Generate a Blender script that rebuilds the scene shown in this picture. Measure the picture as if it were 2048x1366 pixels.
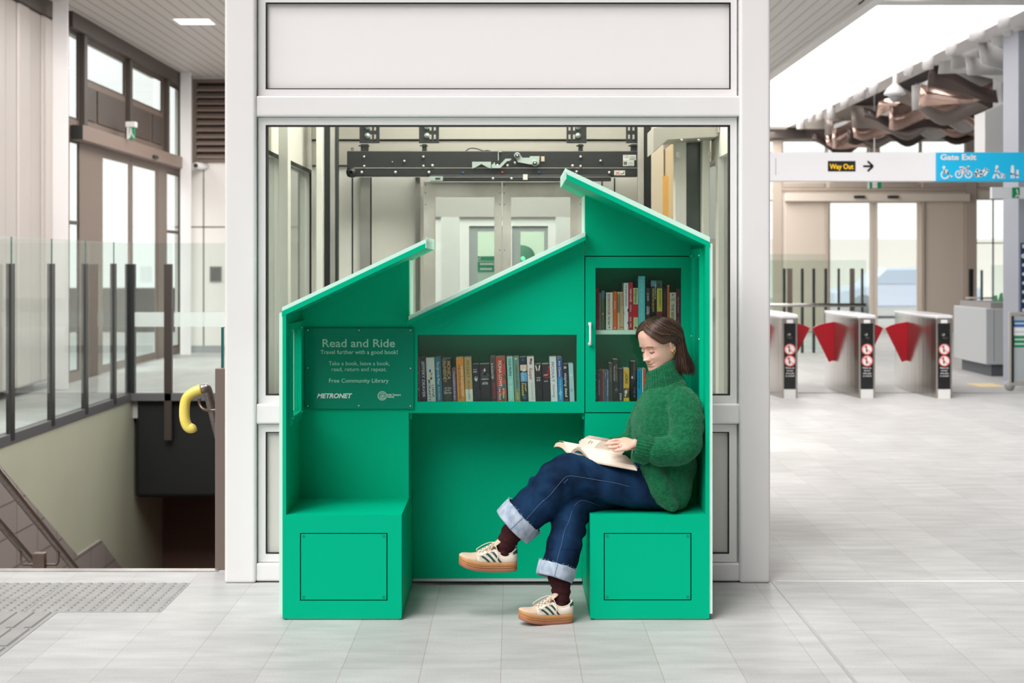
import bpy, bmesh, math, random
from mathutils import Vector, Matrix, Quaternion, noise

# ---------------------------------------------------------------- camera, sky, light, exposure
C = bpy.context.scene
for o in list(bpy.data.objects):
    bpy.data.objects.remove(o)
COL = C.collection
rng = random.Random(7)

F = 3048.5          # focal length in pixels of the 2048 wide frame
EYE = 1.5203        # camera height
CAMD = 6.5          # camera to the kiosk's front plane (y = 0)
HOR = 527.0         # horizon row

cam = bpy.data.cameras.new('camera')
cam.sensor_width = 36.0
cam.lens = F * 36.0 / 2048.0
cam.shift_y = -(683.0 - HOR) / 2048.0
cam.clip_end = 400
cam.dof.use_dof = True
cam.dof.focus_distance = 6.62
cam.dof.aperture_fstop = 4.0
camo = bpy.data.objects.new('camera', cam)
COL.objects.link(camo)
camo.location = (0, -CAMD, EYE)
camo.rotation_euler = (math.pi / 2, 0, 0)
C.camera = camo

world = bpy.data.worlds.new('sky')
C.world = world
world.use_nodes = True
wn = world.node_tree
bg = wn.nodes['Background']
bg.inputs[0].default_value = (1.0, 0.985, 0.978, 1)
# bright overcast sky, brightest high up in front of the kiosk and to its left, white behind the building
tcw = wn.nodes.new('ShaderNodeTexCoord')
def sky_lobe(direction, lo, hi, value):
    dp = wn.nodes.new('ShaderNodeVectorMath'); dp.operation = 'DOT_PRODUCT'
    wn.links.new(tcw.outputs['Generated'], dp.inputs[0])
    dp.inputs[1].default_value = Vector(direction).normalized()
    mr = wn.nodes.new('ShaderNodeMapRange'); mr.interpolation_type = 'SMOOTHSTEP'
    mr.inputs[1].default_value = lo; mr.inputs[2].default_value = hi; mr.inputs[4].default_value = value
    wn.links.new(dp.outputs['Value'], mr.inputs[0])
    return mr.outputs[0]
def wadd(p, q):
    ad = wn.nodes.new('ShaderNodeMath'); ad.operation = 'ADD'
    wn.links.new(p, ad.inputs[0])
    if isinstance(q, (int, float)): ad.inputs[1].default_value = q
    else: wn.links.new(q, ad.inputs[1])
    return ad.outputs[0]
SKY_BASE, SKY_KEY, SKY_BACK = 0.14, 6.4, 1.3
wn.links.new(wadd(wadd(sky_lobe((-0.6, -0.62, 1.0), 0.8, 0.985, SKY_KEY), sky_lobe((0, 1, 0.06), 0.88, 0.95, SKY_BACK)), SKY_BASE), bg.inputs[1])

sun = bpy.data.lights.new('sun', 'SUN')
sun.energy = 0.6
sun.angle = math.radians(7)
sun.color = (1.0, 0.975, 0.95)
suno = bpy.data.objects.new('sun', sun)
COL.objects.link(suno)
suno.rotation_euler = Vector((0.16, 0.34, -1.0)).to_track_quat('-Z', 'Y').to_euler()

C.view_settings.view_transform = 'Standard'
C.view_settings.look = 'None'
C.view_settings.exposure = 0.05
C.view_settings.gamma = 1.0
C.view_settings.use_curve_mapping = False


def W(px, py, d):
    """a pixel of the 2048x1366 frame at depth d from the camera -> world point"""
    return Vector(((px - 1024.0) * d / F, d - CAMD, EYE - (py - HOR) * d / F))


def XP(px, d): return (px - 1024.0) * d / F
def ZP(py, d): return EYE - (py - HOR) * d / F


# ---------------------------------------------------------------- materials
def lin(c):
    if isinstance(c, str):
        c = [int(c[i:i + 2], 16) for i in (0, 2, 4)]
    out = []
    for v in c[:3]:
        v = v / 255.0
        out.append(v / 12.92 if v <= 0.04045 else ((v + 0.055) / 1.055) ** 2.4)
    return (*out, 1.0)


MATS = {}


def mat(name, col, rough=0.5, metal=0.0, spec=0.5, coat=0.0, bump=None, vary=None, sheen=0.0, emit=None):
    """procedural principled material; bump=(scale, strength, distance), vary=(scale, colour2, amount[, (sx,sy,sz)])"""
    if name in MATS:
        return MATS[name]
    m = bpy.data.materials.new(name)
    m.use_nodes = True
    nt = m.node_tree
    b = nt.nodes['Principled BSDF']
    b.inputs['Base Color'].default_value = lin(col)
    b.inputs['Roughness'].default_value = rough
    b.inputs['Metallic'].default_value = metal
    b.inputs['Specular IOR Level'].default_value = spec
    b.inputs['Coat Weight'].default_value = coat
    b.inputs['Coat Roughness'].default_value = 0.08
    b.inputs['Sheen Weight'].default_value = sheen
    if emit:
        b.inputs['Emission Color'].default_value = lin(emit[0])
        b.inputs['Emission Strength'].default_value = emit[1]
    if bump or vary:
        tc = nt.nodes.new('ShaderNodeTexCoord')
    if vary:
        n = nt.nodes.new('ShaderNodeTexNoise')
        n.inputs['Scale'].default_value = vary[0]
        n.inputs['Detail'].default_value = 5
        src = tc.outputs['Object']
        if len(vary) > 3:
            mp = nt.nodes.new('ShaderNodeMapping')
            mp.inputs['Scale'].default_value = vary[3]
            nt.links.new(src, mp.inputs[0])
            src = mp.outputs[0]
        nt.links.new(src, n.inputs['Vector'])
        mr = nt.nodes.new('ShaderNodeMapRange')
        mr.inputs[1].default_value = 0.35
        mr.inputs[2].default_value = 0.65
        mr.inputs[4].default_value = vary[2]
        nt.links.new(n.outputs[0], mr.inputs[0])
        mx = nt.nodes.new('ShaderNodeMix')
        mx.data_type = 'RGBA'
        nt.links.new(mr.outputs[0], mx.inputs[0])
        mx.inputs[6].default_value = lin(col)
        mx.inputs[7].default_value = lin(vary[1])
        nt.links.new(mx.outputs[2], b.inputs['Base Color'])
    if bump:
        n2 = nt.nodes.new('ShaderNodeTexNoise')
        n2.inputs['Scale'].default_value = bump[0]
        n2.inputs['Detail'].default_value = 4
        nt.links.new(tc.outputs['Object'], n2.inputs['Vector'])
        bp = nt.nodes.new('ShaderNodeBump')
        bp.inputs['Strength'].default_value = bump[1]
        bp.inputs['Distance'].default_value = bump[2]
        nt.links.new(n2.outputs[0], bp.inputs['Height'])
        nt.links.new(bp.outputs[0], b.inputs['Normal'])
    MATS[name] = m
    return m


def glass(name, tint, refl=1.0, rough=0.0, haze=0.0):
    """thin sheet glass: tinted transparency with a Fresnel reflection"""
    if name in MATS:
        return MATS[name]
    m = bpy.data.materials.new(name)
    m.use_nodes = True
    nt = m.node_tree
    nt.nodes.remove(nt.nodes['Principled BSDF'])
    out = nt.nodes['Material Output']
    tr = nt.nodes.new('ShaderNodeBsdfTransparent')
    tr.inputs[0].default_value = tuple(math.sqrt(c) for c in lin(tint)[:3]) + (1,)   # two faces per pane
    gl = nt.nodes.new('ShaderNodeBsdfGlossy')
    gl.inputs['Roughness'].default_value = rough
    fr = nt.nodes.new('ShaderNodeFresnel')
    fr.inputs[0].default_value = 1.45
    mu = nt.nodes.new('ShaderNodeMath')
    mu.operation = 'MULTIPLY'
    mu.inputs[1].default_value = refl
    nt.links.new(fr.outputs[0], mu.inputs[0])
    ge = nt.nodes.new('ShaderNodeNewGeometry')
    iv = nt.nodes.new('ShaderNodeMath'); iv.operation = 'SUBTRACT'; iv.inputs[0].default_value = 1.0
    nt.links.new(ge.outputs['Backfacing'], iv.inputs[1])
    m3 = nt.nodes.new('ShaderNodeMath'); m3.operation = 'MULTIPLY'; m3.use_clamp = True
    nt.links.new(mu.outputs[0], m3.inputs[0]); nt.links.new(iv.outputs[0], m3.inputs[1])
    mx = nt.nodes.new('ShaderNodeMixShader')
    nt.links.new(m3.outputs[0], mx.inputs[0])
    base = tr
    if haze > 0:
        df = nt.nodes.new('ShaderNodeBsdfDiffuse')
        df.inputs[0].default_value = (0.85, 0.9, 0.88, 1)
        m2 = nt.nodes.new('ShaderNodeMixShader')
        m2.inputs[0].default_value = haze
        nt.links.new(tr.outputs[0], m2.inputs[1])
        nt.links.new(df.outputs[0], m2.inputs[2])
        base = m2
    nt.links.new(base.outputs[0], mx.inputs[1])
    nt.links.new(gl.outputs[0], mx.inputs[2])
    nt.links.new(mx.outputs[0], out.inputs[0])
    MATS[name] = m
    return m


# ---------------------------------------------------------------- mesh helpers
class MB:
    def __init__(self):
        self.v, self.f, self.m, self.s = [], [], [], []
        self.mi, self.sm = 0, False

    def mat(self, i, smooth=None):
        self.mi = i
        if smooth is not None:
            self.sm = smooth
        return self

    def face(self, idx):
        self.f.append(tuple(idx)); self.m.append(self.mi); self.s.append(self.sm)

    def add(self, vs, fs):
        o = len(self.v)
        self.v += [Vector(v) for v in vs]
        for f in fs:
            self.face([o + i for i in f])
        return self

    def box(self, x0, x1, y0, y1, z0, z1):
        if x0 > x1: x0, x1 = x1, x0
        if y0 > y1: y0, y1 = y1, y0
        if z0 > z1: z0, z1 = z1, z0
        return self.add([(x0, y0, z0), (x1, y0, z0), (x1, y1, z0), (x0, y1, z0), (x0, y0, z1), (x1, y0, z1), (x1, y1, z1), (x0, y1, z1)],
                        [(3, 2, 1, 0), (4, 5, 6, 7), (0, 1, 5, 4), (1, 2, 6, 5), (2, 3, 7, 6), (3, 0, 4, 7)])

    def prism(self, poly, a, b, axis='y'):
        """2-D polygon extruded: axis y -> poly is (x,z); x -> (y,z); z -> (x,y)"""
        def P(p, t):
            return (p[0], t, p[1]) if axis == 'y' else ((t, p[0], p[1]) if axis == 'x' else (p[0], p[1], t))
        area = sum(poly[i][0] * poly[(i + 1) % len(poly)][1] - poly[(i + 1) % len(poly)][0] * poly[i][1] for i in range(len(poly)))
        if area < 0:
            poly = poly[::-1]
        a, b = min(a, b), max(a, b)
        n = len(poly)
        vs = [P(p, a) for p in poly] + [P(p, b) for p in poly]
        fs = [tuple(range(n))[::-1], tuple(range(n, 2 * n))]
        for i in range(n):
            j = (i + 1) % n
            fs.append((i, j, j + n, i + n))
        if axis == 'y':
            fs = [f[::-1] for f in fs]
        return self.add(vs, fs)

    def tube(self, pts, r, seg=10, caps=True, closed=False):
        pts = [Vector(p) for p in pts]
        n = len(pts)
        rs = r if isinstance(r, (list, tuple)) else [r] * n
        fr = frames(pts, closed)
        o = len(self.v)
        for i in range(n):
            t, u, w = fr[i]
            for k in range(seg):
                a = 2 * math.pi * k / seg
                self.v.append(pts[i] + (u * math.cos(a) + w * math.sin(a)) * rs[i])
        for i in range(n if closed else n - 1):
            j = (i + 1) % n
            for k in range(seg):
                l = (k + 1) % seg
                self.face((o + i * seg + k, o + i * seg + l, o + j * seg + l, o + j * seg + k))
        if caps and not closed:
            self.face([o + k for k in range(seg)][::-1])
            self.face([o + (n - 1) * seg + k for k in range(seg)])
        return self

    def cyl(self, a, b, r, seg=16, r2=None):
        a, b = Vector(a), Vector(b)
        return self.tube([a, b], [r, r if r2 is None else r2], seg)

    def sphere(self, c, r, seg=16, rings=10, zr=None):
        c = Vector(c)
        rz = zr or r
        o = len(self.v)
        self.v.append(c + Vector((0, 0, rz)))
        for i in range(1, rings):
            t = math.pi * i / rings
            for k in range(seg):
                a = 2 * math.pi * k / seg
                self.v.append(c + Vector((r * math.sin(t) * math.cos(a), r * math.sin(t) * math.sin(a), rz * math.cos(t))))
        self.v.append(c - Vector((0, 0, rz)))
        e = len(self.v) - 1
        for k in range(seg):
            l = (k + 1) % seg
            self.face((o, o + 1 + k, o + 1 + l))
            self.face((e, o + 1 + (rings - 2) * seg + l, o + 1 + (rings - 2) * seg + k))
            for i in range(rings - 2):
                self.face((o + 1 + i * seg + k, o + 1 + (i + 1) * seg + k, o + 1 + (i + 1) * seg + l, o + 1 + i * seg + l))
        return self

    def loft(self, rings, caps=True, closed_ring=True):
        """rings: list of equal length point lists"""
        o = len(self.v)
        n, k = len(rings), len(rings[0])
        for r in rings:
            self.v += [Vector(p) for p in r]
        for i in range(n - 1):
            for a in range(k if closed_ring else k - 1):
                b = (a + 1) % k
                self.face((o + i * k + a, o + i * k + b, o + (i + 1) * k + b, o + (i + 1) * k + a))
        if caps and closed_ring:
            self.face([o + a for a in range(k)][::-1])
            self.face([o + (n - 1) * k + a for a in range(k)])
        return self

    def wallh(self, outer, holes, y0, y1):
        """flat plate in the xz plane between y0 and y1 with rectangular holes; outer and holes = (x0,x1,z0,z1)"""
        xs = sorted({outer[0], outer[1], *[h[0] for h in holes], *[h[1] for h in holes]})
        zs = sorted({outer[2], outer[3], *[h[2] for h in holes], *[h[3] for h in holes]})
        xs = [x for x in xs if outer[0] - 1e-9 <= x <= outer[1] + 1e-9]
        zs = [z for z in zs if outer[2] - 1e-9 <= z <= outer[3] + 1e-9]

        def solid(i, j):
            if i < 0 or j < 0 or i >= len(xs) - 1 or j >= len(zs) - 1:
                return False
            cx, cz = (xs[i] + xs[i + 1]) / 2, (zs[j] + zs[j + 1]) / 2
            return not any(h[0] < cx < h[1] and h[2] < cz < h[3] for h in holes)
        for i in range(len(xs) - 1):
            for j in range(len(zs) - 1):
                if not solid(i, j):
                    continue
                a, b, c, d = xs[i], xs[i + 1], zs[j], zs[j + 1]
                self.add([(a, y0, c), (b, y0, c), (b, y0, d), (a, y0, d)], [(0, 1, 2, 3)])
                self.add([(a, y1, c), (b, y1, c), (b, y1, d), (a, y1, d)], [(3, 2, 1, 0)])
                if not solid(i - 1, j): self.add([(a, y0, c), (a, y0, d), (a, y1, d), (a, y1, c)], [(0, 1, 2, 3)])
                if not solid(i + 1, j): self.add([(b, y0, c), (b, y1, c), (b, y1, d), (b, y0, d)], [(0, 1, 2, 3)])
                if not solid(i, j - 1): self.add([(a, y0, c), (a, y1, c), (b, y1, c), (b, y0, c)], [(0, 1, 2, 3)])
                if not solid(i, j + 1): self.add([(a, y0, d), (b, y0, d), (b, y1, d), (a, y1, d)], [(0, 1, 2, 3)])
        return self

    def rot(self, start, axis, ang, pivot):
        """turn the vertices added since index start"""
        R = Matrix.Rotation(ang, 3, axis)
        p = Vector(pivot)
        for i in range(start, len(self.v)):
            self.v[i] = R @ (self.v[i] - p) + p
        return self

    def build(self, name, mats, parent=None, bevel=0.0, seg=2, loc=None, merge=0.0):
        me = bpy.data.meshes.new(name)
        org = Vector(loc) if loc is not None else Vector((0, 0, 0))
        me.from_pydata([tuple(v - org) for v in self.v], [], self.f)
        if not isinstance(mats, (list, tuple)):
            mats = [mats]
        for m in mats:
            me.materials.append(m)
        me.polygons.foreach_set('material_index', self.m)
        me.polygons.foreach_set('use_smooth', self.s)
        me.update()
        if merge or bevel:
            bm = bmesh.new(); bm.from_mesh(me)
            bmesh.ops.remove_doubles(bm, verts=bm.verts, dist=merge or 1e-5)
            bmesh.ops.recalc_face_normals(bm, faces=bm.faces)
            bm.to_mesh(me); bm.free()
        o = bpy.data.objects.new(name, me)
        COL.objects.link(o)
        o.location = org
        if parent is not None:
            o.parent = parent
            o.matrix_parent_inverse = Matrix.Translation(-world_loc(parent))
        if bevel:
            md = o.modifiers.new('edge', 'BEVEL')
            md.width = bevel; md.segments = seg; md.limit_method = 'ANGLE'; md.angle_limit = math.radians(40)
        return o


def world_loc(o):
    v = Vector(o.location)
    return v


def frames(pts, closed=False):
    n = len(pts)
    out = []
    u = None
    for i in range(n):
        if closed:
            t = pts[(i + 1) % n] - pts[i - 1]
        elif i == 0: t = pts[1] - pts[0]
        elif i == n - 1: t = pts[-1] - pts[-2]
        else: t = (pts[i + 1] - pts[i]).normalized() + (pts[i] - pts[i - 1]).normalized()
        t = t.normalized() if t.length > 1e-9 else Vector((0, 0, 1))
        if u is None:
            u = t.cross(Vector((0, 0, 1)))
            if u.length < 0.05: u = t.cross(Vector((1, 0, 0)))
        u = u - t * u.dot(t)
        if u.length < 1e-6: u = t.orthogonal()
        u.normalize()
        out.append((t, u, t.cross(u)))
    return out


def spline(pts, n):
    """Catmull-Rom through pts, n points per span; works on tuples of any length"""
    P = [list(p) for p in pts]
    P = [[2 * a - b for a, b in zip(P[0], P[1])]] + P + [[2 * a - b for a, b in zip(P[-1], P[-2])]]
    out = []
    for i in range(1, len(P) - 2):
        for k in range(n):
            t = k / n
            out.append(tuple(0.5 * (2 * b + (c - a) * t + (2 * a - 5 * b + 4 * c - d) * t * t + (3 * b - a - 3 * c + d) * t ** 3)
                             for a, b, c, d in zip(P[i - 1], P[i], P[i + 1], P[i + 2])))
    out.append(tuple(P[-2]))
    return out


def tag(o, label=None, cat=None, group=None, kind=None):
    if label: o['label'] = label
    if cat: o['category'] = cat
    if group: o['group'] = group
    if kind: o['kind'] = kind
    return o


def thing(name, label, cat, loc=(0, 0, 0), group=None):
    o = bpy.data.objects.new(name, None)
    COL.objects.link(o)
    o.location = loc
    o.empty_display_size = 0.05
    return tag(o, label, cat, group)


def struct(o):
    o['kind'] = 'structure'
    return o


_txt_cache = {}


def text2d(s, bold=0.0, shear=0.0, spacing=1.0):
    """(points, faces, width, cap height) of a flat text"""
    key = (s, bold, shear, spacing)
    if key in _txt_cache:
        return _txt_cache[key]
    cu = bpy.data.curves.new('lettering', 'FONT')
    cu.body = s
    cu.size = 1.0
    cu.offset = bold
    cu.shear = shear
    cu.space_character = spacing
    cu.resolution_u = 3
    o = bpy.data.objects.new('lettering', cu)
    COL.objects.link(o)
    me = bpy.data.meshes.new_from_object(o.evaluated_get(bpy.context.evaluated_depsgraph_get()))
    vs = [(v.co.x, v.co.y) for v in me.vertices]
    fs = [tuple(p.vertices) for p in me.polygons]
    bpy.data.objects.remove(o); bpy.data.curves.remove(cu); bpy.data.meshes.remove(me)
    if not vs:
        vs = [(0, 0), (0.1, 0), (0.1, 0.1)]; fs = [(0, 1, 2)]
    x0 = min(v[0] for v in vs); x1 = max(v[0] for v in vs)
    vs = [(v[0] - x0, v[1]) for v in vs]
    _txt_cache[key] = (vs, fs, x1 - x0, 0.7)
    return _txt_cache[key]


def put_text(mb, s, u0, v0, width=None, cap=None, bold=0.0, shear=0.0, mapf=None, align='l'):
    """adds a text to mb. (u0,v0) baseline start; mapf(u,v)->world"""
    vs, fs, w, c = text2d(s, bold, shear)
    su = sv = None
    if cap: sv = cap / 0.73
    if width: su = width / max(w, 1e-6)
    if su is None: su = sv
    if sv is None: sv = su
    off = 0 if align == 'l' else (-w * su / 2 if align == 'c' else -w * su)
    mb.add([mapf(u0 + off + x * su, v0 + y * sv) for x, y in vs], fs)
    return mb


def disc(mb, c, r, mapf, seg=24, r0=0.0):
    """flat disc or ring in a mapped plane"""
    if r0 <= 0:
        vs = [mapf(c[0] + r * math.cos(2 * math.pi * k / seg), c[1] + r * math.sin(2 * math.pi * k / seg)) for k in range(seg)]
        mb.add(vs, [tuple(range(seg))])
    else:
        vs = []
        for k in range(seg):
            a = 2 * math.pi * k / seg
            vs += [mapf(c[0] + r * math.cos(a), c[1] + r * math.sin(a)), mapf(c[0] + r0 * math.cos(a), c[1] + r0 * math.sin(a))]
        mb.add(vs, [(2 * k, 2 * ((k + 1) % seg), 2 * ((k + 1) % seg) + 1, 2 * k + 1) for k in range(seg)])
    return mb


def bake(o, name, mats, parent=None, smooth=True):
    """apply the modifiers of o and link the result as a fresh mesh object"""
    dg = bpy.context.evaluated_depsgraph_get()
    dg.update()
    me = bpy.data.meshes.new_from_object(o.evaluated_get(dg))
    old = o.data
    bpy.data.objects.remove(o)
    bpy.data.meshes.remove(old)
    me.name = name
    me.materials.clear()
    for m in (mats if isinstance(mats, (list, tuple)) else [mats]):
        me.materials.append(m)
    n = bpy.data.objects.new(name, me)
    COL.objects.link(n)
    me.polygons.foreach_set('use_smooth', [smooth] * len(me.polygons))
    if parent is not None:
        n.parent = parent
        n.matrix_parent_inverse = Matrix.Translation(-world_loc(parent))
    return n
# ================================================================ SETTING MATERIALS
def tile_floor():
    m = bpy.data.materials.new('grey floor tile'); m.use_nodes = True
    nt = m.node_tree; N = nt.nodes; L = nt.links
    b = N['Principled BSDF']
    g = N.new('ShaderNodeNewGeometry')
    mp = N.new('ShaderNodeMapping'); mp.inputs['Location'].default_value = (0.0415, 0.185, 0)
    L.new(g.outputs['Position'], mp.inputs[0])
    br = N.new('ShaderNodeTexBrick')
    br.offset = 0.0; br.squash = 1.0
    br.inputs['Scale'].default_value = 1.0
    br.inputs['Mortar Size'].default_value = 0.0016
    br.inputs['Mortar Smooth'].default_value = 0.2
    br.inputs['Brick Width'].default_value = 0.2985
    br.inputs['Row Height'].default_value = 0.6
    br.inputs['Color1'].default_value = lin((180, 179, 178))
    br.inputs['Color2'].default_value = lin((190, 189, 188))
    br.inputs['Mortar'].default_value = lin((168, 158, 147))
    L.new(mp.outputs[0], br.inputs['Vector'])
    n1 = N.new('ShaderNodeTexNoise'); n1.inputs['Scale'].default_value = 3.2; n1.inputs['Detail'].default_value = 8
    mp2 = N.new('ShaderNodeMapping'); mp2.inputs['Scale'].default_value = (1.0, 3.5, 1)
    L.new(g.outputs['Position'], mp2.inputs[0]); L.new(mp2.outputs[0], n1.inputs['Vector'])
    n2 = N.new('ShaderNodeTexNoise'); n2.inputs['Scale'].default_value = 90; n2.inputs['Detail'].default_value = 3
    L.new(g.outputs['Position'], n2.inputs['Vector'])
    mr = N.new('ShaderNodeMapRange'); mr.inputs[1].default_value = 0.3; mr.inputs[2].default_value = 0.7; mr.inputs[3].default_value = 0.85; mr.inputs[4].default_value = 1.07
    L.new(n1.outputs[0], mr.inputs[0])
    mr2 = N.new('ShaderNodeMapRange'); mr2.inputs[1].default_value = 0.3; mr2.inputs[2].default_value = 0.7; mr2.inputs[3].default_value = 0.95; mr2.inputs[4].default_value = 1.04
    L.new(n2.outputs[0], mr2.inputs[0])
    mu = N.new('ShaderNodeMath'); mu.operation = 'MULTIPLY'
    L.new(mr.outputs[0], mu.inputs[0]); L.new(mr2.outputs[0], mu.inputs[1])
    vm = N.new('ShaderNodeVectorMath'); vm.operation = 'SCALE'
    L.new(br.outputs['Color'], vm.inputs[0]); L.new(mu.outputs[0], vm.inputs['Scale'])
    L.new(vm.outputs[0], b.inputs['Base Color'])
    b.inputs['Roughness'].default_value = 0.42
    b.inputs['Specular IOR Level'].default_value = 0.15
    bp = N.new('ShaderNodeBump'); bp.inputs['Strength'].default_value = 0.25; bp.inputs['Distance'].default_value = 0.002
    inv = N.new('ShaderNodeMath'); inv.operation = 'SUBTRACT'; inv.inputs[0].default_value = 1.0
    L.new(br.outputs['Fac'], inv.inputs[1]); L.new(inv.outputs[0], bp.inputs['Height'])
    L.new(bp.outputs[0], b.inputs['Normal'])
    return m


def slat_ceiling(name, c1, c2, pitch):
    m = bpy.data.materials.new(name); m.use_nodes = True
    nt = m.node_tree; N = nt.nodes; L = nt.links; b = N['Principled BSDF']
    g = N.new('ShaderNodeNewGeometry')
    sp = N.new('ShaderNodeSeparateXYZ'); L.new(g.outputs['Position'], sp.inputs[0])
    dv = N.new('ShaderNodeMath'); dv.operation = 'DIVIDE'; dv.inputs[1].default_value = pitch; L.new(sp.outputs[0], dv.inputs[0])
    fr = N.new('ShaderNodeMath'); fr.operation = 'FRACT'; L.new(dv.outputs[0], fr.inputs[0])
    gt = N.new('ShaderNodeMath'); gt.operation = 'GREATER_THAN'; gt.inputs[1].default_value = 0.82; L.new(fr.outputs[0], gt.inputs[0])
    mx = N.new('ShaderNodeMix'); mx.data_type = 'RGBA'; mx.inputs[6].default_value = lin(c1); mx.inputs[7].default_value = lin(c2)
    L.new(gt.outputs[0], mx.inputs[0]); L.new(mx.outputs[2], b.inputs['Base Color'])
    b.inputs['Roughness'].default_value = 0.5
    return m


M_floor = tile_floor()
M_white = mat('white painted steel', (230, 226, 226), 0.32, vary=(2.0, (225, 221, 222), 0.6))
M_offwhite = mat('off white panel', (226, 222, 218), 0.5)
M_beige = mat('beige fin', (198, 189, 184), 0.5)
M_brown = mat('brown metal frame', (112, 96, 86), 0.45)
M_dbrown = mat('dark brown metal', (70, 60, 54), 0.5)
M_taupe = mat('taupe metal', (216, 205, 192), 0.5)
M_dtaupe = mat('dark taupe metal', (120, 106, 95), 0.5)
M_black = mat('black metal', (26, 28, 29), 0.4)
M_gasket = mat('black rubber gasket', (14, 14, 15), 0.6)
M_olive = mat('pale olive wall paint', (186, 188, 166), 0.6, vary=(1.5, (178, 181, 160), 0.6))
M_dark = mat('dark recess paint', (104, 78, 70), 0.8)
M_steel = mat('brushed stainless steel', (190, 186, 182), 0.3, metal=1.0, vary=(6.0, (160, 156, 152), 0.8, (8, 8, 0.4)))
M_steel2 = mat('dull stainless steel', (205, 203, 200), 0.42, metal=0.85, vary=(4.0, (176, 174, 170), 0.9))
M_glass = glass('clear glass', (235, 243, 240), 1.0)
M_glassg = glass('greenish balustrade glass', (233, 242, 238), 1.0)
M_edge = mat('green glass edge', (30, 92, 86), 0.15)
M_haze = glass('frosted band', (230, 240, 235), 0.6, haze=0.5)
M_greyd = mat('dark grey rail', (92, 92, 94), 0.45)
M_green_sign = mat('exit sign green', (0, 140, 90), 0.4)
M_lum = mat('luminous skylight', (250, 248, 247), 0.6, emit=((255, 252, 250), 1.7))
M_lamp = mat('ceiling lamp lens', (255, 255, 255), 0.4, emit=((255, 253, 250), 1.6))

# ================================================================ FLOOR AND STAIRWELL
SX0, SX1, SY0, SY1 = -4.47, -1.473, 1.06, 11.35       # stair opening
b = MB()
for (x0, x1, y0, y1) in ((-14, 18, -34, SY0), (-14, SX0, SY0, SY1), (SX1, 18, SY0, SY1), (-14, 18, SY1 + 0.1, 27.2)):
    b.box(x0, x1, y0, y1, -0.3, 0)
struct(b.build('floor', M_floor))
b = MB().box(-60, -5.85, 5, 90, -0.35, -0.02).box(-60, 60, 27.35, 90, -0.35, -0.02).box(18, 60, 5, 27.3, -0.35, -0.02)
struct(b.build('ground', mat('pale outdoor paving', (205, 203, 200), 0.8, vary=(0.6, (190, 188, 186), 0.8))))

b = MB().box(SX0, SX1 + 0.02, SY0 - 0.05, SY0 + 0.012, -0.02, 0.006)
struct(b.build('trim_1', M_steel2))                         # stair edge strip
b = MB().box(1.238, 1.252, -6.4, 0.79, -0.01, 0.0025)
struct(b.build('trim_2', mat('brushed metal strip', (176, 176, 177), 0.45, metal=0.3)))
b = MB().box(1.262, 12, 0.785, 0.797, -0.01, 0.002)
struct(b.build('trim_3', mat('white sealant', (240, 239, 237), 0.6)))

# stairwell walls
struct(MB().box(SX0 - 0.25, SX0 + 0.003, 0.5, SY1 + 1.8, -5.2, -0.091).build('wall_stair_left', M_olive))
dado = [(d - CAMD, z) for d, z in ((12.98, -0.095), (15.62, -1.47), (16.5, -1.47), (17.4, -1.96), (17.8, -2.17), (17.8, -4.9), (8.0, -4.9), (8.0, -0.095))]
M_dado = bpy.data.materials.new('brown grey wall tile'); M_dado.use_nodes = True
_n = M_dado.node_tree
_g = _n.nodes.new('ShaderNodeNewGeometry'); _m = _n.nodes.new('ShaderNodeMapping'); _m.inputs['Rotation'].default_value = (0, 0, 0)
_c = _n.nodes.new('ShaderNodeSeparateXYZ'); _k = _n.nodes.new('ShaderNodeCombineXYZ'); _b = _n.nodes.new('ShaderNodeTexBrick')
_n.links.new(_g.outputs['Position'], _c.inputs[0]); _n.links.new(_c.outputs[1], _k.inputs[0]); _n.links.new(_c.outputs[2], _k.inputs[1])
_m.inputs['Rotation'].default_value = (0, 0, 0.0)
_n.links.new(_k.outputs[0], _m.inputs[0]); _n.links.new(_m.outputs[0], _b.inputs['Vector'])
_b.offset = 0; _b.inputs['Scale'].default_value = 1; _b.inputs['Brick Width'].default_value = 0.6; _b.inputs['Row Height'].default_value = 0.3
_b.inputs['Mortar Size'].default_value = 0.008
_b.inputs['Color1'].default_value = lin((158, 148, 144)); _b.inputs['Color2'].default_value = lin((150, 141, 137)); _b.inputs['Mortar'].default_value = lin((110, 102, 98))
_n.links.new(_b.outputs[0], _n.nodes['Principled BSDF'].inputs['Base Color'])
struct(MB().prism(dado, SX0, SX0 + 0.02, 'x').build('trim_4', M_dado))
b = MB()
for i in range(24):
    y0 = SY0 + 0.02 + 0.31 * i
    z = -0.17 * (i + 1)
    b.box(SX0 + 0.021, SX1 - 0.002, y0, y0 + 0.33, z - 0.25, z)
struct(b.build('floor_stair', mat('stair tread', (120, 114, 110), 0.6)))
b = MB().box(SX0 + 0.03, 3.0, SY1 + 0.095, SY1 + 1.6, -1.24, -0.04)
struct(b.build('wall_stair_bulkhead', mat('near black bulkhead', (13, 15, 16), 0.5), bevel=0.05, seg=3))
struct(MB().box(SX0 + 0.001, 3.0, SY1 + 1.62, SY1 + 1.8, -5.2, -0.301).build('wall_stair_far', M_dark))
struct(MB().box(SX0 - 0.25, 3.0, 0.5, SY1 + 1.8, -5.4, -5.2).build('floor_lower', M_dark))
struct(MB().box(SX1 + 0.0, SX1 + 0.06, SY0 + 0.06, SY1 + 1.6, -5.2, -0.301).build('wall_stair_right', M_dark))

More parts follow.
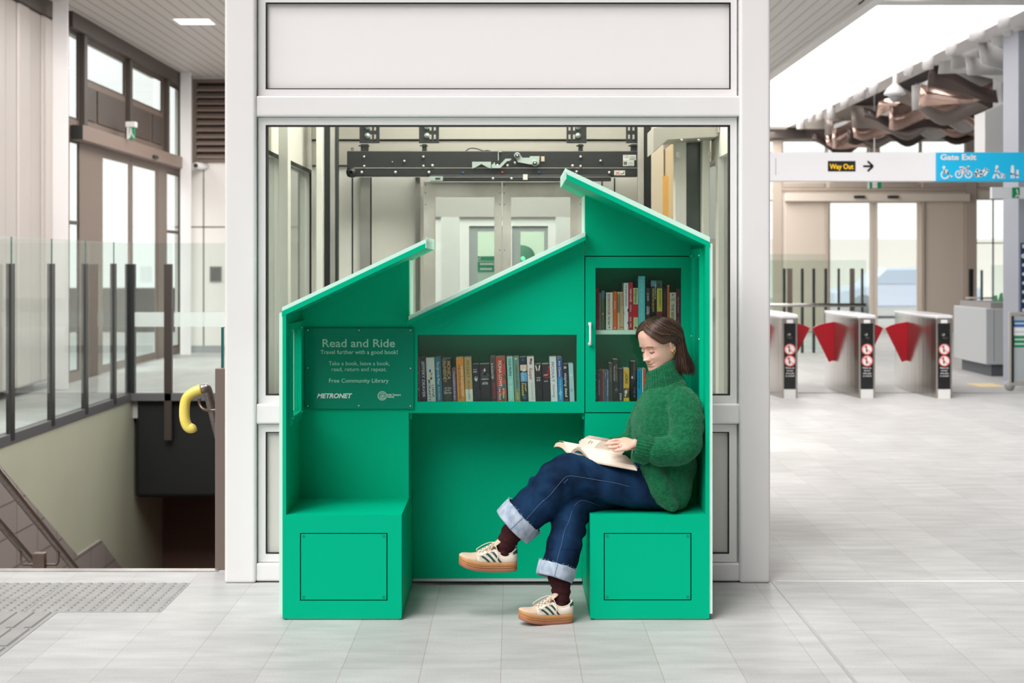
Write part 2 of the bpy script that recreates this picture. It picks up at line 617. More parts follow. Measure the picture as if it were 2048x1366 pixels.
# ---- parapet on the lift side of the stair
t = thing('stair_parapet', 'brown metal stair parapet with clear glass on top beside the white lift column', 'balustrade', (SX1 + 0.027, SY0, 0))
MB().box(SX1, SX1 + 0.054, SY0 - 0.002, 9.0, -0.28, 1.0).build('panel', M_brown.copy() if False else mat('brown parapet metal', (112, 99, 92), 0.42), t, bevel=0.004)
g = MB().mat(0).box(SX1 + 0.022, SX1 + 0.034, SY0 + 0.05, 9.0, 1.0, 1.2)
g.mat(1).box(SX1 + 0.0215, SX1 + 0.0345, SY0 + 0.046, SY0 + 0.05, 1.0, 1.2).box(SX1 + 0.0215, SX1 + 0.0345, SY0 + 0.046, 9.0, 1.2, 1.202)
g.build('glass_panel', [M_glassg, M_edge], t)

# ---- handrail with the yellow end
D = 7.75
t = thing('stair_handrail', 'steel stair handrail with a curled bright yellow end cover', 'handrail', W(400, 778, D))
yp = [W(x, y, D) for x, y in ((390, 851.5), (384, 856), (376, 854), (370.5, 842), (368.8, 826), (370.2, 806), (376, 793), (388, 784), (402, 778.5))]
yp = [Vector(p) for p in spline([tuple(p) for p in yp], 4)]
n = len(yp)
rr = [0.0265] * n
rr[0] = 0.012; rr[1] = 0.021
MB().mat(0, True).tube(yp, rr, 14).build('grip_cover', mat('yellow plastic', (240, 220, 108), 0.22, coat=0.4, vary=(9, (228, 206, 84), 0.7)), t)
sp = [W(402, 778.5, D), W(410, 776.5, 7.76), W(415, 781, 7.8), W(423, 812, 7.92), W(440, 880, 8.2), W(470, 985, 8.7)]
MB().mat(0, True).tube([Vector(p) for p in spline([tuple(p) for p in sp], 5)], 0.024, 14).build('rail', M_steel, t)
bp_ = [W(399, 796, 7.76), W(399, 806, 7.76), W(403, 815, 7.75), W(412, 820.5, 7.73), W(424, 820.5, 7.7), Vector((SX1 - 0.002, 1.2, ZP(820, 7.7)))]
MB().mat(0, True).tube([Vector(p) for p in spline([tuple(p) for p in bp_], 4)], 0.0075, 10).build('bracket', mat('bronze bracket metal', (120, 104, 96), 0.35, metal=0.8), t)

# ---- twin handrails in the stairwell
t = thing('twin_handrail', 'pair of dark steel handrails on a post going down the stairwell', 'handrail', (-3.2535, 4.0, -2.2))
for X in (-3.124, -3.383):
    MB().mat(0, True).tube([(X, d - CAMD, -0.44 - 0.56 * (d - 10.5)) for d in (8.6, 10.0, 12.0, 13.6)], 0.027, 12).build('rail', M_steel, t)
py = 10.5 - CAMD
MB().box(-3.295, -3.212, py - 0.03, py + 0.03, -2.9, -0.47).build('post', M_brown, t, bevel=0.006)
for X in (-3.124, -3.383):
    s_ = 1 if X > -3.25 else -1
    MB().mat(0, True).tube([Vector(p) for p in spline([(X, py, -0.46), (X, py, -0.52), (X - s_ * 0.012, py, -0.548), (X - s_ * 0.03, py, -0.553), (-3.2535, py, -0.553)], 4)], 0.009, 8).build('bracket', M_brown, t)

# ---- glass balustrade round the stairwell
t = thing('glass_balustrade', 'glass balustrade with dark metal posts around the stairwell opening', 'balustrade', (SX0, 8, 0))
MB().box(SX0 - 0.08, SX0 + 0.014, 0.5, SY1 + 0.09, -0.09, 0.001).build('base_channel', M_greyd, t)
MB().box(SX0 + 0.015, -1.5, SY1 - 0.03, SY1 + 0.09, -0.085, 0.001).build('base_channel', M_greyd, t)
for d in (13.55, 14.75, 15.92, 17.06):
    MB().box(SX0 - 0.03, SX0 + 0.018, d - CAMD, d - CAMD + 0.11, -0.06, 1.52).build('post', mat('charcoal post', (48, 46, 45), 0.4), t, bevel=0.004)
MB().box(SX0 - 0.06, SX0 + 0.05, SY1 - 0.02, SY1 + 0.08, -0.06, 1.515).build('post', M_black, t, bevel=0.006)
for X in (-4.02, -2.9):
    MB().box(X - 0.05, X + 0.04, SY1 - 0.03, SY1 + 0.05, -0.55, 1.515).build('post', mat('brown black post', (58, 50, 46), 0.4), t, bevel=0.006)
for y0, y1 in ((5.95, 7.09), (7.11, 8.28), (8.30, 9.45), (9.47, 10.59), (10.61, 11.33)):
    g = MB().mat(0).box(SX0 - 0.006, SX0 + 0.006, y0, y1, 0.02, 1.76)
    g.mat(1).box(SX0 - 0.0065, SX0 + 0.0065, y0 - 0.006, y0, 0.02, 1.76)
    g.build('glass_panel', [M_glassg, M_edge], t)
for x0, x1 in ((SX0 + 0.02, -3.98), (-3.96, -2.92), (-2.9, -1.5)):
    g = MB().mat(0).box(x0, x1, SY1 + 0.01, SY1 + 0.022, 0.02, 1.76)
    g.mat(1).box(x0, x1, SY1 + 0.005, SY1 + 0.009, 0.78, 0.95)
    g.build('glass_panel', [M_glassg, M_haze], t)

# ---- tactile paving
M_tact = mat('grey tactile tile', (160, 158, 156), 0.55, spec=0.2, bump=(140, 0.3, 0.002), vary=(5, (148, 146, 144), 0.8))
def knob(b, x, y, r=0.0175, r2=0.0105, h=0.0065, seg=12):
    o = len(b.v)
    for rr_, z in ((r, 0.0014), (r2, 0.0014 + h)):
        for k in range(seg):
            b.v.append(Vector((x + rr_ * math.cos(2 * math.pi * k / seg), y + rr_ * math.sin(2 * math.pi * k / seg), z)))
    for k in range(seg):
        l = (k + 1) % seg
        b.face((o + k, o + l, o + seg + l, o + seg + k))
    b.face(tuple(o + seg + k for k in range(seg)))
for i, lab in enumerate(('dimpled grey tactile tile at the right end of the row by the stair edge', 'dimpled grey tactile tile second from the right end of its row',
                         'dimpled grey tactile tile third from the right end of its row', 'dimpled grey tactile tile cut by the photo edge')):
    xr = -1.5295 - 0.2985 * i
    b = MB().box(xr - 0.2965, xr, 0.14, 0.745, -0.02, 0.0015)
    for u in range(6):
        for v in range(12):
            knob(b, xr - 0.024 - u * 0.0497, 0.166 + v * 0.0502)
    tag(b.build('tactile_tile', M_tact, loc=(xr - 0.15, 0.44, 0)), lab, 'tactile tile', 'dimpled warning tiles before the stairs')
k = 0
for r in range(3):
    for c_ in range(2):
        xr = -1.98 - 0.3 * c_; y1 = 0.138 - 0.305 * r
        b = MB().box(xr - 0.298, xr, y1 - 0.302, y1, -0.02, 0.0015)
        for u in range(4):
            xc = xr - 0.0375 - u * 0.075
            b.prism([(xc - 0.0185, 0.0012), (xc - 0.0125, 0.0075), (xc + 0.0125, 0.0075), (xc + 0.0185, 0.0012)], y1 - 0.29, y1 - 0.012, 'y')
        if W(0, 0, 1) is not None and (xr + 0.0) * F / (y1 + CAMD) + 1024 < 4:
            continue
        lab = ('ribbed grey tactile tile touching the dimpled row on its right edge', 'ribbed grey tactile tile left of the first ribbed one', 'ribbed grey tactile tile one row nearer, partly out of the photo',
               'ribbed grey tactile tile in the middle row at the photo edge', 'ribbed grey tactile tile nearest the camera', 'ribbed grey tactile tile at the far left')[k]
        k += 1
        tag(b.build('directional_tile', M_tact, loc=(xr - 0.15, y1 - 0.15, 0)), lab, 'tactile tile', 'ribbed guide tiles')

# ================================================================ LEFT HALL
FX = -5.63
def yL(px): return 5.63 * F / (1024 - px) - CAMD
def swapxy(b):
    b.v = [Vector((v.y, v.x, v.z)) for v in b.v]
    b.f = [f[::-1] for f in b.f]
    return b
win = {'window_1': (137.5, 158, 3.37, 4.5), 'window_2': (167, 250, 3.94, 4.48), 'window_3': (258, 325, 3.94, 4.48), 'window_4': (333, 360, 3.3, 4.48),
       'window_5': (139, 159, 0.12, 3.1), 'window_6': (334, 360, 0.12, 3.02)}
holes = [(yL(a), yL(c), z0, z1) for a, c, z0, z1 in win.values()]
holes.append((yL(203), yL(316), 0.0, 3.06))
b = MB().wallh((yL(130), yL(364), 0.0, 4.7), holes, FX - 0.035, FX)
struct(swapxy(b).build('wall_left', M_brown))
for nme, (a, c, z0, z1) in win.items():
    fr = MB().wallh((yL(a), yL(c), z0, z1), [(yL(a) + 0.03, yL(c) - 0.03, z0 + 0.03, z1 - 0.03)], FX - 0.03, FX - 0.006)
    if z1 - z0 > 2: fr.box(yL(a), yL(c), FX - 0.03, FX - 0.006, 2.02, 2.07)
    f = struct(swapxy(fr).build(nme, M_dbrown))
    swapxy(MB().box(yL(a) + 0.03, yL(c) - 0.03, FX - 0.02, FX - 0.014, z0 + 0.03, z1 - 0.03)).build('pane', M_glass, f)
# door leaves
for nme, a, c in (('door_1', 203, 262.5), ('door_2', 263.5, 316)):
    y0, y1 = yL(a), yL(c)
    fr = MB().wallh((y0, y1, 0.01, 3.06), [(y0 + 0.09, y1 - 0.09, 0.12, 2.98)], FX - 0.03, FX - 0.006)
    f = struct(swapxy(fr).build(nme, M_brown))
    swapxy(MB().box(y0 + 0.09, y1 - 0.09, FX - 0.02, FX - 0.014, 0.12, 2.98)).build('pane', M_glass, f)
# raised panels and mullions over the doors
b = MB()
for px in (161.5, 253.5, 329):
    b.box(yL(px) - 0.07, yL(px) + 0.07, FX - 0.02, FX + 0.07, 3.3, 4.7)
for a, c in ((168, 190), (192, 249), (259, 300), (302, 324)):
    b.box(yL(a) + .03, yL(c) - .03, FX - 0.02, FX + 0.02, 3.42, 3.86)
b.box(yL(130), yL(362), FX - 0.02, FX + 0.1, 4.5, 4.7)
struct(swapxy(b).build('trim_5', M_dbrown))
t = thing('door_header', 'long brown automatic door header box over the left hall doors', 'door header', (FX, 15, 3.2))
b = MB().box(yL(141), yL(362), FX + 0.005, FX + 0.16, 3.1, 3.29)
swapxy(b).build('housing', mat('brown header box', (128, 110, 100), 0.45), t, bevel=0.006)
swapxy(MB().box(yL(141) - 0.004, yL(141), FX + 0.008, FX + 0.157, 3.103, 3.287)).build('end_cap', M_black, t)
swapxy(MB().box(yL(284), yL(291), FX + 0.161, FX + 0.2, 3.12, 3.17)).build('sensor', M_black, t)
b = MB().box(yL(130), yL(205), FX + 0.001, FX + 0.02, 0.0, 3.09)
# fins
ft = thing('facade_fin_screen', 'row of tall beige vertical fins along the left wall', 'screen', (FX - 0.1, 10.5, 0))
for i in range(10):
    y0 = 8.2 + i * 0.44
    MB().box(FX - 0.3, FX + 0.03 - 0.02 * (i % 2), y0, y0 + 0.405, 0.1, 4.5).build('fin', M_beige, ft, bevel=0.03)
struct(MB().box(FX - 0.52, FX - 0.45, 7.5, 12.9, 0.0, 4.49).build('wall_left_2', M_offwhite))
struct(MB().box(FX - 0.5, FX + 0.05, 7.5, 12.3, 4.5, 4.7).build('trim_6', M_dbrown))
for i, (d, x0, x1) in enumerate(((18.3, -5.52, -5.33), (25.3, -5.51, -5.33))):
    struct(MB().box(x0, x1, d - CAMD, d - CAMD + 0.03, 0, 4.7).build('trim_%d' % (7 + i), M_white, bevel=0.01))
# end wall
EY = 19.5
struct(MB().wallh((-5.75, -1.3, 0.0, 4.7), [(-5.4, -4.0, 3.28, 4.63)], EY, EY + 0.2).build('wall_back_left', mat('pale wall panel', (222, 217, 212), 0.45)))
b = MB()
for x in (-5.26, -4.0, -2.7): b.box(x - 0.012, x + 0.012, EY - 0.004, EY + 0.001, 0, 3.28)
b.box(-5.75, -1.3, EY - 0.004, EY + 0.001, 2.13, 2.155)
struct(b.build('trim_9', mat('dark panel joint', (120, 114, 108), 0.6)))
struct(MB().box(-5.75, -1.3, EY - 0.02, EY, 0, 0.12).build('baseboard_back', mat('grey skirting', (150, 150, 152), 0.5)))
t = thing('louvre_vent', 'brown horizontal louvre vent high on the end wall of the left hall', 'vent', (-4.7, EY, 3.9))
MB().box(-5.4, -4.0, EY + 0.16, EY + 0.22, 3.28, 4.63).build('backing', mat('dark vent backing', (40, 34, 31), 0.8), t)
MB().wallh((-5.44, -3.96, 3.24, 4.66), [(-5.38, -4.02, 3.3, 4.6)], EY - 0.03, EY).build('frame', M_brown, t)
for i in range(11):
    z = 3.32 + i * 0.115
    MB().prism([(EY - 0.06, z), (EY - 0.05, z - 0.012), (EY + 0.1, z + 0.075), (EY + 0.1, z + 0.09)], -5.38, -4.02, 'x').build('slat', mat('louvre slat', (150, 132, 122), 0.45), t)
t = thing('security_camera', 'small white bullet security camera under the louvre vent', 'camera', W(399, 332, 25.9))
p = W(399, 332, 25.8)
MB().mat(0, True).cyl(p + Vector((-0.03, -0.12, 0)), p + Vector((0.08, 0.2, 0)), 0.055, 14).build('body', M_white, t)
MB().mat(0, True).cyl(p + Vector((-0.036, -0.15, 0)), p + Vector((-0.03, -0.12, 0)), 0.035, 14).build('lens', M_black, t)
t = thing('intercom_panel', 'small dark grey square grille panel on the white end wall', 'panel', W(432, 548, 25.98))
p = W(432, 548, 26.0)
MB().box(p.x - 0.1, p.x + 0.1, EY - 0.03, EY, p.z - 0.13, p.z + 0.13).build('cover', mat('grey grille', (128, 124, 122), 0.5), t, bevel=0.006)
b = MB()
for i in range(8): b.box(p.x - 0.08, p.x + 0.08, EY - 0.034, EY - 0.03, p.z - 0.1 + i * 0.027, p.z - 0.092 + i * 0.027)
b.build('slot', M_black, t)
# exit sign hanging on the left facade
d = 21.6
t = thing('exit_sign', 'small green and white exit sign box on the brown panels above the left doors', 'sign', W(261, 262, d))
p0, p1 = W(253, 250, d), W(271, 278, d)
MB().box(p0.x - 0.02, p1.x, p0.y, p0.y + 0.12, p0.z - 0.03, p0.z + 0.05).build('housing', M_white, t, bevel=0.01)
MB().box(p0.x, p1.x - 0.02, p0.y + 0.02, p0.y + 0.06, p1.z, p0.z - 0.03).build('plate', M_green_sign, t)
b = MB()
xm, zm = (p0.x + p1.x) / 2, (p0.z + p1.z) / 2
disc(b, (xm - 0.01, zm + 0.045), 0.014, lambda u, v: (u, p0.y + 0.018, v), 10)
b.add([(xm - .035, p0.y + .018, zm - .08), (xm - .015, p0.y + .018, zm - .08), (xm + .012, p0.y + .018, zm + .03), (xm - .018, p0.y + .018, zm + .03)], [(0, 1, 2, 3)])
b.add([(xm + .03, p0.y + .018, zm - .08), (xm + .045, p0.y + .018, zm - .08), (xm + .012, p0.y + .018, zm - .01), (xm - .005, p0.y + .018, zm - .01)], [(0, 1, 2, 3)])
b.box(p0.x, p0.x + 0.03, p0.y + 0.015, p0.y + 0.019, p1.z, p0.z - 0.03)
b.build('pictogram', M_white, t)
# ceiling and lamp
struct(MB().box(-6.2, -1.0, 9.0, EY + 0.2, 4.7, 4.9).build('ceiling_left', slat_ceiling('pale slatted ceiling', (206, 200, 195), (168, 162, 157), 0.16)))
t = thing('ceiling_light', 'square recessed ceiling light in the left hall', 'lamp', (-4.14, 13.45, 4.7))
MB().wallh((-4.42, -3.9, 13.2, 13.74), [(-4.39, -3.93, 13.23, 13.71)], 0, 0.015).build('frame', M_white, t)
f_ = bpy.data.objects[-1] if False else None
for o in t.children:
    o.data.transform(Matrix(((1, 0, 0, 0), (0, 0, 1, 0), (0, 1, 0, 4.685), (0, 0, 0, 1))))
MB().box(-4.39, -3.93, 13.23, 13.71, 4.69, 4.698).build('diffuser', M_lamp, t)

# ================================================================ RIGHT HALL
RD = 33.6; RY = RD - CAMD
def xr(px): return XP(px, RD)
def zr(py): return ZP(py, RD)
Rw = {'window_11': (1480, 1552, 281, 305), 'window_12': (1565, 1653, 281, 306), 'window_13': (1655.5, 1737, 281, 306), 'window_14': (1759, 1841, 281, 306), 'window_15': (1843.5, 1932, 281, 306),
      'window_16': (1953, 2035, 281, 362), 'window_17': (1953, 2035, 398, 664), 'window_18': (1480, 1549, 400, 664), 'window_19': (1662, 1836, 352, 365)}
holes = [(xr(a), xr(c), zr(d), zr(b_)) for a, c, b_, d in Rw.values()]
holes.append((xr(1652), xr(1843), 0.0, zr(403)))
b = MB().wallh((xr(1470), xr(2300), 0.0, 5.2), holes, RY, RY + 0.15)
struct(b.build('wall_back_right', M_taupe))
for nme, (a, c, b_, d) in Rw.items():
    x0, x1, z0, z1 = xr(a), xr(c), zr(d), zr(b_)
    fr = MB().wallh((x0, x1, z0, z1), [(x0 + 0.02, x1 - 0.02, z0 + 0.02, z1 - 0.02)], RY + 0.04, RY + 0.09)
    if nme == 'window_17':
        fr.box(x0 + 0.37, x0 + 0.4, RY + 0.05, RY + 0.08, z0, z1).box(x0, x1, RY + 0.05, RY + 0.08, zr(487), zr(485))
    f = struct(fr.build(nme, M_dtaupe))
    MB().box(x0 + 0.02, x1 - 0.02, RY + 0.062, RY + 0.068, z0 + 0.02, z1 - 0.02).build('pane', M_glass, f)
for nme, a, c in (('door_3', 1652, 1747.5), ('door_4', 1748.5, 1843)):
    x0, x1 = xr(a), xr(c)
    hx0, hx1 = (xr(1661), xr(1740)) if nme == 'door_3' else (xr(1756), xr(1835))
    fr = MB().wallh((x0, x1, 0.01, zr(402)), [(hx0, hx1, 0.1, zr(406))], RY + 0.03, RY + 0.09)
    f = struct(fr.build(nme, M_taupe))
    MB().box(hx0, hx1, RY + 0.055, RY + 0.061, 0.1, zr(406)).build('pane', M_glass, f)
b = MB()
for a, c, y0, y1 in ((1545, 1563, 280, 668), (1738, 1758, 279, 306), (1651, 1656, 400, 668), (1842, 1848, 400, 668), (1930, 1951, 279, 668)):
    b.box(xr(a), xr(c), RY - 0.06, RY + 0.01, max(0, zr(y1)), zr(y0))
b.box(xr(1545), xr(2040), RY - 0.05, RY + 0.01, zr(381), zr(376))
for a, c in ((1568, 1649), (1658, 1736), (1760, 1838), (1846, 1928)):
    b.box(xr(a), xr(c), RY - 0.03, RY + 0.01, zr(375), zr(366))
struct(b.build('trim_10', mat('mid taupe trim', (182, 168, 154), 0.5)))
b = MB().box(xr(1572), xr(1648), RY - 0.02, RY + 0.01, 0.03, zr(404)).box(xr(1850), xr(1927), RY - 0.02, RY + 0.01, 0.03, zr(404))
struct(b.build('trim_11', mat('light taupe panel', (206, 193, 179), 0.55)))
struct(MB().box(xr(1470), xr(2300), RY - 0.25, RY - 0.001, zr(278), zr(260)).build('trim_17', mat('dark header band', (70, 62, 58), 0.6)))
t = thing('door_header', 'wide taupe automatic door header above the far right hall doors', 'door header', (xr(1750), RY, 2.9))
MB().box(xr(1569), xr(1936), RY - 0.16, RY - 0.02, zr(403), zr(388)).build('housing', M_taupe, t, bevel=0.008)
for px in (1715, 1782):
    MB().box(xr(px - 11), xr(px + 11), RY - 0.22, RY - 0.16, zr(397), zr(392)).build('sensor', M_black, t, bevel=0.01)
t = thing('exit_sign', 'small green running man exit sign hanging under the white sign beam in the right hall', 'sign', W(1750, 369, 30))
p0, p1 = W(1736, 361, 30), W(1763, 377, 30)
MB().box(p0.x, p1.x, p0.y, p0.y + 0.05, p1.z, p0.z).build('plate', M_green_sign, t)
b = MB(); xm = (p0.x + p1.x) / 2; zm = (p0.z + p1.z) / 2; yy = p0.y - 0.003
b.box(p0.x, p0.x + 0.03, yy, p0.y + 0.001, p1.z, p0.z).box(xm - 0.05, xm + 0.05, yy, p0.y + 0.001, p1.z + 0.01, p0.z - 0.01)
b.build('pictogram', M_white, t)
MB().cyl((xm, p0.y + 0.025, p0.z), (xm, p0.y + 0.025, 5.0), 0.012, 8).build('hanger', M_white, t)

# ceilings
struct(MB().box(1.25, 4.13, 9.8, RY + 0.15, 4.52, 4.8).build('ceiling_right', slat_ceiling('grey slatted ceiling', (196, 193, 189), (160, 157, 153), 0.14)))
b = MB().box(4.0, 4.13, 9.8, RY, 4.44, 4.52)
struct(b.build('trim_12', mat('pale grey ceiling edge', (214, 211, 208), 0.5)))
b = MB().box(4.13, 6.05, 11.1, 19.34, 4.52, 4.55).box(4.13, 6.05, 19.46, RY - 0.3, 4.52, 4.55)
struct(b.build('window_20', M_lum))
b = MB().box(4.13, 6.12, 19.34, 19.46, 4.51, 4.56).box(4.0, 9.0, 10.8, 11.1, 4.5, 4.6)
struct(b.build('trim_13', mat('grey ceiling seam', (206, 203, 201), 0.5)))
struct(MB().box(6.04, 6.4, 9.0, RY, 4.5, 4.6).build('trim_14', mat('white lighting trough', (226, 221, 218), 0.5)))
struct(MB().box(6.5, 15, 9.0, RY + 0.15, 5.0, 5.2).build('ceiling_right_2', mat('dark ceiling void', (66, 60, 58), 0.7)))
struct(MB().box(4.55, 15, 1.5, 11.7, 4.75, 5.0).build('ceiling_right_3', M_offwhite))

# downlights
for i, (px, py, w, h) in enumerate(((2007, 55, 24, 30), (1953, 81, 31, 26), (1902, 109, 22, 30), (1856, 139, 22, 30), (1817, 151, 19, 28), (1747, 187, 18, 24), (1719, 198, 24, 18), (1689, 214, 17, 20),
                                     (1662, 236, 16, 24), (1639, 238, 14, 18), (1622, 244, 12, 14), (1601, 258, 16, 20))):
    d = (4.5 - EYE) * F / (HOR - (py - h))
    X = XP(px, d)
    z1 = ZP(py, d); r = w * d / F / 2
    names = ('cylinder downlight at the near end of the row', 'wide cylinder downlight second from the near end', 'slim cylinder downlight third from the near end', 'cylinder downlight fourth from the near end',
             'cylinder downlight just nearer than the dome camera', 'cylinder downlight just beyond the dome camera', 'short wide cylinder downlight beyond the dome camera', 'cylinder downlight eighth from the near end',
             'cylinder downlight fourth from the far end', 'small cylinder downlight third from the far end', 'small cylinder downlight second from the far end', 'cylinder downlight at the far end of the row')
    t = thing('downlight', 'white ' + names[i] + ' under the right ceiling', 'downlight', (X, d - CAMD, 4.5), 'white downlights along the lighting trough')
    MB().mat(0, True).cyl((X, d - CAMD, z1 + 0.01), (X, d - CAMD, 4.505), r, 20).build('barrel', M_white, t)
    MB().mat(0, True).cyl((X, d - CAMD, z1), (X, d - CAMD, z1 + 0.012), r * 0.85, 20).build('lens', M_offwhite, t)

# dome camera
d = 23.6
t = thing('dome_camera', 'white dome security camera hanging below the right ceiling', 'camera', W(1790, 190, d))
c = W(1790, 186, d)
b = MB().mat(0, True)
prof = [(0.03, 0.3), (0.035, 0.15), (0.075, 0.11), (0.12, 0.07), (0.168, 0.0), (0.168, -0.024), (0.12, -0.04), (0.1, -0.046)]
b.loft([[c + Vector((r * math.cos(2 * math.pi * k / 24), r * math.sin(2 * math.pi * k / 24), z)) for k in range(24)] for r, z in prof])
b.build('housing', M_white, t)
MB().mat(0, True).sphere(c + Vector((0, 0, -0.046)), 0.1, 18, 12).build('dome', mat('smoked dome', (150, 150, 150), 0.1, coat=0.6), t)
MB().cyl(c + Vector((0, 0, 0.28)), (c.x, c.y, 4.53), 0.018, 10).build('stem', M_white, t)

# rippling ceiling baffles
M_baf = mat('pale grey baffle', (205, 203, 201), 0.4)
M_baf2 = mat('coppery mirror baffle', (226, 192, 178), 0.16, metal=0.85)
M_baf4 = mat('dark taupe baffle', (84, 72, 68), 0.3, metal=0.4)
M_baf3 = mat('warm grey baffle', (160, 148, 141), 0.35, metal=0.3)
st = thing('ceiling_baffle_sculpture', 'rippling ceiling sculpture of wavy grey and coppery baffles over the ticket gates', 'sculpture', (8.5, 18, 4.7))
br_ = random.Random(21)
for i in range(27):
    y = 11.9 + i * 0.56
    f_ = i / 26
    far_ = min(1.0, max(0.0, (i - 4) / 10))
    x0 = 6.3 + (0.35 * br_.random() if i > 10 else 0)
    nseg = 76
    ph, ph2 = i * 0.85 + br_.uniform(-.4, .4), br_.uniform(0, 6)
    xs = [x0 + k * 0.1 for k in range(nseg)]
    amp = 0.12 + 0.1 * br_.random()
    bot, tp = [], []
    for x in xs:
        sag = 0.30 + 0.16 * math.sin((x - 6.3) * 0.5 + 0.9 + f_ * 1.5)
        z = 4.52 - sag * (0.55 + 0.6 * far_) - amp * math.sin(x * (1.5 + 0.9 * far_) + ph) - 0.07 * far_ * math.sin(x * 5.3 + ph2)
        bot.append(z); tp.append(4.98 if i < 4 else min(4.98, z + 0.3 + 0.1 * math.sin(x * 2.3 + ph2)))
    b = MB().mat(0, True)
    rings = []
    for x, z0, z1 in zip(xs, bot, tp):
        bend = 0.2 * math.sin(x * 2.2 + ph) + 0.08 * math.sin(x * 6 + ph2) * far_
        rings.append([(x, y + bend, z0), (x, y + bend + 0.04, z0), (x, y + bend * 0.2 + 0.04, z1), (x, y + bend * 0.2, z1)])
    b.loft(rings)
    b.build('baffle', (M_baf if i < 8 else (M_baf3, M_baf2, M_baf4, M_baf2, M_baf, M_baf4)[i % 6]), st)

# ---- sign beam
SD = 17.0
def Y_(d): return d - CAMD
t = thing('wayfinding_sign', 'long white overhead sign box reading Way Out with a black arrow', 'sign', W(1700, 333, SD))
p0, p1 = W(1480, 305, SD), W(1872, 362, SD)
MB().box(p0.x, p1.x, p0.y, p0.y + 0.22, p1.z, p0.z).build('box', mat('sign white', (226, 224, 227), 0.4), t, bevel=0.004)
def smap(d, off=0.002): return lambda u, v: (XP(u, d), d - CAMD - off, ZP(v, d))
q = lambda b_, x0, x1, y0, y1, d, off: b_.add([(XP(x0, d), Y_(d) - off, ZP(y1, d)), (XP(x1, d), Y_(d) - off, ZP(y1, d)), (XP(x1, d), Y_(d) - off, ZP(y0, d)), (XP(x0, d), Y_(d) - off, ZP(y0, d))], [(0, 1, 2, 3)])
b = MB(); q(b, 1655.5, 1711, 322, 343, SD, 0.002); b.build('text_panel', mat('sign black', (20, 20, 20), 0.4), t)
b = MB(); put_text(b, 'Way Out', 1659, 338, width=48, cap=-10.5, bold=0.025, mapf=smap(SD, 0.004))
b.build('lettering', mat('sign yellow', (255, 200, 20), 0.5), t)
b = MB()
for (x0, y0), (x1, y1) in (((1726, 332.5), (1745, 332.5)), ((1735, 322.5), (1746, 332.5)), ((1735, 342.5), (1746, 332.5))):
    dx, dy = x1 - x0, y1 - y0; l = math.hypot(dx, dy); nx, ny = -dy / l * 2, dx / l * 2
    b.add([smap(SD, 0.004)(x0 + nx, y0 + ny), smap(SD, 0.004)(x0 - nx, y0 - ny), smap(SD, 0.004)(x1 - nx, y1 - ny), smap(SD, 0.004)(x1 + nx, y1 + ny)], [(0, 1, 2, 3)])
b.build('arrow', mat('sign black', 0), t)
b = MB(); q(b, 1551, 1551.8, 316, 350, SD, 0.002); b.build('seam', M_greyd, t)
for px in (1492, 1500):
    MB().cyl((XP(px, SD), Y_(SD) + 0.1, p0.z), (XP(px, SD), Y_(SD) + 0.1, 4.54), 0.02, 8).build('hanger', M_white, t)

t = thing('gate_sign', 'bright blue overhead sign reading Gate Exit with white pictograms', 'sign', W(1960, 333, SD))
p0, p1 = W(1872.5, 305, SD), W(2140, 362, SD)
MB().box(p0.x, p1.x, p0.y - 0.03, p0.y + 0.24, p1.z, p0.z).build('box', mat('sign blue', (0, 178, 226), 0.4), t, bevel=0.004)
for px in (2100, 2125):
    MB().cyl((XP(px, SD), Y_(SD) + 0.1, p0.z), (XP(px, SD), Y_(SD) + 0.1, 5.0), 0.02, 8).build('hanger', M_white, t)
sb = 0.034
b = MB(); put_text(b, 'Gate Exit', 1879, 320, width=72, cap=-11.5, bold=0.03, mapf=smap(SD, sb))
b.build('lettering', mat('sign white', 0), t)
S = smap(SD, sb)
def stroke(b_, pts, w, m):
    for (x0, y0), (x1, y1) in zip(pts[:-1], pts[1:]):
        dx, dy = x1 - x0, y1 - y0; l = max(1e-6, math.hypot(dx, dy)); nx, ny = -dy / l * w / 2, dx / l * w / 2
        ex, ey = dx / l * w * .3, dy / l * w * .3
        b_.add([m(x0 + nx - ex, y0 + ny - ey), m(x0 - nx - ex, y0 - ny - ey), m(x1 - nx + ex, y1 - ny + ey), m(x1 + nx + ex, y1 + ny + ey)], [(0, 1, 2, 3)])
b = MB()                                                            # wheelchair
disc(b, (1886, 335), 3, S, 12); stroke(b, [(1886, 338), (1887, 346), (1894, 346), (1898, 354), (1902, 353)], 3, S); disc(b, (1888, 350), 8.5, S, 20, 6)
stroke(b, [(1887, 341), (1893, 341)], 2.5, S)
b.build('pictogram', mat('sign white', 0), t)
b = MB()                                                            # bicycle
disc(b, (1916, 349), 8, S, 20, 5.5); disc(b, (1935, 349), 8, S, 20, 5.5)
stroke(b, [(1916, 349), (1922, 337), (1933, 337), (1926, 349), (1922, 337)], 2.5, S); stroke(b, [(1935, 349), (1932, 334), (1936, 333)], 2.5, S); stroke(b, [(1918, 335), (1925, 335)], 3, S)
b.build('pictogram', mat('sign white', 0), t)
b = MB()                                                            # hands with a card
stroke(b, [(1949, 347), (1953, 341), (1960, 344), (1960, 352), (1950, 352), (1949, 347)], 5, S); stroke(b, [(1962, 346), (1969, 338), (1974, 341), (1967, 351)], 4, S)
b.build('pictogram', mat('sign white', 0), t)
b = MB()                                                            # walker with a pram
disc(b, (1992, 334), 3.2, S, 12); stroke(b, [(1991, 338), (1989, 347), (1985, 356)], 4, S); stroke(b, [(1990, 346), (1996, 356)], 3.4, S); stroke(b, [(1991, 340), (1998, 346), (2002, 348)], 2.4, S)
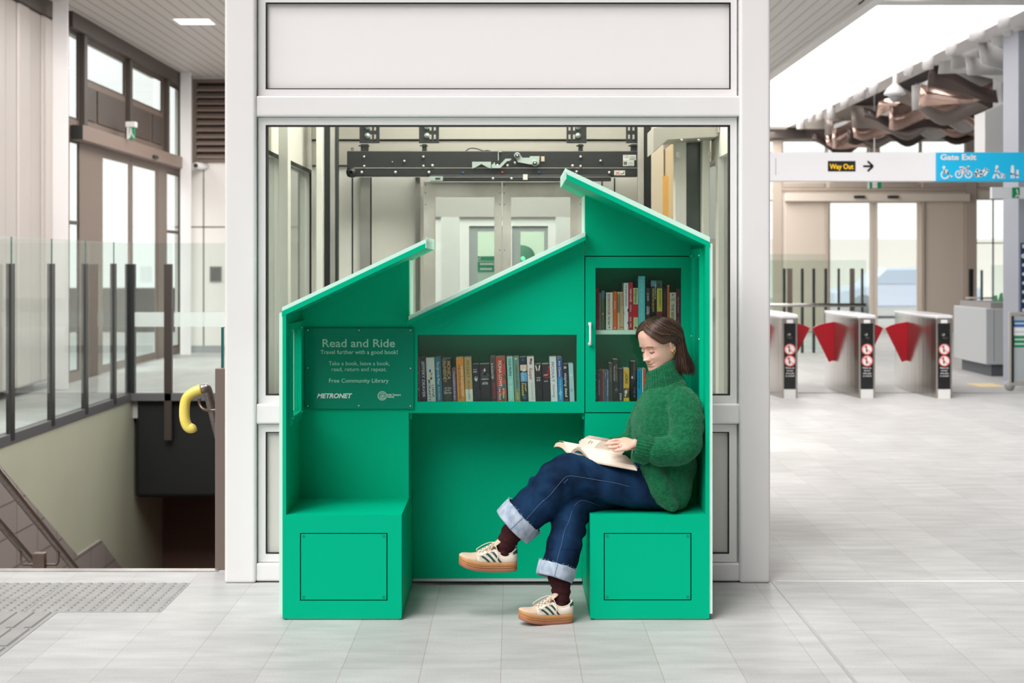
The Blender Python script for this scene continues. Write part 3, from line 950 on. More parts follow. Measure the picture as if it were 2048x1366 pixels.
stroke(b, [(2000, 349), (2008, 350), (2006, 354), (2001, 353)], 3, S); disc(b, (2001, 356), 1.8, S, 10); disc(b, (2007, 356), 1.8, S, 10)
b.build('pictogram', mat('sign white', 0), t)
b = MB()                                                            # adult and child
disc(b, (2023, 334), 3.2, S, 12); stroke(b, [(2023, 339), (2023, 348)], 7, S); stroke(b, [(2021, 347), (2021, 356)], 3, S); stroke(b, [(2025.5, 347), (2025.5, 356)], 3, S)
b.build('pictogram', mat('sign white', 0), t)
b = MB()
disc(b, (2033, 342), 2.4, S, 12); stroke(b, [(2033, 346), (2033, 351)], 5, S); stroke(b, [(2031.5, 350), (2031.5, 356)], 2.2, S); stroke(b, [(2034.5, 350), (2034.5, 356)], 2.2, S)
b.build('pictogram', mat('sign white', 0), t)

# ---- ticket gates
M_red = mat('red gate flap', (182, 14, 34), 0.3)
M_gsteel = mat('gate stainless steel', (188, 182, 176), 0.2, metal=0.95, vary=(3.0, (170, 164, 158), 0.8, (6, 6, 0.3)))
M_gblack = mat('gate black glass', (16, 18, 20), 0.12)
def gate(xl, xr_, label, right=True):
    """xl/xr_: front left and right x at depth 17.2"""
    d0 = 17.2; y0 = d0 - CAMD; Lg = 1.85; w = xr_ - xl
    t = thing('ticket_gate', label, 'ticket gate', ((xl + xr_) / 2, y0 + Lg / 2, 0), 'ticket gates')
    def side(s, n=14): return [((xl if s < 0 else xr_) + s * 0.075 * math.sin(math.pi * k / n) ** 0.8, y0 + Lg * k / n) for k in range(n + 1)]
    plan = side(1) + side(-1)[::-1]
    b = MB().mat(0, False).prism(plan, 0.0, 0.9, 'z'); b.build('body', M_gsteel, t, bevel=0.008)
    top = [(xl + w / 2 + (x - xl - w / 2) * 1.05, y0 - 0.02 + (y - y0) * 1.02) for x, y in plan]
    MB().prism(top, 0.9, 0.935, 'z').build('top_cover', mat('pale gate top', (226, 226, 228), 0.25, metal=0.2), t, bevel=0.01)
    MB().box(xl + 0.022, xr_ - 0.022, y0 - 0.012, y0 + 0.002, 0.105, 0.845).build('front_panel', M_gblack, t, bevel=0.003)
    MB().box(xl + 0.022, xr_ - 0.022, y0 - 0.011, y0 + 0.002, 0.0, 0.1).build('kick_plate', mat('gate white plate', (222, 220, 218), 0.4), t)
    xc = (xl + xr_) / 2
    MB().box(xc - 0.035, xc + 0.035, y0 - 0.02, y0 + 0.004, 0.846, 0.885).build('reader', mat('gate white plate', 0), t, bevel=0.004)
    MB().mat(0, True).sphere((xc + 0.0, y0 - 0.015, 0.7), 0.045, 16, 10).build('camera_dome', mat('black dome', (24, 26, 20), 0.06, coat=0.5), t)
    for z in (0.553, 0.422):
        sb_ = MB()
        mp_ = lambda u, v, o=0.0145: (xc + u, y0 - o, z + v)
        sb_.mat(0); disc(sb_, (0, 0), 0.062, lambda u, v: mp_(u, v, 0.0145), 28)
        sb_.mat(1); disc(sb_, (0, 0), 0.062, lambda u, v: mp_(u, v, 0.016), 28, 0.051)
        sb_.mat(2); stroke(sb_, [(-0.012, 0.03), (-0.004, -0.03)], 0.016, lambda u, v: mp_(u, v, 0.0155)); disc(sb_, (-0.01, 0.034), 0.008, lambda u, v: mp_(u, v, 0.0155), 10)
        sb_.mat(1); stroke(sb_, [(-0.038, 0.038), (0.038, -0.038)], 0.01, lambda u, v: mp_(u, v, 0.0162))
        sb_.build('warning_sticker', [M_white, mat('sticker red', (232, 104, 98), 0.5), M_black], t)
    b = MB()
    for k, s in enumerate(('Please do', 'not enter', 'when gate', 'is closed')):
        put_text(b, s, xc, 0.335 - k * 0.03, width=0.095 if k != 1 else 0.075, cap=0.018, bold=0.01, align='c', mapf=lambda u, v: (u, y0 - 0.0145, v))
    b.build('lettering', M_white, t)
    for s, xb in ((-1, xl - 0.07), (1, xr_ + 0.07))[:2 if right else 1]:
        pts = [(0.02, 0.83), (-0.12, 0.805), (-0.20, 0.782), (-0.262, 0.75), (-0.16, 0.545), (-0.062, 0.345), (-0.03, 0.358), (0.02, 0.362)]
        poly = [(xb - s * u, z) for u, z in pts]
        MB().prism(poly, y0 + 0.98, y0 + 1.0, 'y').build('flap', M_red, t, bevel=0.003)
    return t
for px0, px1, lab in ((1564, 1595, 'ticket gate nearest the white lift column, red flap on its right'), (1717.5, 1750, 'middle ticket gate with red flaps on both sides'),
                      (1872, 1904, 'ticket gate nearest the grey desk, red flap on its left')):
    gate(XP(px0, 17.2), XP(px1, 17.2), lab, px0 < 1800)

# ---- glass barrier beyond the gates
d = 25.0
t = thing('glass_barrier', 'glass barrier with dark posts and a steel rail behind the ticket gates', 'balustrade', W(1620, 660, d))
for px, w, c in ((1569, 5, M_edge), (1580, 10, M_dbrown), (1605, 5, M_edge), (1628, 5, M_edge), (1652, 5, M_edge), (1678, 4, M_edge), (1705, 9, M_dbrown), (1725, 4, M_edge)):
    thick = w > 8
    x = XP(px, d); hw = w * d / F / 2
    yb = d - CAMD + (0 if thick else 0.9)
    x = XP(px, yb + CAMD); hw = w * (yb + CAMD) / F / 2
    MB().box(x - hw, x + hw, yb, yb + 0.05, 0, ZP(537, yb + CAMD)).build('post', mat('charcoal post', 0) if not thick else mat('brown post', (104, 92, 82), 0.5), t)
MB().box(XP(1480, d), XP(1652, d), Y_(d) + 0.06, Y_(d) + 0.072, 0.05, ZP(508, d)).build('glass_panel', M_glassg, t)
MB().box(XP(1480, d + 0.9), XP(1735, d + 0.9), Y_(d) + 0.97, Y_(d) + 0.982, 0.05, ZP(520, d)).build('glass_panel', M_glassg, t)
MB().mat(0, True).cyl((XP(1480, d), Y_(d) - 0.07, ZP(610, d)), (XP(1730, d), Y_(d) - 0.07, ZP(610, d)), 0.03, 12).build('handrail', M_steel, t)
b = MB()
for px in (1580, 1705): b.box(XP(px - 2, d), XP(px + 2, d), Y_(d) - 0.07, Y_(d) + 0.01, ZP(613, d), ZP(609, d))
b.build('rail_bracket', M_greyd, t)
t = thing('swing_gate_post', 'tall dark post at the corner of the taupe wall behind the third ticket gate', 'post', (XP(1942, 32), 25.5, 0))
MB().box(XP(1939, 32), XP(1947, 32), 25.5, 25.58, 0, ZP(538, 32)).build('pole', M_black, t)
MB().mat(0, True).cyl((XP(1930, 32), 25.45, ZP(596, 32)), (XP(1987, 32), 25.45, ZP(596, 32)), 0.02, 8).build('rail', M_taupe, t)
t = thing('bollard_post', 'slim dark post in front of the far right window', 'post', (XP(1964, 31), 24.5, 0))
MB().box(XP(1962, 31), XP(1966, 31), 24.5, 24.55, 0, ZP(540, 31)).build('pole', M_edge, t)

# ---- grey desk, column, map, info board on the far right
M_desk = mat('pale grey desk laminate', (186, 188, 190), 0.4)
d = 20.5
t = thing('service_desk', 'pale grey service desk with a dark plinth beside the ticket gates', 'desk', W(2010, 755, d))
x0 = XP(1972, d)
MB().box(x0, x0 + 1.6, Y_(d), Y_(d) + 1.5, 0.16, ZP(617, d)).build('body', M_desk, t, bevel=0.01)
MB().box(x0 + 0.09, x0 + 1.5, Y_(d) + 0.06, Y_(d) + 1.4, 0.0, 0.16).build('plinth', mat('dark plinth', (86, 90, 96), 0.5), t)
MB().box(x0 + 0.09, x0 + 1.6, Y_(d) + 0.08, Y_(d) + 1.5, ZP(617, d), ZP(606, d)).build('counter_top', mat('taupe counter', (150, 146, 144), 0.5), t)
b = MB(); b.box(x0 + 0.105, x0 + 0.11, Y_(d) - 0.002, Y_(d), 0.2, ZP(620, d)); b.build('seam', M_greyd, t)
g = MB().mat(0).box(x0 + 0.1, x0 + 1.6, Y_(d) + 0.1, Y_(d) + 0.112, ZP(606, d), ZP(530, d))
g.mat(1)
for k in range(7):
    xx = x0 + 0.12 + k * 0.075
    g.add([(xx, Y_(d) + 0.098, ZP(603, d)), (xx + 0.07, Y_(d) + 0.098, ZP(603, d)), (xx + 0.06, Y_(d) + 0.098, ZP(590 - 5 * (k % 3), d)), (xx + 0.02, Y_(d) + 0.098, ZP(592 - 4 * (k % 2), d))], [(0, 1, 2, 3)])
g.build('glass_screen', [M_glassg, mat('green leaf print', (98, 176, 128), 0.6)], t)
d = 19.2
x0 = XP(2037, d)
struct(MB().box(x0, x0 + 1.2, Y_(d), Y_(d) + 0.6, 0, 4.5).build('trim_15', mat('blue grey column', (160, 164, 176), 0.45)))
t = thing('map_panel', 'tall navy information map panel on the blue grey column', 'sign', W(2060, 565, d))
MB().box(XP(2041, d), XP(2120, d), Y_(d) - 0.03, Y_(d), ZP(640, d), ZP(486, d)).build('board', mat('navy panel', (24, 52, 96), 0.35), t)
b = MB()
for k in range(7): disc(b, (2045.5, 512 + k * 18), 3.4 if k else 5, smap(d, 0.034), 14)
b.box(XP(2043, d), XP(2110, d), Y_(d) - 0.034, Y_(d) - 0.03, ZP(496, d), ZP(489, d))
b.build('marking', mat('sign white', 0), t)
d = 22.0
struct(MB().prism([(XP(1970, d), ZP(305, d)), (XP(1970, d), ZP(224, d)), (XP(2016, d), ZP(204, d)), (XP(2036, d), ZP(190, d)), (XP(2120, d), ZP(190, d)), (XP(2120, d), ZP(305, d))], Y_(d), Y_(d) + 0.5, 'y')
       .build('wall_bulkhead_right', mat('pale grey bulkhead', (208, 208, 207), 0.45)))
d = 22.6
struct(MB().box(XP(2003, d), XP(2120, d), Y_(d), Y_(d) + 0.4, ZP(230, d), 5.0).build('trim_16', mat('pale grey column cladding', (203, 203, 203), 0.4)))
t = thing('exit_sign', 'green and white exit sign box at the right edge below the blue sign', 'sign', W(2036, 385, 19))
d = 19
MB().box(XP(1985, d), XP(2100, d), Y_(d) + 0.02, Y_(d) + 0.1, ZP(397, d), ZP(374, d)).build('box', mat('pale sign box', (222, 226, 228), 0.4), t)
MB().box(XP(2025, d), XP(2040, d), Y_(d) + 0.01, Y_(d) + 0.03, ZP(396, d), ZP(375, d)).build('plate', M_green_sign, t)
b = MB(); stroke(b, [(2034, 379), (2036, 388), (2032, 394)], 2.5, smap(d, -0.008)); stroke(b, [(2036, 388), (2039, 394)], 2.5, smap(d, -0.008)); b.build('pictogram', M_white, t)

d = 18.2
t = thing('notice_board', 'standing notice board with blue, white and green strips at the right edge', 'notice board', W(2040, 770, d))
MB().wallh((XP(2019, d), XP(2160, d), 0.06, ZP(624, d)), [(XP(2025, d), XP(2154, d), 0.12, ZP(631, d))], Y_(d), Y_(d) + 0.06).build('frame', mat('silver frame', (196, 192, 188), 0.35, metal=0.5), t, bevel=0.006)
MB().box(XP(2023, d), XP(2027.5, d), Y_(d) - 0.004, Y_(d) + 0.05, 0.1, ZP(632, d)).build('inner_edge', M_black, t)
MB().box(XP(2026, d), XP(2154, d), Y_(d) + 0.02, Y_(d) + 0.03, 0.1, ZP(632, d)).build('glass_panel', mat('grey glazed board', (176, 184, 188), 0.15), t)
for y0, y1, c, nm in ((641, 654, (40, 110, 180), 'blue'), (655, 671, (240, 240, 240), 'white'), (672, 695, (0, 140, 86), 'green')):
    b = MB(); q(b, 2027, 2150, y0, y1, d, -0.018); b.build('poster', mat('poster ' + nm, c, 0.4), t)
b = MB()
for y in (647, 664, 679, 688): q(b, 2030, 2090, y - 1.6, y + 1.6, d, -0.016)
b.build('lettering', mat('poster lettering', (200, 214, 216), 0.5), t)
for px in (2021, 2150):
    MB().mat(0, True).cyl((XP(px, d), Y_(d) + 0.01, 0.06), (XP(px, d), Y_(d) + 0.05, 0.06), 0.06, 14).build('wheel', mat('grey wheel', (170, 172, 176), 0.5), t)
t = tag(MB().box(XP(1945, 19.0), XP(1998, 19.0), Y_(18.7), Y_(19.3), 0.0, 0.006).build('floor_mat', mat('tan floor marking', (228, 206, 160), 0.7), loc=(6, 12.4, 0)), 'small tan floor marking strip in front of the grey desk', 'floor marking')

# ---- outside, beyond the far doors
t = thing('parked_car', 'pale blue parked car seen through the right hand far door', 'car', (10.6, 36.9, 0))
MB().prism([(9.0, 0.3), (9.0, 0.75), (9.9, 0.92), (10.4, 1.4), (11.9, 1.42), (12.5, 0.95), (13.1, 0.85), (13.1, 0.3)], 36.0, 37.7, 'y').build('bodywork', mat('pale blue car paint', (216, 224, 242), 0.3), t, bevel=0.06)
MB().prism([(10.0, 0.95), (10.45, 1.34), (11.8, 1.36), (12.3, 0.97)], 35.985, 36.0, 'y').build('side_window', mat('car glass', (196, 208, 226), 0.1), t)
for x in (9.8, 12.3):
    MB().mat(0, True).cyl((x, 35.95, 0.32), (x, 36.2, 0.32), 0.33, 18).build('wheel', mat('grey tyre', (140, 144, 150), 0.7), t)
t = tag(MB().box(2, 26, 60, 66, 0, 2.6).build('distant_building', mat('distant cream wall', (252, 247, 240), 0.8), loc=(14, 63, 0)), 'low cream building far beyond the right hall doors', 'building')
t = tag(MB().box(-22, -20, 8, 60, 0, 2.8).build('boundary_wall', mat('distant pale fence', (232, 228, 222), 0.8), loc=(-21, 30, 0)), 'low pale wall outside the left hall doors', 'wall')

# ---- unseen fill lights added to brighten the two halls and the landing
def fill_light(name, loc, sx, sy, e, spread=180):
    la = bpy.data.lights.new(name, 'AREA'); la.shape = 'RECTANGLE'; la.size = sx; la.size_y = sy; la.energy = e; la.spread = math.radians(spread); la.color = (1.0, 0.97, 0.94)
    o = bpy.data.objects.new(name, la); COL.objects.link(o); o.location = loc
    return o
fill_light('left_hall_fill', (-3.0, 7.5, 4.6), 3.0, 4.0, 150)
fill_light('left_hall_fill', (-3.0, 15.0, 4.66), 2.4, 6.0, 300)
fill_light('right_hall_fill', (2.7, 21.0, 4.5), 1.6, 18.0, 360)
fill_light('right_hall_fill', (3.2, 4.6, 4.9), 2.0, 4.0, 25, 120)
fill_light('right_hall_fill', (5.0, 27.0, 4.4), 1.5, 9.0, 330)
fill_light('landing_fill', (0.0, 4.7, 3.1), 1.5, 1.6, 110)
fill_light('landing_fill', (0.0, 7.6, 3.1), 2.5, 1.6, 130)

o_ = fill_light('stair_fill', (-3.2, 2.2, 5.6), 3.5, 2.5, 150, 80)  # unseen fill added to light the left hall's camera-facing surfaces
o_.rotation_euler = Vector((-0.1, 0.95, -0.2)).to_track_quat('-Z', 'Y').to_euler()
o_ = fill_light('gate_fill', (5.5, 5.0, 5.6), 4.0, 2.5, 30, 80)  # unseen fill added to light the gates and the far facade
o_.rotation_euler = Vector((0.02, 0.97, -0.2)).to_track_quat('-Z', 'Y').to_euler()
# ================================================================ LIFT SHAFT
LD = 7.26                                   # depth of the shaft's front face
LY = LD - CAMD
def lx(px): return XP(px, LD)
def lz(py): return ZP(py, LD)
TOP = 3.35
def sbox(name, px0, px1, py0, py1, y0, y1, m=M_white, bevel=0.008, top=None):
    z1 = TOP if top else lz(py0)
    return struct(MB().box(lx(px0), lx(px1), LY + y0, LY + y1, max(0.0, lz(py1)), z1).build(name, m, bevel=bevel, seg=3))
for nme, a, c in (('trim_20', 450, 512), ('trim_21', 1478.5, 1540)):
    struct(MB().box(lx(a), lx(c), LY - 0.015, LY + 0.2, 0.0, TOP).build(nme, M_white, bevel=0.014, seg=4))
sbox('trim_22', 511, 1480, 191, 233, 0.0, 0.16, bevel=0.01)
sbox('trim_23', 511, 1480, 808, 848.5, 0.0, 0.16, bevel=0.01)
sbox('trim_24', 511, 1480, 1127, 1163, 0.0, 0.16, bevel=0.01)
# recessed grooves beside the columns; green reflection put into their colour
sbox('trim_25', 511, 516, 0, 1163, 0.05, 0.15, mat('pale green grey recess', (214, 222, 214), 0.5), 0, top=True)
sbox('trim_26', 1474, 1479.5, 0, 1163, 0.05, 0.15, mat('pale green grey recess', 0), 0, top=True)
# three framed fields
def field(nme, fo, fi, inner, thick=0.012):
    o = (lx(fo[0]), lx(fo[1]), lz(fo[3]), lz(fo[2])); i = (lx(fi[0]), lx(fi[1]), lz(fi[3]), lz(fi[2]))
    f = struct(MB().wallh(o, [i], LY + 0.025, LY + 0.1).build(nme, M_white))
    g = 2.2 / 420
    MB().wallh(i, [(i[0] + g, i[1] - g, i[2] + g, i[3] - g)], LY + 0.028, LY + 0.08).build('gasket', M_gasket, f)
    MB().box(i[0] + g, i[1] - g, LY + 0.045, LY + 0.045 + thick, i[2] + g, i[3] - g).build('pane', inner, f)
    return f
field('window_31', (515, 1475, -60, 190), (529.5, 1463, 3, 177.5), mat('white infill panel', (236, 231, 230), 0.28), 0.03)
field('window_32', (515, 1475, 234, 808), (529.5, 1462, 249, 792), glass('lift glass', (226, 232, 226), 1.35))
m = mat('perforated grey mesh', (176, 172, 166), 0.6)
if True:
    nt = m.node_tree; b_ = nt.nodes['Principled BSDF']
    g_ = nt.nodes.new('ShaderNodeNewGeometry'); vo = nt.nodes.new('ShaderNodeTexVoronoi'); vo.inputs['Scale'].default_value = 110; vo.inputs['Randomness'].default_value = 0.0
    mp = nt.nodes.new('ShaderNodeMapping'); mp.inputs['Rotation'].default_value = (0, math.radians(45), 0); nt.links.new(g_.outputs['Position'], mp.inputs[0]); nt.links.new(mp.outputs[0], vo.inputs['Vector'])
    mr = nt.nodes.new('ShaderNodeMapRange'); mr.inputs[1].default_value = 0.42; mr.inputs[2].default_value = 0.5; nt.links.new(vo.outputs['Distance'], mr.inputs[0])
    mx = nt.nodes.new('ShaderNodeMix'); mx.data_type = 'RGBA'; mx.inputs[6].default_value = lin((240, 237, 232)); mx.inputs[7].default_value = lin((204, 199, 193)); nt.links.new(mr.outputs[0], mx.inputs[0]); nt.links.new(mx.outputs[2], b_.inputs['Base Color'])
field('window_33', (515, 1475, 850, 1126), (529.5, 1460, 865, 1110), m, 0.02)

# ---------------- inside
M_lpanel = mat('lift wall panel', (230, 228, 222), 0.4, vary=(2.5, (216, 213, 207), 0.7))
M_lbeige = mat('beige lift beam', (178, 173, 164), 0.45)
M_lpost = mat('lift frame paint', (226, 224, 216), 0.4)
M_rail = mat('dark guide rail', (70, 74, 74), 0.35, metal=0.6)
M_mirror = mat('bright stainless door', (228, 226, 222), 0.3, metal=0.3, vary=(3.5, (186, 182, 176), 0.9))
M_op = mat('black operator housing', (34, 36, 37), 0.4)
BD = 9.7
def bx(px, d=BD): return XP(px, d)
def bz(py, d=BD): return ZP(py, d)
BYY = BD - CAMD
SXL, SXR = -1.27, 1.13
hole = (bx(852), bx(1162), 0.0, bz(386))
struct(MB().wallh((SXL, SXR, 0.0, TOP), [hole], BYY, BYY + 0.08).build('wall_lift_back', M_lpanel))
struct(MB().box(SXL - 0.1, SXR + 0.1, LY + 0.1, BYY + 0.1, TOP, TOP + 0.1).build('ceiling_lift', M_offwhite))
# glazed shaft sides
for nme, X, s in (('window_34', SXL, -1), ('window_35', SXR, 1)):
    fr = MB().wallh((LY + 0.16, BYY, 0.0, TOP), [(LY + 0.3, LY + 1.08, 0.45, 2.1), (LY + 1.2, BYY - 0.14, 0.45, 2.1)], X, X + s * 0.07)
    f = struct(swapxy(fr).build(nme, M_lpost))
    swapxy(MB().box(LY + 0.3, LY + 1.08, X + s * 0.03, X + s * 0.038, 0.45, 2.1)).build('pane', glass('lift glass', 0), f)
    swapxy(MB().box(LY + 1.2, BYY - 0.14, X + s * 0.03, X + s * 0.038, 0.45, 2.1)).build('pane', glass('lift glass', 0), f)
    for y0, y1 in ((LY + 0.3, LY + 1.08), (LY + 1.2, BYY - 0.14)) if s < 0 else ():
        swapxy(MB().wallh((y0 - 0.006, y1 + 0.006, 0.444, 2.106), [(y0 + 0.012, y1 - 0.012, 0.462, 2.088)], X - s * 0.012, X - s * 0.001)).build('gasket', M_gasket, f)
# back wall seams, pilasters
b = MB()
b.box(SXL, SXR, BYY - 0.004, BYY, bz(282), bz(280)).box(SXL, SXR, BYY - 0.004, BYY, bz(333), bz(331))
for px in (705, 742, 833): b.box(bx(px) - 0.004, bx(px) + 0.004, BYY - 0.004, BYY, 0, bz(333))
for px in (1204, 1229): b.box(bx(px) - 0.004, bx(px) + 0.004, BYY - 0.004, BYY, 0, bz(356))
struct(b.build('trim_27', M_black))
struct(MB().box(SXL, SXR, BYY - 0.05, BYY - 0.005, bz(280), TOP).box(SXL, SXR, BYY - 0.03, BYY - 0.005, bz(331), bz(282.5)).build('trim_28', M_lbeige, bevel=0.004))
struct(MB().box(bx(722), bx(741), BYY - 0.04, BYY, 0, bz(350)).build('trim_29', M_steel2))
struct(MB().box(bx(832), bx(841), BYY - 0.06, BYY, 0, bz(350)).build('trim_30', M_steel))
# guide rails at the back corners
for nme, pxs in (('left', ((645, 661, M_rail, 9.3), (660, 669, M_steel2, 9.25), (668, 676, M_rail, 9.3))), ('right', ((1276, 1288, M_steel2, 9.25), (1288, 1304, M_rail, 9.3)))):
    t = thing('guide_rail', 'dark steel lift guide rail at the %s of the glazed shaft' % nme, 'lift rail', (XP(pxs[0][0], 9.3), 2.8, 0))
    for a, c, mm, d in pxs:
        MB().box(XP(a, d), XP(c, d), d - CAMD, d - CAMD + 0.06, 0.0, TOP).build('channel', mm, t, bevel=0.003)
# inner posts
for i, (a, c, d, mm) in enumerate(((557, 576, 7.95, M_lpost), (632, 645, 9.2, M_lpost), (1350, 1373, 8.55, M_lpost), (1405, 1420, 8.5, M_lpost))):
    struct(MB().box(XP(a, d), XP(c, d), d - CAMD, d - CAMD + 0.1, 0.0, TOP).build('trim_%d' % (31 + i), mm, bevel=0.004))
struct(MB().box(XP(1372, 8.6), XP(1406, 8.6), 8.62 - CAMD, 8.66 - CAMD, 0.3, bz(278, 8.6)).build('trim_35', mat('dark glazed infill', (72, 84, 80), 0.15, vary=(4, (96, 108, 102), 0.8))))
b = MB().box(XP(1350, 8.65), XP(1350, 8.65) + 0.02, 8.65 - CAMD, BYY - 0.02, 0.2, bz(300, 9.3))
struct(b.build('trim_36', mat('tan shaft lining', (196, 172, 138), 0.45)))
struct(MB().box(XP(1326, 9.0), XP(1349, 9.0), 9.0 - CAMD, 9.03 - CAMD, 0.3, ZP(352, 9.0)).build('trim_37', mat('amber reflection panel', (206, 160, 90), 0.35, vary=(3, (184, 150, 104), 0.8))))  # amber reflection on the lining, put into this strip's colour
struct(MB().box(XP(1303, 9.2), XP(1327, 9.2), 9.2 - CAMD, 9.23 - CAMD, 0.3, TOP).build('trim_38', mat('pale tan lining', (196, 184, 168), 0.35)))
t = thing('control_box', 'long beige control box hung under the top right corner of the glazed lift shaft', 'control box', (XP(1385, 8.2), 1.7, 2.3))
d = 8.3
b = MB().prism([(XP(1306, d), ZP(306, d)), (XP(1306, d), ZP(255, d)), (XP(1440, d), ZP(240, d)), (XP(1440, d), ZP(270, d)), (XP(1432, d), ZP(274, d)), (XP(1335, d), ZP(280, d))], d - CAMD, d - CAMD + 0.35, 'y')
b.build('casing', M_lbeige, t, bevel=0.004)
MB().box(XP(1434, d), XP(1438, d), d - CAMD - 0.02, d - CAMD, ZP(266, d), ZP(240, d)).build('strap', M_steel, t)
for px in (1363, 1397):
    MB().mat(0, True).cyl((XP(px, d), d - CAMD - 0.02, ZP(281, d)), (XP(px, d), d - CAMD + 0.01, ZP(281, d)), 0.008, 10).build('bolt', M_steel, t)
b = MB()
for px in (1350, 1413): b.box(XP(px + 2, 8.5), XP(px + 9, 8.5), 8.5 - CAMD - 0.006, 8.5 - CAMD + 0.004, ZP(315, 8.5), ZP(304, 8.5))
struct(b.build('trim_39', M_steel))

# ---------------- door operator
OD = 9.4; OY = OD - CAMD
def ox(px): return XP(px, OD)
def oz(py): return ZP(py, OD)
t = thing('door_operator', 'long black lift door operator beam with rollers above the steel lift doors', 'lift machinery', (0, OY, 2.15))
MB().box(ox(694), ox(1276), OY, OY + 0.1, oz(353), oz(302)).build('housing', M_op, t, bevel=0.004)
MB().box(ox(860), ox(1222), OY - 0.012, OY + 0.06, oz(362), oz(350)).build('lower_rail', M_op, t, bevel=0.003)
MB().box(ox(700), ox(1276), OY - 0.004, OY, oz(336.5), oz(335.5)).build('wire', M_steel2, t)
MB().box(ox(712), ox(1222), OY - 0.016, OY - 0.012, oz(354.8), oz(354)).build('wire', M_steel2, t)
MB().mat(0, True).cyl((ox(703), OY - 0.02, oz(345)), (ox(703), OY + 0.03, oz(345)), 0.031, 22).build('pulley', M_op, t)
for i, (px, py, r) in enumerate(((703, 344.5, 3.2), (723.5, 345, 3), (791, 345, 3), (858, 345, 3), (865, 331.5, 3), (728.5, 314, 2.4), (728.5, 332.5, 2.4), (847, 314, 2.4), (847, 332.5, 2.4), (809, 322.5, 2.4), (785, 324, 1.2),
                                (1145, 332, 3), (1161, 314, 2.6), (1161, 333, 2.6), (1218.5, 345.5, 3), (1153, 344, 2.8), (1201, 322, 2.6), (986, 357.5, 2.8), (1023, 357.5, 2.8), (995, 331, 2.6), (1015, 331.5, 2.8), (1030, 326, 3))):
    MB().mat(0, True).cyl((ox(px), OY - 0.02, oz(py)), (ox(px), OY + 0.005, oz(py)), r * OD / F, 14).build('bolt', M_steel2, t)
M_zinc = mat('pale zinc bracket', (176, 190, 184), 0.35, metal=0.5)
P2 = lambda pts: [(ox(x), oz(y)) for x, y in pts]
MB().prism(P2([(944.5, 324), (982, 324), (982, 338), (973, 334), (963, 328.5), (953, 334), (944.5, 338)]), OY - 0.025, OY - 0.018, 'y').build('cam_plate', M_zinc, t)
MB().prism(P2([(984, 337), (983, 331), (989.5, 325), (991, 331), (999, 331), (1011, 318), (1023, 318), (1020, 322), (1014, 323), (1000, 337)]), OY - 0.03, OY - 0.022, 'y').build('hook_lever', M_zinc, t)
MB().prism(P2([(1031, 316), (1036, 307), (1042, 312), (1044, 316), (1059, 316), (1060, 313), (1079, 313), (1078, 328), (1072, 333), (1064, 330), (1036, 325)]), OY - 0.03, OY - 0.02, 'y').build('lock_plate', M_zinc, t)
for px, py in ((1034.5, 312), (1069.5, 327)):
    b = MB().mat(0, True).cyl((ox(px), OY - 0.045, oz(py)), (ox(px), OY - 0.03, oz(py)), 6.3 * OD / F, 20)
    b.mat(1, True).cyl((ox(px), OY - 0.047, oz(py)), (ox(px), OY - 0.044, oz(py)), 4.2 * OD / F, 18).mat(0).cyl((ox(px), OY - 0.049, oz(py)), (ox(px), OY - 0.046, oz(py)), 2.2 * OD / F, 14)
    b.build('roller', [M_zinc, M_op], t)
MB().box(ox(996), ox(997.5), OY - 0.02, OY, oz(321), oz(303)).box(ox(996), ox(1003), OY - 0.02, OY, oz(304.5), oz(303)).build('stay', M_zinc, t)
for a, c, y0, y1 in ((1246, 1272, 310, 320.5), (1246, 1268, 321, 332)):
    f = MB().box(ox(a), ox(c), OY - 0.003, OY, oz(y1), oz(y0)).build('label_plate', mat('machine label', (206, 206, 200), 0.5), t)
b = MB().box(ox(1247), ox(1254), OY - 0.005, OY - 0.003, oz(330), oz(323)); put_text(b, 'CE', 1248, 316, width=8, cap=-5, mapf=lambda u, v: (ox(u), OY - 0.005, oz(v)))
for y in (313, 316, 318.5): b.box(ox(1258), ox(1270), OY - 0.005, OY - 0.003, oz(y + 0.5), oz(y))
for y in (324, 327, 330): b.box(ox(1256), ox(1266), OY - 0.005, OY - 0.003, oz(y + 0.5), oz(y))
b.build('label_print', mat('label print', (90, 92, 90), 0.6), t)
MB().box(ox(1228.5), ox(1250), OY - 0.003, OY, oz(350.5), oz(341)).build('label_plate', mat('machine label', 0), t)
b = MB().mat(0); stroke(b, [(1231, 343), (1239, 349)], 1.2, lambda u, v: (ox(u), OY - 0.006, oz(v))); stroke(b, [(1239, 343), (1231, 349)], 1.2, lambda u, v: (ox(u), OY - 0.006, oz(v)))
b.mat(1); stroke(b, [(1241, 347.5), (1247, 347), (1247.5, 343)], 1.4, lambda u, v: (ox(u), OY - 0.006, oz(v)))
b.build('label_print', [mat('label red', (190, 60, 60), 0.6), M_black], t)
for px, py, c in ((1004.5, 345, 'a33'), (926, 346, '124a80'), (1078, 345, '124a80')):
    MB().mat(0, True).cyl((ox(px), OY - 0.012, oz(py)), (ox(px), OY + 0.004, oz(py)), 2.6 * OD / F, 12).build('marker_dot', mat('operator dot ' + c, (150, 44, 44) if c == 'a33' else (22, 70, 120), 0.4), t)
MB().box(ox(859), ox(886), OY - 0.022, OY - 0.012, oz(362), oz(353)).build('slotted_plate', M_zinc, t)
MB().box(ox(871), ox(881), OY - 0.026, OY - 0.021, oz(359), oz(356)).build('slot', M_op, t)
MB().box(ox(1046), ox(1055), OY - 0.022, OY - 0.012, oz(360), oz(349)).build('switch', mat('machine label', 0), t)
MB().box(ox(1082), ox(1089), OY - 0.01, OY, oz(323), oz(313)).build('switch', mat('tan tag', (196, 172, 150), 0.5), t)
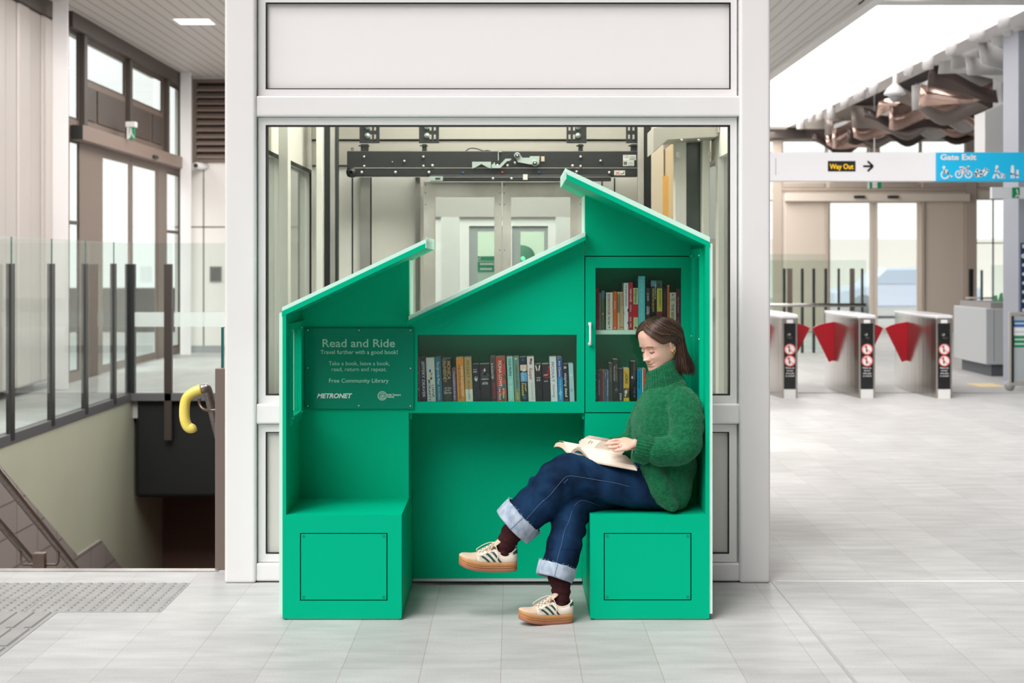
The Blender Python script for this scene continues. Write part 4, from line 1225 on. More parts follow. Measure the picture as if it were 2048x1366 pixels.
MB().mat(0, True).tube([(ox(x), OY + 0.04, oz(y)) for x, y in spline([(930, 303), (935, 298), (943, 295.5), (955, 297), (966, 301), (975, 300), (984, 303)], 4)], 0.0035, 8).build('cable', M_op, t)
MB().mat(0, True).tube([(ox(703.5 + 2.4 * math.cos(a)), OY + 0.03, oz(297.5 - 2.4 * math.sin(a))) for a in [k * math.pi / 6 for k in range(12)]], 0.0025, 6, closed=True).build('eye_bolt', M_op, t)
for x0, slots, bolt, leg in ((719, (742, 750), 735, (721, 736)), (838, (861, 869.5), 854, (844, 853)), (1133, (1139, 1148), 1156, (1157, 1166)), (1252, (1258, 1267), 1275, (1262, 1275))):
    x1 = x0 + 40 if x0 < 1200 else x0 + 26
    b = MB().wallh((ox(x0), ox(x1), oz(286.5), oz(236)), [(ox(s - 2), ox(s + 2), oz(y1), oz(y0)) for s in slots for y0, y1 in ((251, 261), (269, 283)) if s < x1], OY + 0.0, OY + 0.006)
    b.build('hanger_plate', M_op, t)
    for py in (254, 271.5):
        bb = MB().mat(0, True).cyl((ox(bolt), OY - 0.014, oz(py)), (ox(bolt), OY, oz(py)), 5.4 * OD / F, 16)
        bb.cyl((ox(bolt), OY - 0.022, oz(py)), (ox(bolt), OY - 0.012, oz(py)), 3 * OD / F, 6)
        if bolt < 1275: bb.build('bolt', M_zinc, t)
    MB().box(ox(leg[0]), ox(leg[1]), OY + 0.01, OY + 0.05, oz(304), oz(288)).box(ox(leg[0] - 4), ox(leg[1] + 2), OY, OY + 0.05, oz(292), oz(290)).build('hanger_leg', M_op, t)

# ---------------- doors
DD = 9.52; DY = DD - CAMD
for nme, a, c, g0, g1 in (('door_11', 847, 1003.5, 870.5, 988.5), ('door_12', 1005, 1165, 1022, 1141)):
    f = struct(MB().wallh((XP(a, DD), XP(c, DD), 0.02, ZP(364, DD)), [(XP(g0, DD), XP(g1, DD), 0.25, ZP(394, DD))], DY, DY + 0.035).build(nme, M_mirror, bevel=0.002))
    MB().box(XP(g0, DD), XP(g1, DD), DY + 0.014, DY + 0.022, 0.25, ZP(394, DD)).build('pane', glass('lift glass', 0), f)
    b = MB().mat(0, True)
    for px in (a + 4, c - 4):
        for py in (370, 386, 409, 500):
            b.cyl((XP(px, DD), DY - 0.003, ZP(py, DD)), (XP(px, DD), DY + 0.001, ZP(py, DD)), 0.0035, 8)
    b.build('rivet', M_greyd, f)
# landing on the far side
GD = 12.6; GY = GD - CAMD
M_landing = mat('landing wall white', (222, 222, 222), 0.5)
struct(MB().wallh((-1.6, 1.6, 0.0, 3.2), [(XP(938, GD), XP(1006, GD), 0.1, ZP(452, GD)), (XP(1024, GD), XP(1096, GD), 0.1, ZP(452, GD))], GY, GY + 0.1).build('wall_landing', M_landing))
struct(MB().box(-1.6, 1.6, GY - 0.03, GY - 0.001, ZP(434, GD), 3.2).build('trim_42', mat('grey landing fascia', (178, 174, 170), 0.6)))
struct(MB().box(-1.6, 1.6, BYY + 0.1, GY + 0.1, 3.21, 3.3).build('ceiling_landing', M_landing))
struct(MB().box(XP(882, 11.5), XP(918, 11.5), 11.5 - CAMD, 11.6 - CAMD, 0, ZP(434, 11.5)).build('trim_40', M_landing))
struct(MB().box(XP(1112, 11.5), XP(1150, 11.5), 11.5 - CAMD, 11.6 - CAMD, 0, ZP(434, 11.5)).build('trim_41', M_landing))
for nme, a, c in (('window_36', 938, 1006), ('window_37', 1024, 1096)):
    x0, x1 = XP(a, GD), XP(c, GD)
    f = struct(MB().wallh((x0, x1, 0.1, ZP(452, GD)), [(x0 + 0.07, x1 - 0.03, 0.15, ZP(463, GD))], GY + 0.02, GY + 0.08).build(nme, mat('landing frame grey', (150, 156, 156), 0.4)))
    MB().box(x0 + 0.07, x1 - 0.03, GY + 0.045, GY + 0.051, 0.15, ZP(463, GD)).build('pane', M_glassg, f)
struct(MB().box(-2.0, 2.0, 15.5 - CAMD, 15.6 - CAMD, 0, 3.2).build('wall_landing_far', mat('grey green wall', (186, 196, 182), 0.6)))
t = thing('landing_poster', 'small green and white notice seen through the lift doors', 'poster', W(970, 545, 13.1))
d = 13.1
MB().box(XP(953, d), XP(1000, d), d - CAMD, d - CAMD + 0.02, ZP(590, d), ZP(513, d)).build('sheet', mat('pale notice sheet', (206, 220, 212), 0.5), t)
MB().box(XP(951, d), XP(1001, d), d - CAMD - 0.005, d - CAMD, ZP(544, d), ZP(524, d)).build('green_band', mat('notice green', (60, 164, 130), 0.5), t)
MB().box(XP(955, d), XP(1001, d), d - CAMD - 0.006, d - CAMD, ZP(521, d), ZP(512.5, d)).build('green_band', mat('notice green', 0), t)
b = MB()
for y, x0, x1 in ((528, 960, 988), (538, 960, 984)): b.box(XP(x0, d), XP(x1, d), d - CAMD - 0.01, d - CAMD - 0.005, ZP(y + 2, d), ZP(y - 2, d))
put_text(b, 'N', 961, 520, cap=-6, bold=0.03, mapf=lambda u, v: (XP(u, d), d - CAMD - 0.009, ZP(v, d)))
b.build('lettering', M_white, t)
MB().box(XP(974, d), XP(978, d), d - CAMD + 0.005, d - CAMD + 0.02, 0.0, ZP(590, d)).build('stand', M_steel, t)
t = thing('green_machine', 'dark green rounded machine with a lit green lamp seen through the right lift door', 'machine', W(1040, 520, 13.2))
d = 13.2
MB().mat(0, True).prism([(XP(1014 + 28 * (1 - math.cos(a)), d), ZP(512 - 22 * math.sin(a), d)) for a in [k * math.pi / 12 for k in range(13)]] + [(XP(1070, d), 0.0), (XP(1014, d), 0.0)], d - CAMD, d - CAMD + 0.3, 'y').build('body', mat('machine green', (96, 150, 126), 0.4), t)
MB().mat(0, True).sphere((XP(1046, d), d - CAMD - 0.01, ZP(517, d)), 0.018, 12, 8).build('lamp', mat('green lamp', (120, 255, 190), 0.4, emit=((120, 255, 190), 2.0)), t)

# unseen fill light added to brighten the lift shaft
la = bpy.data.lights.new('shaft_fill', 'AREA'); la.shape = 'RECTANGLE'; la.size = 1.6; la.size_y = 1.2; la.energy = 85; la.color = (1.0, 0.97, 0.92)
lo_ = bpy.data.objects.new('shaft_fill', la); COL.objects.link(lo_); lo_.location = (-0.05, 1.9, 3.3)
# ================================================================ KIOSK
M_g = mat('green powder coat', (0, 178, 135), 0.45, spec=0.05)
M_gin = M_g
M_mint = mat('pale mint edge', (208, 240, 226), 0.5)
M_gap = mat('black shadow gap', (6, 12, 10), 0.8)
M_screw = mat('steel screw', (214, 210, 206), 0.25, metal=0.9)
M_gscrew = mat('green screw', (4, 150, 110), 0.35)
KP, KS, KB, KM = 0.455, 438.3, 0.715, 0.375          # panel plane, its scale, back plane, middle roof plane
def kx(px): return (px - 1024) / 469.0
def kz(py): return (1240 - py) / 469.0
def px_(px): return (px - 1024) / KS
def pz_(py): return EYE - (py - HOR) / KS
XL0, XL1 = -0.979, -0.9635                            # left wall
XR0, XR1 = 0.8255, 0.842                              # right wall
XM, XN = -0.471, 0.333                                # inner walls of the two houses
K = thing('library_kiosk', 'green house shaped community library kiosk with two bench seats against the white lift frame', 'kiosk', (0, 0.3, 0))
def rl(x):                                            # left roof underside, x -> z
    return kz(633.0) + (x - kx(563.6)) * 0.4746
def rr_(x):                                           # right roof underside
    return kz(359.0) - (x - kx(1134)) * 0.4745
def rm(x):                                            # middle roof underside (plane KM)
    s = F / (CAMD + KM)
    return EYE - (650.0 - HOR) / s + (x - (814.4 - 1024) / s) * 0.4755

# side walls with their window openings
OY0, OY1 = 0.1, 0.355
for nme, x0, x1, z0, z1, zt, m_, yb in (('side_wall', XL0, XL1, 0.857, 1.226, rl(XL1) + 0.002, M_g, 0.0008), ('side_wall', XR0, XR1, 0.835, 1.545, rr_(XR0) + 0.002, M_g, 0.0008)):
    swapxy(MB().wallh((yb, KB, 0.012, zt), [(OY0, OY1, z0, z1)], x0, x1)).build(nme, m_, K)
for x0, x1, z0, z1, zt in ((XL0 - 0.0145, XL0 - 0.0003, 0.857, 1.226, kz(626)), (XR1 + 0.0003, XR1 + 0.0135, 0.835, 1.545, kz(487))):
    swapxy(MB().wallh((0.004, KB, 0.026, zt), [(OY0 + 0.004, OY1 - 0.004, z0 + 0.004, z1 - 0.004)], x0, x1)).build('side_cladding', M_mint, K)
# raised window surrounds inside the walls
for x0, x1, za, zb, h0, h1 in ((XL1 + 0.0003, XL1 + 0.0165, 0.823, 1.262, 0.857, 1.226), (XR0 - 0.0165, XR0 - 0.0003, 0.8, 1.585, 0.835, 1.545)):
    sb_ = swapxy(MB().wallh((0.07, KP - 0.001, za, zb), [(OY0, OY1, h0, h1)], x0, x1)).build('window_surround', M_g, K)
    swapxy(MB().box(OY0, OY1, (XL1 if x0 < 0 else XR0) - 0.005, (XL1 if x0 < 0 else XR0) - 0.001, h0, h1)).build('window_glazing', glass('acrylic sheet', (236, 246, 241), 1.0, haze=0.004), sb_)
    xs = x1 if x0 < 0 else x0
    for y, z in ((0.09, zb - 0.03), (0.37, zb - 0.03), (0.09, za + 0.03), (0.37, za + 0.03), (0.09, (za + zb) / 2), (0.37, (za + zb) / 2)):
        if x0 < 0 and abs(z - (za + zb) / 2) < 0.01: continue
        MB().mat(0, True).sphere((xs, y, z), 0.0045, 10, 6).build('screw', M_screw, sb_)

# roofs
def roof(nme, pts_low, th, cl, y0, y1, mint_in=(0.0, 0.0)):
    (xa, za), (xb, zb) = pts_low
    o = MB().prism([(xa, za), (xb, zb), (xb, zb + th), (xa, za + th)], y0, y1, 'y').build(nme, M_g, K)
    sl = (zb - za) / (xb - xa)
    a, b2 = xa + mint_in[0], xb - mint_in[1]
    c = MB()
    z = lambda x: za + (x - xa) * sl + th + 0.0004
    c.prism([(a, z(a)), (b2, z(b2)), (b2, z(b2) + cl), (a, z(a) + cl)], y0 + 0.004, y1, 'y')
    c.build('roof_cladding', M_mint, o)
    return o
# left roof: from the left wall up to the free end
r1 = roof('roof', [(kx(563.6), rl(kx(563.6))), (kx(851), rl(kx(851)))], kz(0) - kz(10.3), kz(0) - kz(8.0), 0.0, KB)
r2 = roof('roof', [(kx(1132.7), rr_(kx(1132.7))), (kx(1420), rr_(kx(1420)))], kz(0) - kz(10.4), kz(0) - kz(10.2), 0.0, KB)
sm = F / (CAMD + KM)
r3 = roof('roof', [((814.4 - 1024) / sm, rm((814.4 - 1024) / sm)), (XN, rm(XN))], 8.0 / sm, 8.6 / sm, KM, KB, (0.006, 0.002))
# mint end caps with fluted tops at the two free ends
for r_, x, zz, s in ((r1, kx(851), rl(kx(851)), 1), (r2, kx(1132.7), rr_(kx(1132.7)), -1)):
    h = 20.6 / 469
    b = MB().box(x, x + s * 0.003, 0.0, KB, zz + 0.001, zz + h - 0.012)
    for k in range(9):
        y0 = 0.02 + k * 0.077
        b.box(x, x + s * 0.004, y0, y0 + 0.045, zz + h - 0.0125, zz + h + 0.004)
    b.build('end_cap', M_mint, r_)

# house panels (facing the camera)
th = 0.017
b = MB().prism([(XL1, 0.448), (XM, 0.448), (XM, rl(XM)), (XL1, rl(XL1))], KP, KP + th, 'y')
b.build('back_panel', M_g, K)
mid_hole = (px_(835), px_(1153.5), pz_(803.5), pz_(669.5))
b = MB().wallh((XM + 0.0005, XN - 0.0025, pz_(826), pz_(655)), [mid_hole], KP, KP + th)
b.prism([(XM + 0.0005, pz_(655)), (XN - 0.0025, pz_(655)), (XN - 0.0025, rm(XN)), (XM + 0.0005, rm(XM))], KP, KP + th, 'y')
b.build('shelf_front', M_g, K)
dz0, dz1 = pz_(824.5), pz_(513.5)
b = MB().prism([(XN, dz1 + 0.0045), (XR0, dz1 + 0.0045), (XR0, rr_(XR0)), (XN, rr_(XN))], KP, KP + th, 'y')
b.build('gable_panel', M_g, K)
MB().box(XN, XR0, KP, KP + th, 0.448, dz0 - 0.0045).build('back_panel', M_g, K)
# inner walls of the houses, dividing seats, nook and shelves
b = MB().mat(0).box(XM - th, XM, KP + th, KB, 0.448, rl(XM - th))
b.mat(1).box(XM, XM + 0.003, KP + th + 0.002, KB, rm(XM) + 0.03, rl(XM) - 0.001)
b.build('inner_wall', [M_g, M_mint], K)
b = MB().mat(0).box(XN, XN + th, KP + th, KB, 0.448, rr_(XN + th))
b.mat(1).box(XN - 0.003, XN, KP + th * 0.2, KB, rm(XN) + 0.036, rr_(XN) - 0.001)
b.build('inner_wall', [M_g, M_mint], K)
# nook back
MB().box(XM, XN, KB - 0.012, KB, 0.033, 0.86).build('nook_back', M_g, K)
MB().box(XM + 0.003, XN - 0.003, KB - 0.02, KB - 0.0125, 0.02, 0.0325).build('base_rail', mat('pale aluminium rail', (205, 206, 206), 0.35, metal=0.3), K)
for x, s in ((XM + 0.001, 1), (XN - 0.001, -1)):
    MB().box(x, x + s * 0.012, KP + 0.02, KP + 0.1, pz_(826) - 0.03, pz_(826) - 0.002).build('corner_bracket', M_g, K)
# cupboard carcasses
def carcass(x0, x1, z0, z1, y0, y1, t_=0.01):
    b = MB()
    b.box(x0 - t_, x0, y0, y1, z0 - t_, z1 + t_).box(x1, x1 + t_, y0, y1, z0 - t_, z1 + t_)
    b.box(x0, x1, y0, y1, z0 - t_, z0).box(x0, x1, y0, y1, z1, z1 + t_).box(x0, x1, y1 - t_, y1, z0, z1)
    return b
MIDZ = mid_hole[2] - 0.004
carcass(XM + 0.013, XN - 0.013, MIDZ, mid_hole[3] + 0.03, KP + th + 0.0005, KB - 0.022).build('shelf_box', M_g, K)
RZ = pz_(803.5) - 0.004
carcass(XN + th + 0.011, XR0 - 0.012, RZ, pz_(536) + 0.03, KP + th + 0.002, KB - 0.014).build('shelf_box', M_g, K)
MB().box(XM + 0.002, XN - 0.002, KP + th, KB - 0.022, pz_(826), pz_(826) + 0.012).build('underside', M_g, K)
SHZ = pz_(661) + 0.0
b = MB().mat(0).box(XN + th + 0.0115, XR0 - 0.0125, KP + 0.034, KB - 0.026, SHZ - 0.0195, SHZ)
b.build('shelf', M_mint, K)
# glazing in front of the shelves
MB().box(mid_hole[0], mid_hole[1], KP + 0.007, KP + 0.010, mid_hole[2], mid_hole[3]).build('shelf_glazing', glass('acrylic sheet', 0), K)
# cupboard door
dh = (px_(1191), px_(1362.5), pz_(803.5), pz_(536))
dr = MB().wallh((XN + 0.0015, XR0 - 0.001, dz0, dz1), [dh], KP, KP + th).build('door', M_g, K)
MB().box(dh[0], dh[1], KP + 0.007, KP + 0.010, dh[2], dh[3]).build('door_glazing', glass('acrylic sheet', 0), dr)
hx = px_(1180)
hb = MB().mat(0, True).tube([Vector(p) for p in spline([(hx, KP, pz_(648)), (hx, KP - 0.022, pz_(648.5)), (hx, KP - 0.028, pz_(652)), (hx, KP - 0.028, pz_(684)), (hx, KP - 0.022, pz_(687.5)), (hx, KP, pz_(688))], 4)], 0.0058, 10)
hb.cyl((hx, KP - 0.003, pz_(648)), (hx, KP, pz_(648)), 0.009, 14).cyl((hx, KP - 0.003, pz_(688)), (hx, KP, pz_(688)), 0.009, 14)
hb.build('handle', mat('white handle', (240, 238, 236), 0.3), dr)
# black strips paint in the shade inside the gaps round the door
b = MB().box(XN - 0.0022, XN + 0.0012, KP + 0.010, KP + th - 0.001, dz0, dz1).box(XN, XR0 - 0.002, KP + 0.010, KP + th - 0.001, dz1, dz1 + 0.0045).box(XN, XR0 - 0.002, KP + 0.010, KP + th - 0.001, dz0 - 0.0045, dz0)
b.build('door_gap_shade', M_gap, K)

# seats
ST = 0.4488
def seat(x0, x1, wall_l, pa):
    b = MB()
    b.wallh((x0, x1, 0.006, ST), [pa], -0.0008, th)                                   # front
    b.box(x0, x1, th, KB - 0.02, ST - th, ST)
    b.box(x0, x0 + th, th, KB - 0.02, 0.006, ST - th).box(x1 - th, x1, th, KB - 0.02, 0.006, ST - th)
    s = b.build('bench_seat', M_g, K)
    MB().box(x0 + 0.02, x1 - 0.01, 0.01, KB - 0.05, 0.0, 0.0062).build('base_strip', mat('white base strip', (240, 240, 238), 0.5), s)
    g = 0.0042
    p = MB().box(pa[0] + g, pa[1] - g, 0.0, th - 0.002, pa[2] + g, pa[3] - g).build('access_panel', M_g, s, bevel=0.0012)
    MB().box(pa[0] - 0.01, pa[1] + 0.01, th + 0.001, th + 0.004, pa[2] - 0.01, pa[3] + 0.01).build('panel_recess', M_gap, s)  # black sheet standing in for the shade behind the panel gap
    for xx in (pa[0] + 0.015, pa[1] - 0.016):
        for zz in (pa[2] + 0.015, pa[3] - 0.014):
            q_ = MB().mat(0, True); m_ = lambda u, v: (xx + u, 0.0003, zz + v)
            q_.mat(0); disc(q_, (0, 0), 0.0062, lambda u, v: (xx + u, -0.0006, zz + v), 16, 0.005)
            q_.mat(1); disc(q_, (0, 0), 0.005, lambda u, v: (xx + u, -0.0008, zz + v), 16)
            q_.mat(0); disc(q_, (0, 0), 0.0018, lambda u, v: (xx + u, -0.0011, zz + v), 10)
            q_.build('screw', [mat('dark screw rim', (6, 84, 62), 0.4), M_gscrew], s)
    return s
seat(XL0 + 0.0005, XM, True, (kx(600), kx(775), kz(1201.5), kz(1066)))
seat(XN, XR1 - 0.0005, False, (kx(1207.5), kx(1383), kz(1201), kz(1066)))

# sign plate
SPD = KP - 0.012 + CAMD
def spx(px): return XP(px, SPD)
def spz(py): return ZP(py, SPD)
SY = KP - 0.012
sp = MB().box(spx(609), spx(827.5), SY, SY + 0.006, spz(818), spz(656)).build('sign_plate', mat('deep green acrylic', (0, 140, 110), 0.15, spec=0.12), K, bevel=0.0015)
for px, py in ((615, 660), (718, 660), (821, 660), (615, 735.5), (821, 736.5), (615, 811.5), (718, 811.5), (821, 812)):
    MB().mat(0, True).sphere((spx(px), SY - 0.001, spz(py)), 0.0052, 12, 8).build('screw', M_screw, sp)
M_txt = mat('mint sign lettering', (168, 224, 204), 0.5)
M_txw = mat('white sign lettering', (244, 244, 244), 0.5)
T = lambda u, v: (spx(u), SY - 0.0006, spz(v))
for s, x0, x1, base, cap, bold, mm in (('Read and Ride', 645, 790, 694, 16.6, 0.012, M_txt), ('Travel further with a good book!', 641, 795.5, 708, 8.4, 0.012, M_txt), ('Take a book, leave a book,', 657.5, 779, 730.5, 8.3, 0.0, M_txt),
                                       ('read, return and repeat.', 663.5, 773, 742.3, 8.3, 0.0, M_txt), ('Free Community Library', 658, 777.5, 765, 8.2, 0.01, M_txt)):
    b = MB(); put_text(b, s, x0, base, width=x1 - x0, cap=-cap, bold=bold, mapf=T); b.build('lettering', mm, sp)
b = MB(); put_text(b, 'METRONET', 634, 796, width=70.5, cap=-9.4, bold=0.035, shear=0.25, mapf=T); b.build('lettering', M_txw, sp)
b = MB()
disc(b, (764.5, 791.5), 9.2, T, 32, 8.3); disc(b, (764.5, 791.5), 7.0, T, 28, 6.4)
for k in range(28):
    a = 2 * math.pi * k / 28
    disc(b, (764.5 + 7.65 * math.cos(a), 791.5 + 7.65 * math.sin(a)), 0.38, T, 6)
stroke(b, [(761, 796), (761, 789), (763, 787)], 1.1, T); stroke(b, [(768, 796), (768, 789), (766, 787)], 1.1, T); stroke(b, [(762.5, 796), (766.5, 796)], 1.2, T)
b.add([T(763, 790), T(766, 790), T(766, 793), T(764.5, 795), T(763, 793)], [(0, 1, 2, 3, 4)]); stroke(b, [(762.5, 788), (764.5, 786.6), (766.5, 788)], 0.9, T)
b.build('emblem', mat('mint emblem', (206, 236, 224), 0.5), sp)
b = MB(); put_text(b, 'Public Transport', 774.5, 791, width=27.5, cap=-3.1, bold=0.03, mapf=T); put_text(b, 'Authority', 774.5, 795, width=14, cap=-3.1, bold=0.03, mapf=T); b.build('lettering', M_txw, sp)

# ================================================================ BOOKS
M_page = mat('book pages', (226, 216, 196), 0.8)
def cmat(c, name=None):
    return mat('cover %02x%02x%02x' % tuple(c), c, 0.35)
def book(name, label, group, x0, x1, z0, h, y, depth, col, lean=0.0, bands=(), texts=(), hard=False, art=()):
    """spine at depth y facing the camera; bands=(t0,t1,colour) in share of the height from the top;
    texts=(string, t0, t1, u_centre, cap share of the width, colour, mode) mode v = reading down, h = across"""
    w = x1 - x0
    xm = (x0 + x1) / 2
    t = thing(name, label, 'book', (xm, y + depth / 2, z0), group)
    c = MB()
    ct = min(0.0022, w * 0.14)
    c.box(x0, x1, y, y + ct, z0, z0 + h)
    c.box(x0, x0 + ct * 0.6, y + ct, y + depth, z0, z0 + h).box(x1 - ct * 0.6, x1, y + ct, y + depth, z0, z0 + h)
    parts = [(c, 'cover', cmat(col), 0.0012)]
    p = MB().box(x0 + ct * 0.62, x1 - ct * 0.62, y + ct * 1.05, y + depth - 0.003, z0 + (0.003 if hard else 0.0004), z0 + h - (0.003 if hard else 0.0005))
    parts.append((p, 'page_block', M_page, 0))
    for b0, b1, bc in bands:
        parts.append((MB().box(x0 + 0.0002, x1 - 0.0002, y - 0.0003, y, z0 + h * (1 - b1), z0 + h * (1 - b0)), 'spine_band', cmat(bc), 0))
    for kind, u, v, sz, bc in art:
        a = MB(); mp = lambda p_, q_: (x0 + w * u + p_, y - 0.0005, z0 + h * (1 - v) + q_)
        if kind == 'dot': disc(a, (0, 0), sz * w, mp, 18)
        elif kind == 'ring': disc(a, (0, 0), sz * w, mp, 18, sz * w * 0.6)
        elif kind == 'blob':
            n_ = 14; r0 = random.Random(int(u * 1000 + v * 77)); a.add([mp(sz * w * r0.uniform(.5, 1.1) * math.cos(6.283 * k / n_), sz * w * 1.5 * r0.uniform(.5, 1.1) * math.sin(6.283 * k / n_)) for k in range(n_)], [tuple(range(n_))])
        elif kind == 'tri': a.add([mp(-sz * w, 0), mp(sz * w, 0), mp(0, sz * w * 2)], [(0, 1, 2)])
        elif kind == 'piece':       # chess piece outline
            s_ = sz * w
            a.add([mp(-s_, -1.6 * s_), mp(s_, -1.6 * s_), mp(s_ * .8, -1.3 * s_), mp(-s_ * .8, -1.3 * s_)], [(0, 1, 2, 3)]); a.add([mp(-.5 * s_, -1.3 * s_), mp(.5 * s_, -1.3 * s_), mp(.25 * s_, .3 * s_), mp(-.25 * s_, .3 * s_)], [(0, 1, 2, 3)])
            a.add([mp(-.5 * s_, .3 * s_), mp(.5 * s_, .3 * s_), mp(.4 * s_, 1.1 * s_), mp(-.4 * s_, 1.1 * s_)], [(0, 1, 2, 3)]); a.add([mp(-.1 * s_, 1.1 * s_), mp(.1 * s_, 1.1 * s_), mp(.1 * s_, 1.7 * s_), mp(-.1 * s_, 1.7 * s_)], [(0, 1, 2, 3)])
            a.add([mp(-.3 * s_, 1.35 * s_), mp(.3 * s_, 1.35 * s_), mp(.3 * s_, 1.5 * s_), mp(-.3 * s_, 1.5 * s_)], [(0, 1, 2, 3)])
        elif kind == 'hands':
            s_ = sz * w
            for s2 in (-1, 1): a.add([mp(s2 * s_, 1.3 * s_), mp(s2 * .6 * s_, 1.4 * s_), mp(s2 * .15 * s_, -.7 * s_), mp(s2 * .5 * s_, -.9 * s_), mp(s2 * .8 * s_, 0)], [(0, 1, 2, 3, 4)])
        elif kind == 'ribbon':
            s_ = sz * w
            pts = [(.7 * s_, 2.2 * s_), (.9 * s_, 1.2 * s_), (.2 * s_, .5 * s_), (.9 * s_, .1 * s_), (-.1 * s_, -.4 * s_), (-.9 * s_, -.9 * s_), (.2 * s_, -1.4 * s_), (.9 * s_, -1.0 * s_)]
            stroke(a, pts, .42 * s_, mp)
        elif kind == 'wave':
            pl = [mp(-w * .30 + w * .10 * math.sin(k * 1.05), -k * h * .042) for k in range(15)]
            pr = [mp(w * .5, -k * h * .042) for k in range(15)]
            for k in range(14): a.add([pl[k], pr[k], pr[k + 1], pl[k + 1]], [(0, 1, 2, 3)])
        parts.append((a, 'spine_art', cmat(bc), 0))
    for s, t0, t1, u, cap, tc, mode in texts:
        a = MB()
        if mode == 'v':
            put_text(a, s, 0, 0, width=h * (t1 - t0), cap=cap * w, bold=0.008, mapf=lambda p_, q_: (x0 + w * u - cap * w * 0.5 + q_, y - 0.0007, z0 + h * (1 - t0) - p_))
        else:
            put_text(a, s, 0, 0, width=w * cap, cap=h * (t1 - t0), bold=0.008, align='c', mapf=lambda p_, q_: (x0 + w * u + p_, y - 0.0007, z0 + h * (1 - t1) + q_))
        parts.append((a, 'lettering', cmat(tc), 0))
    if lean:
        for mb, *_r in parts:
            mb.rot(0, 'Y', lean, (x0 if lean > 0 else x1, y, z0))
    for mb, nme, mm, bv in parts:
        mb.build(nme, mm, t, bevel=bv, seg=2)
    return t

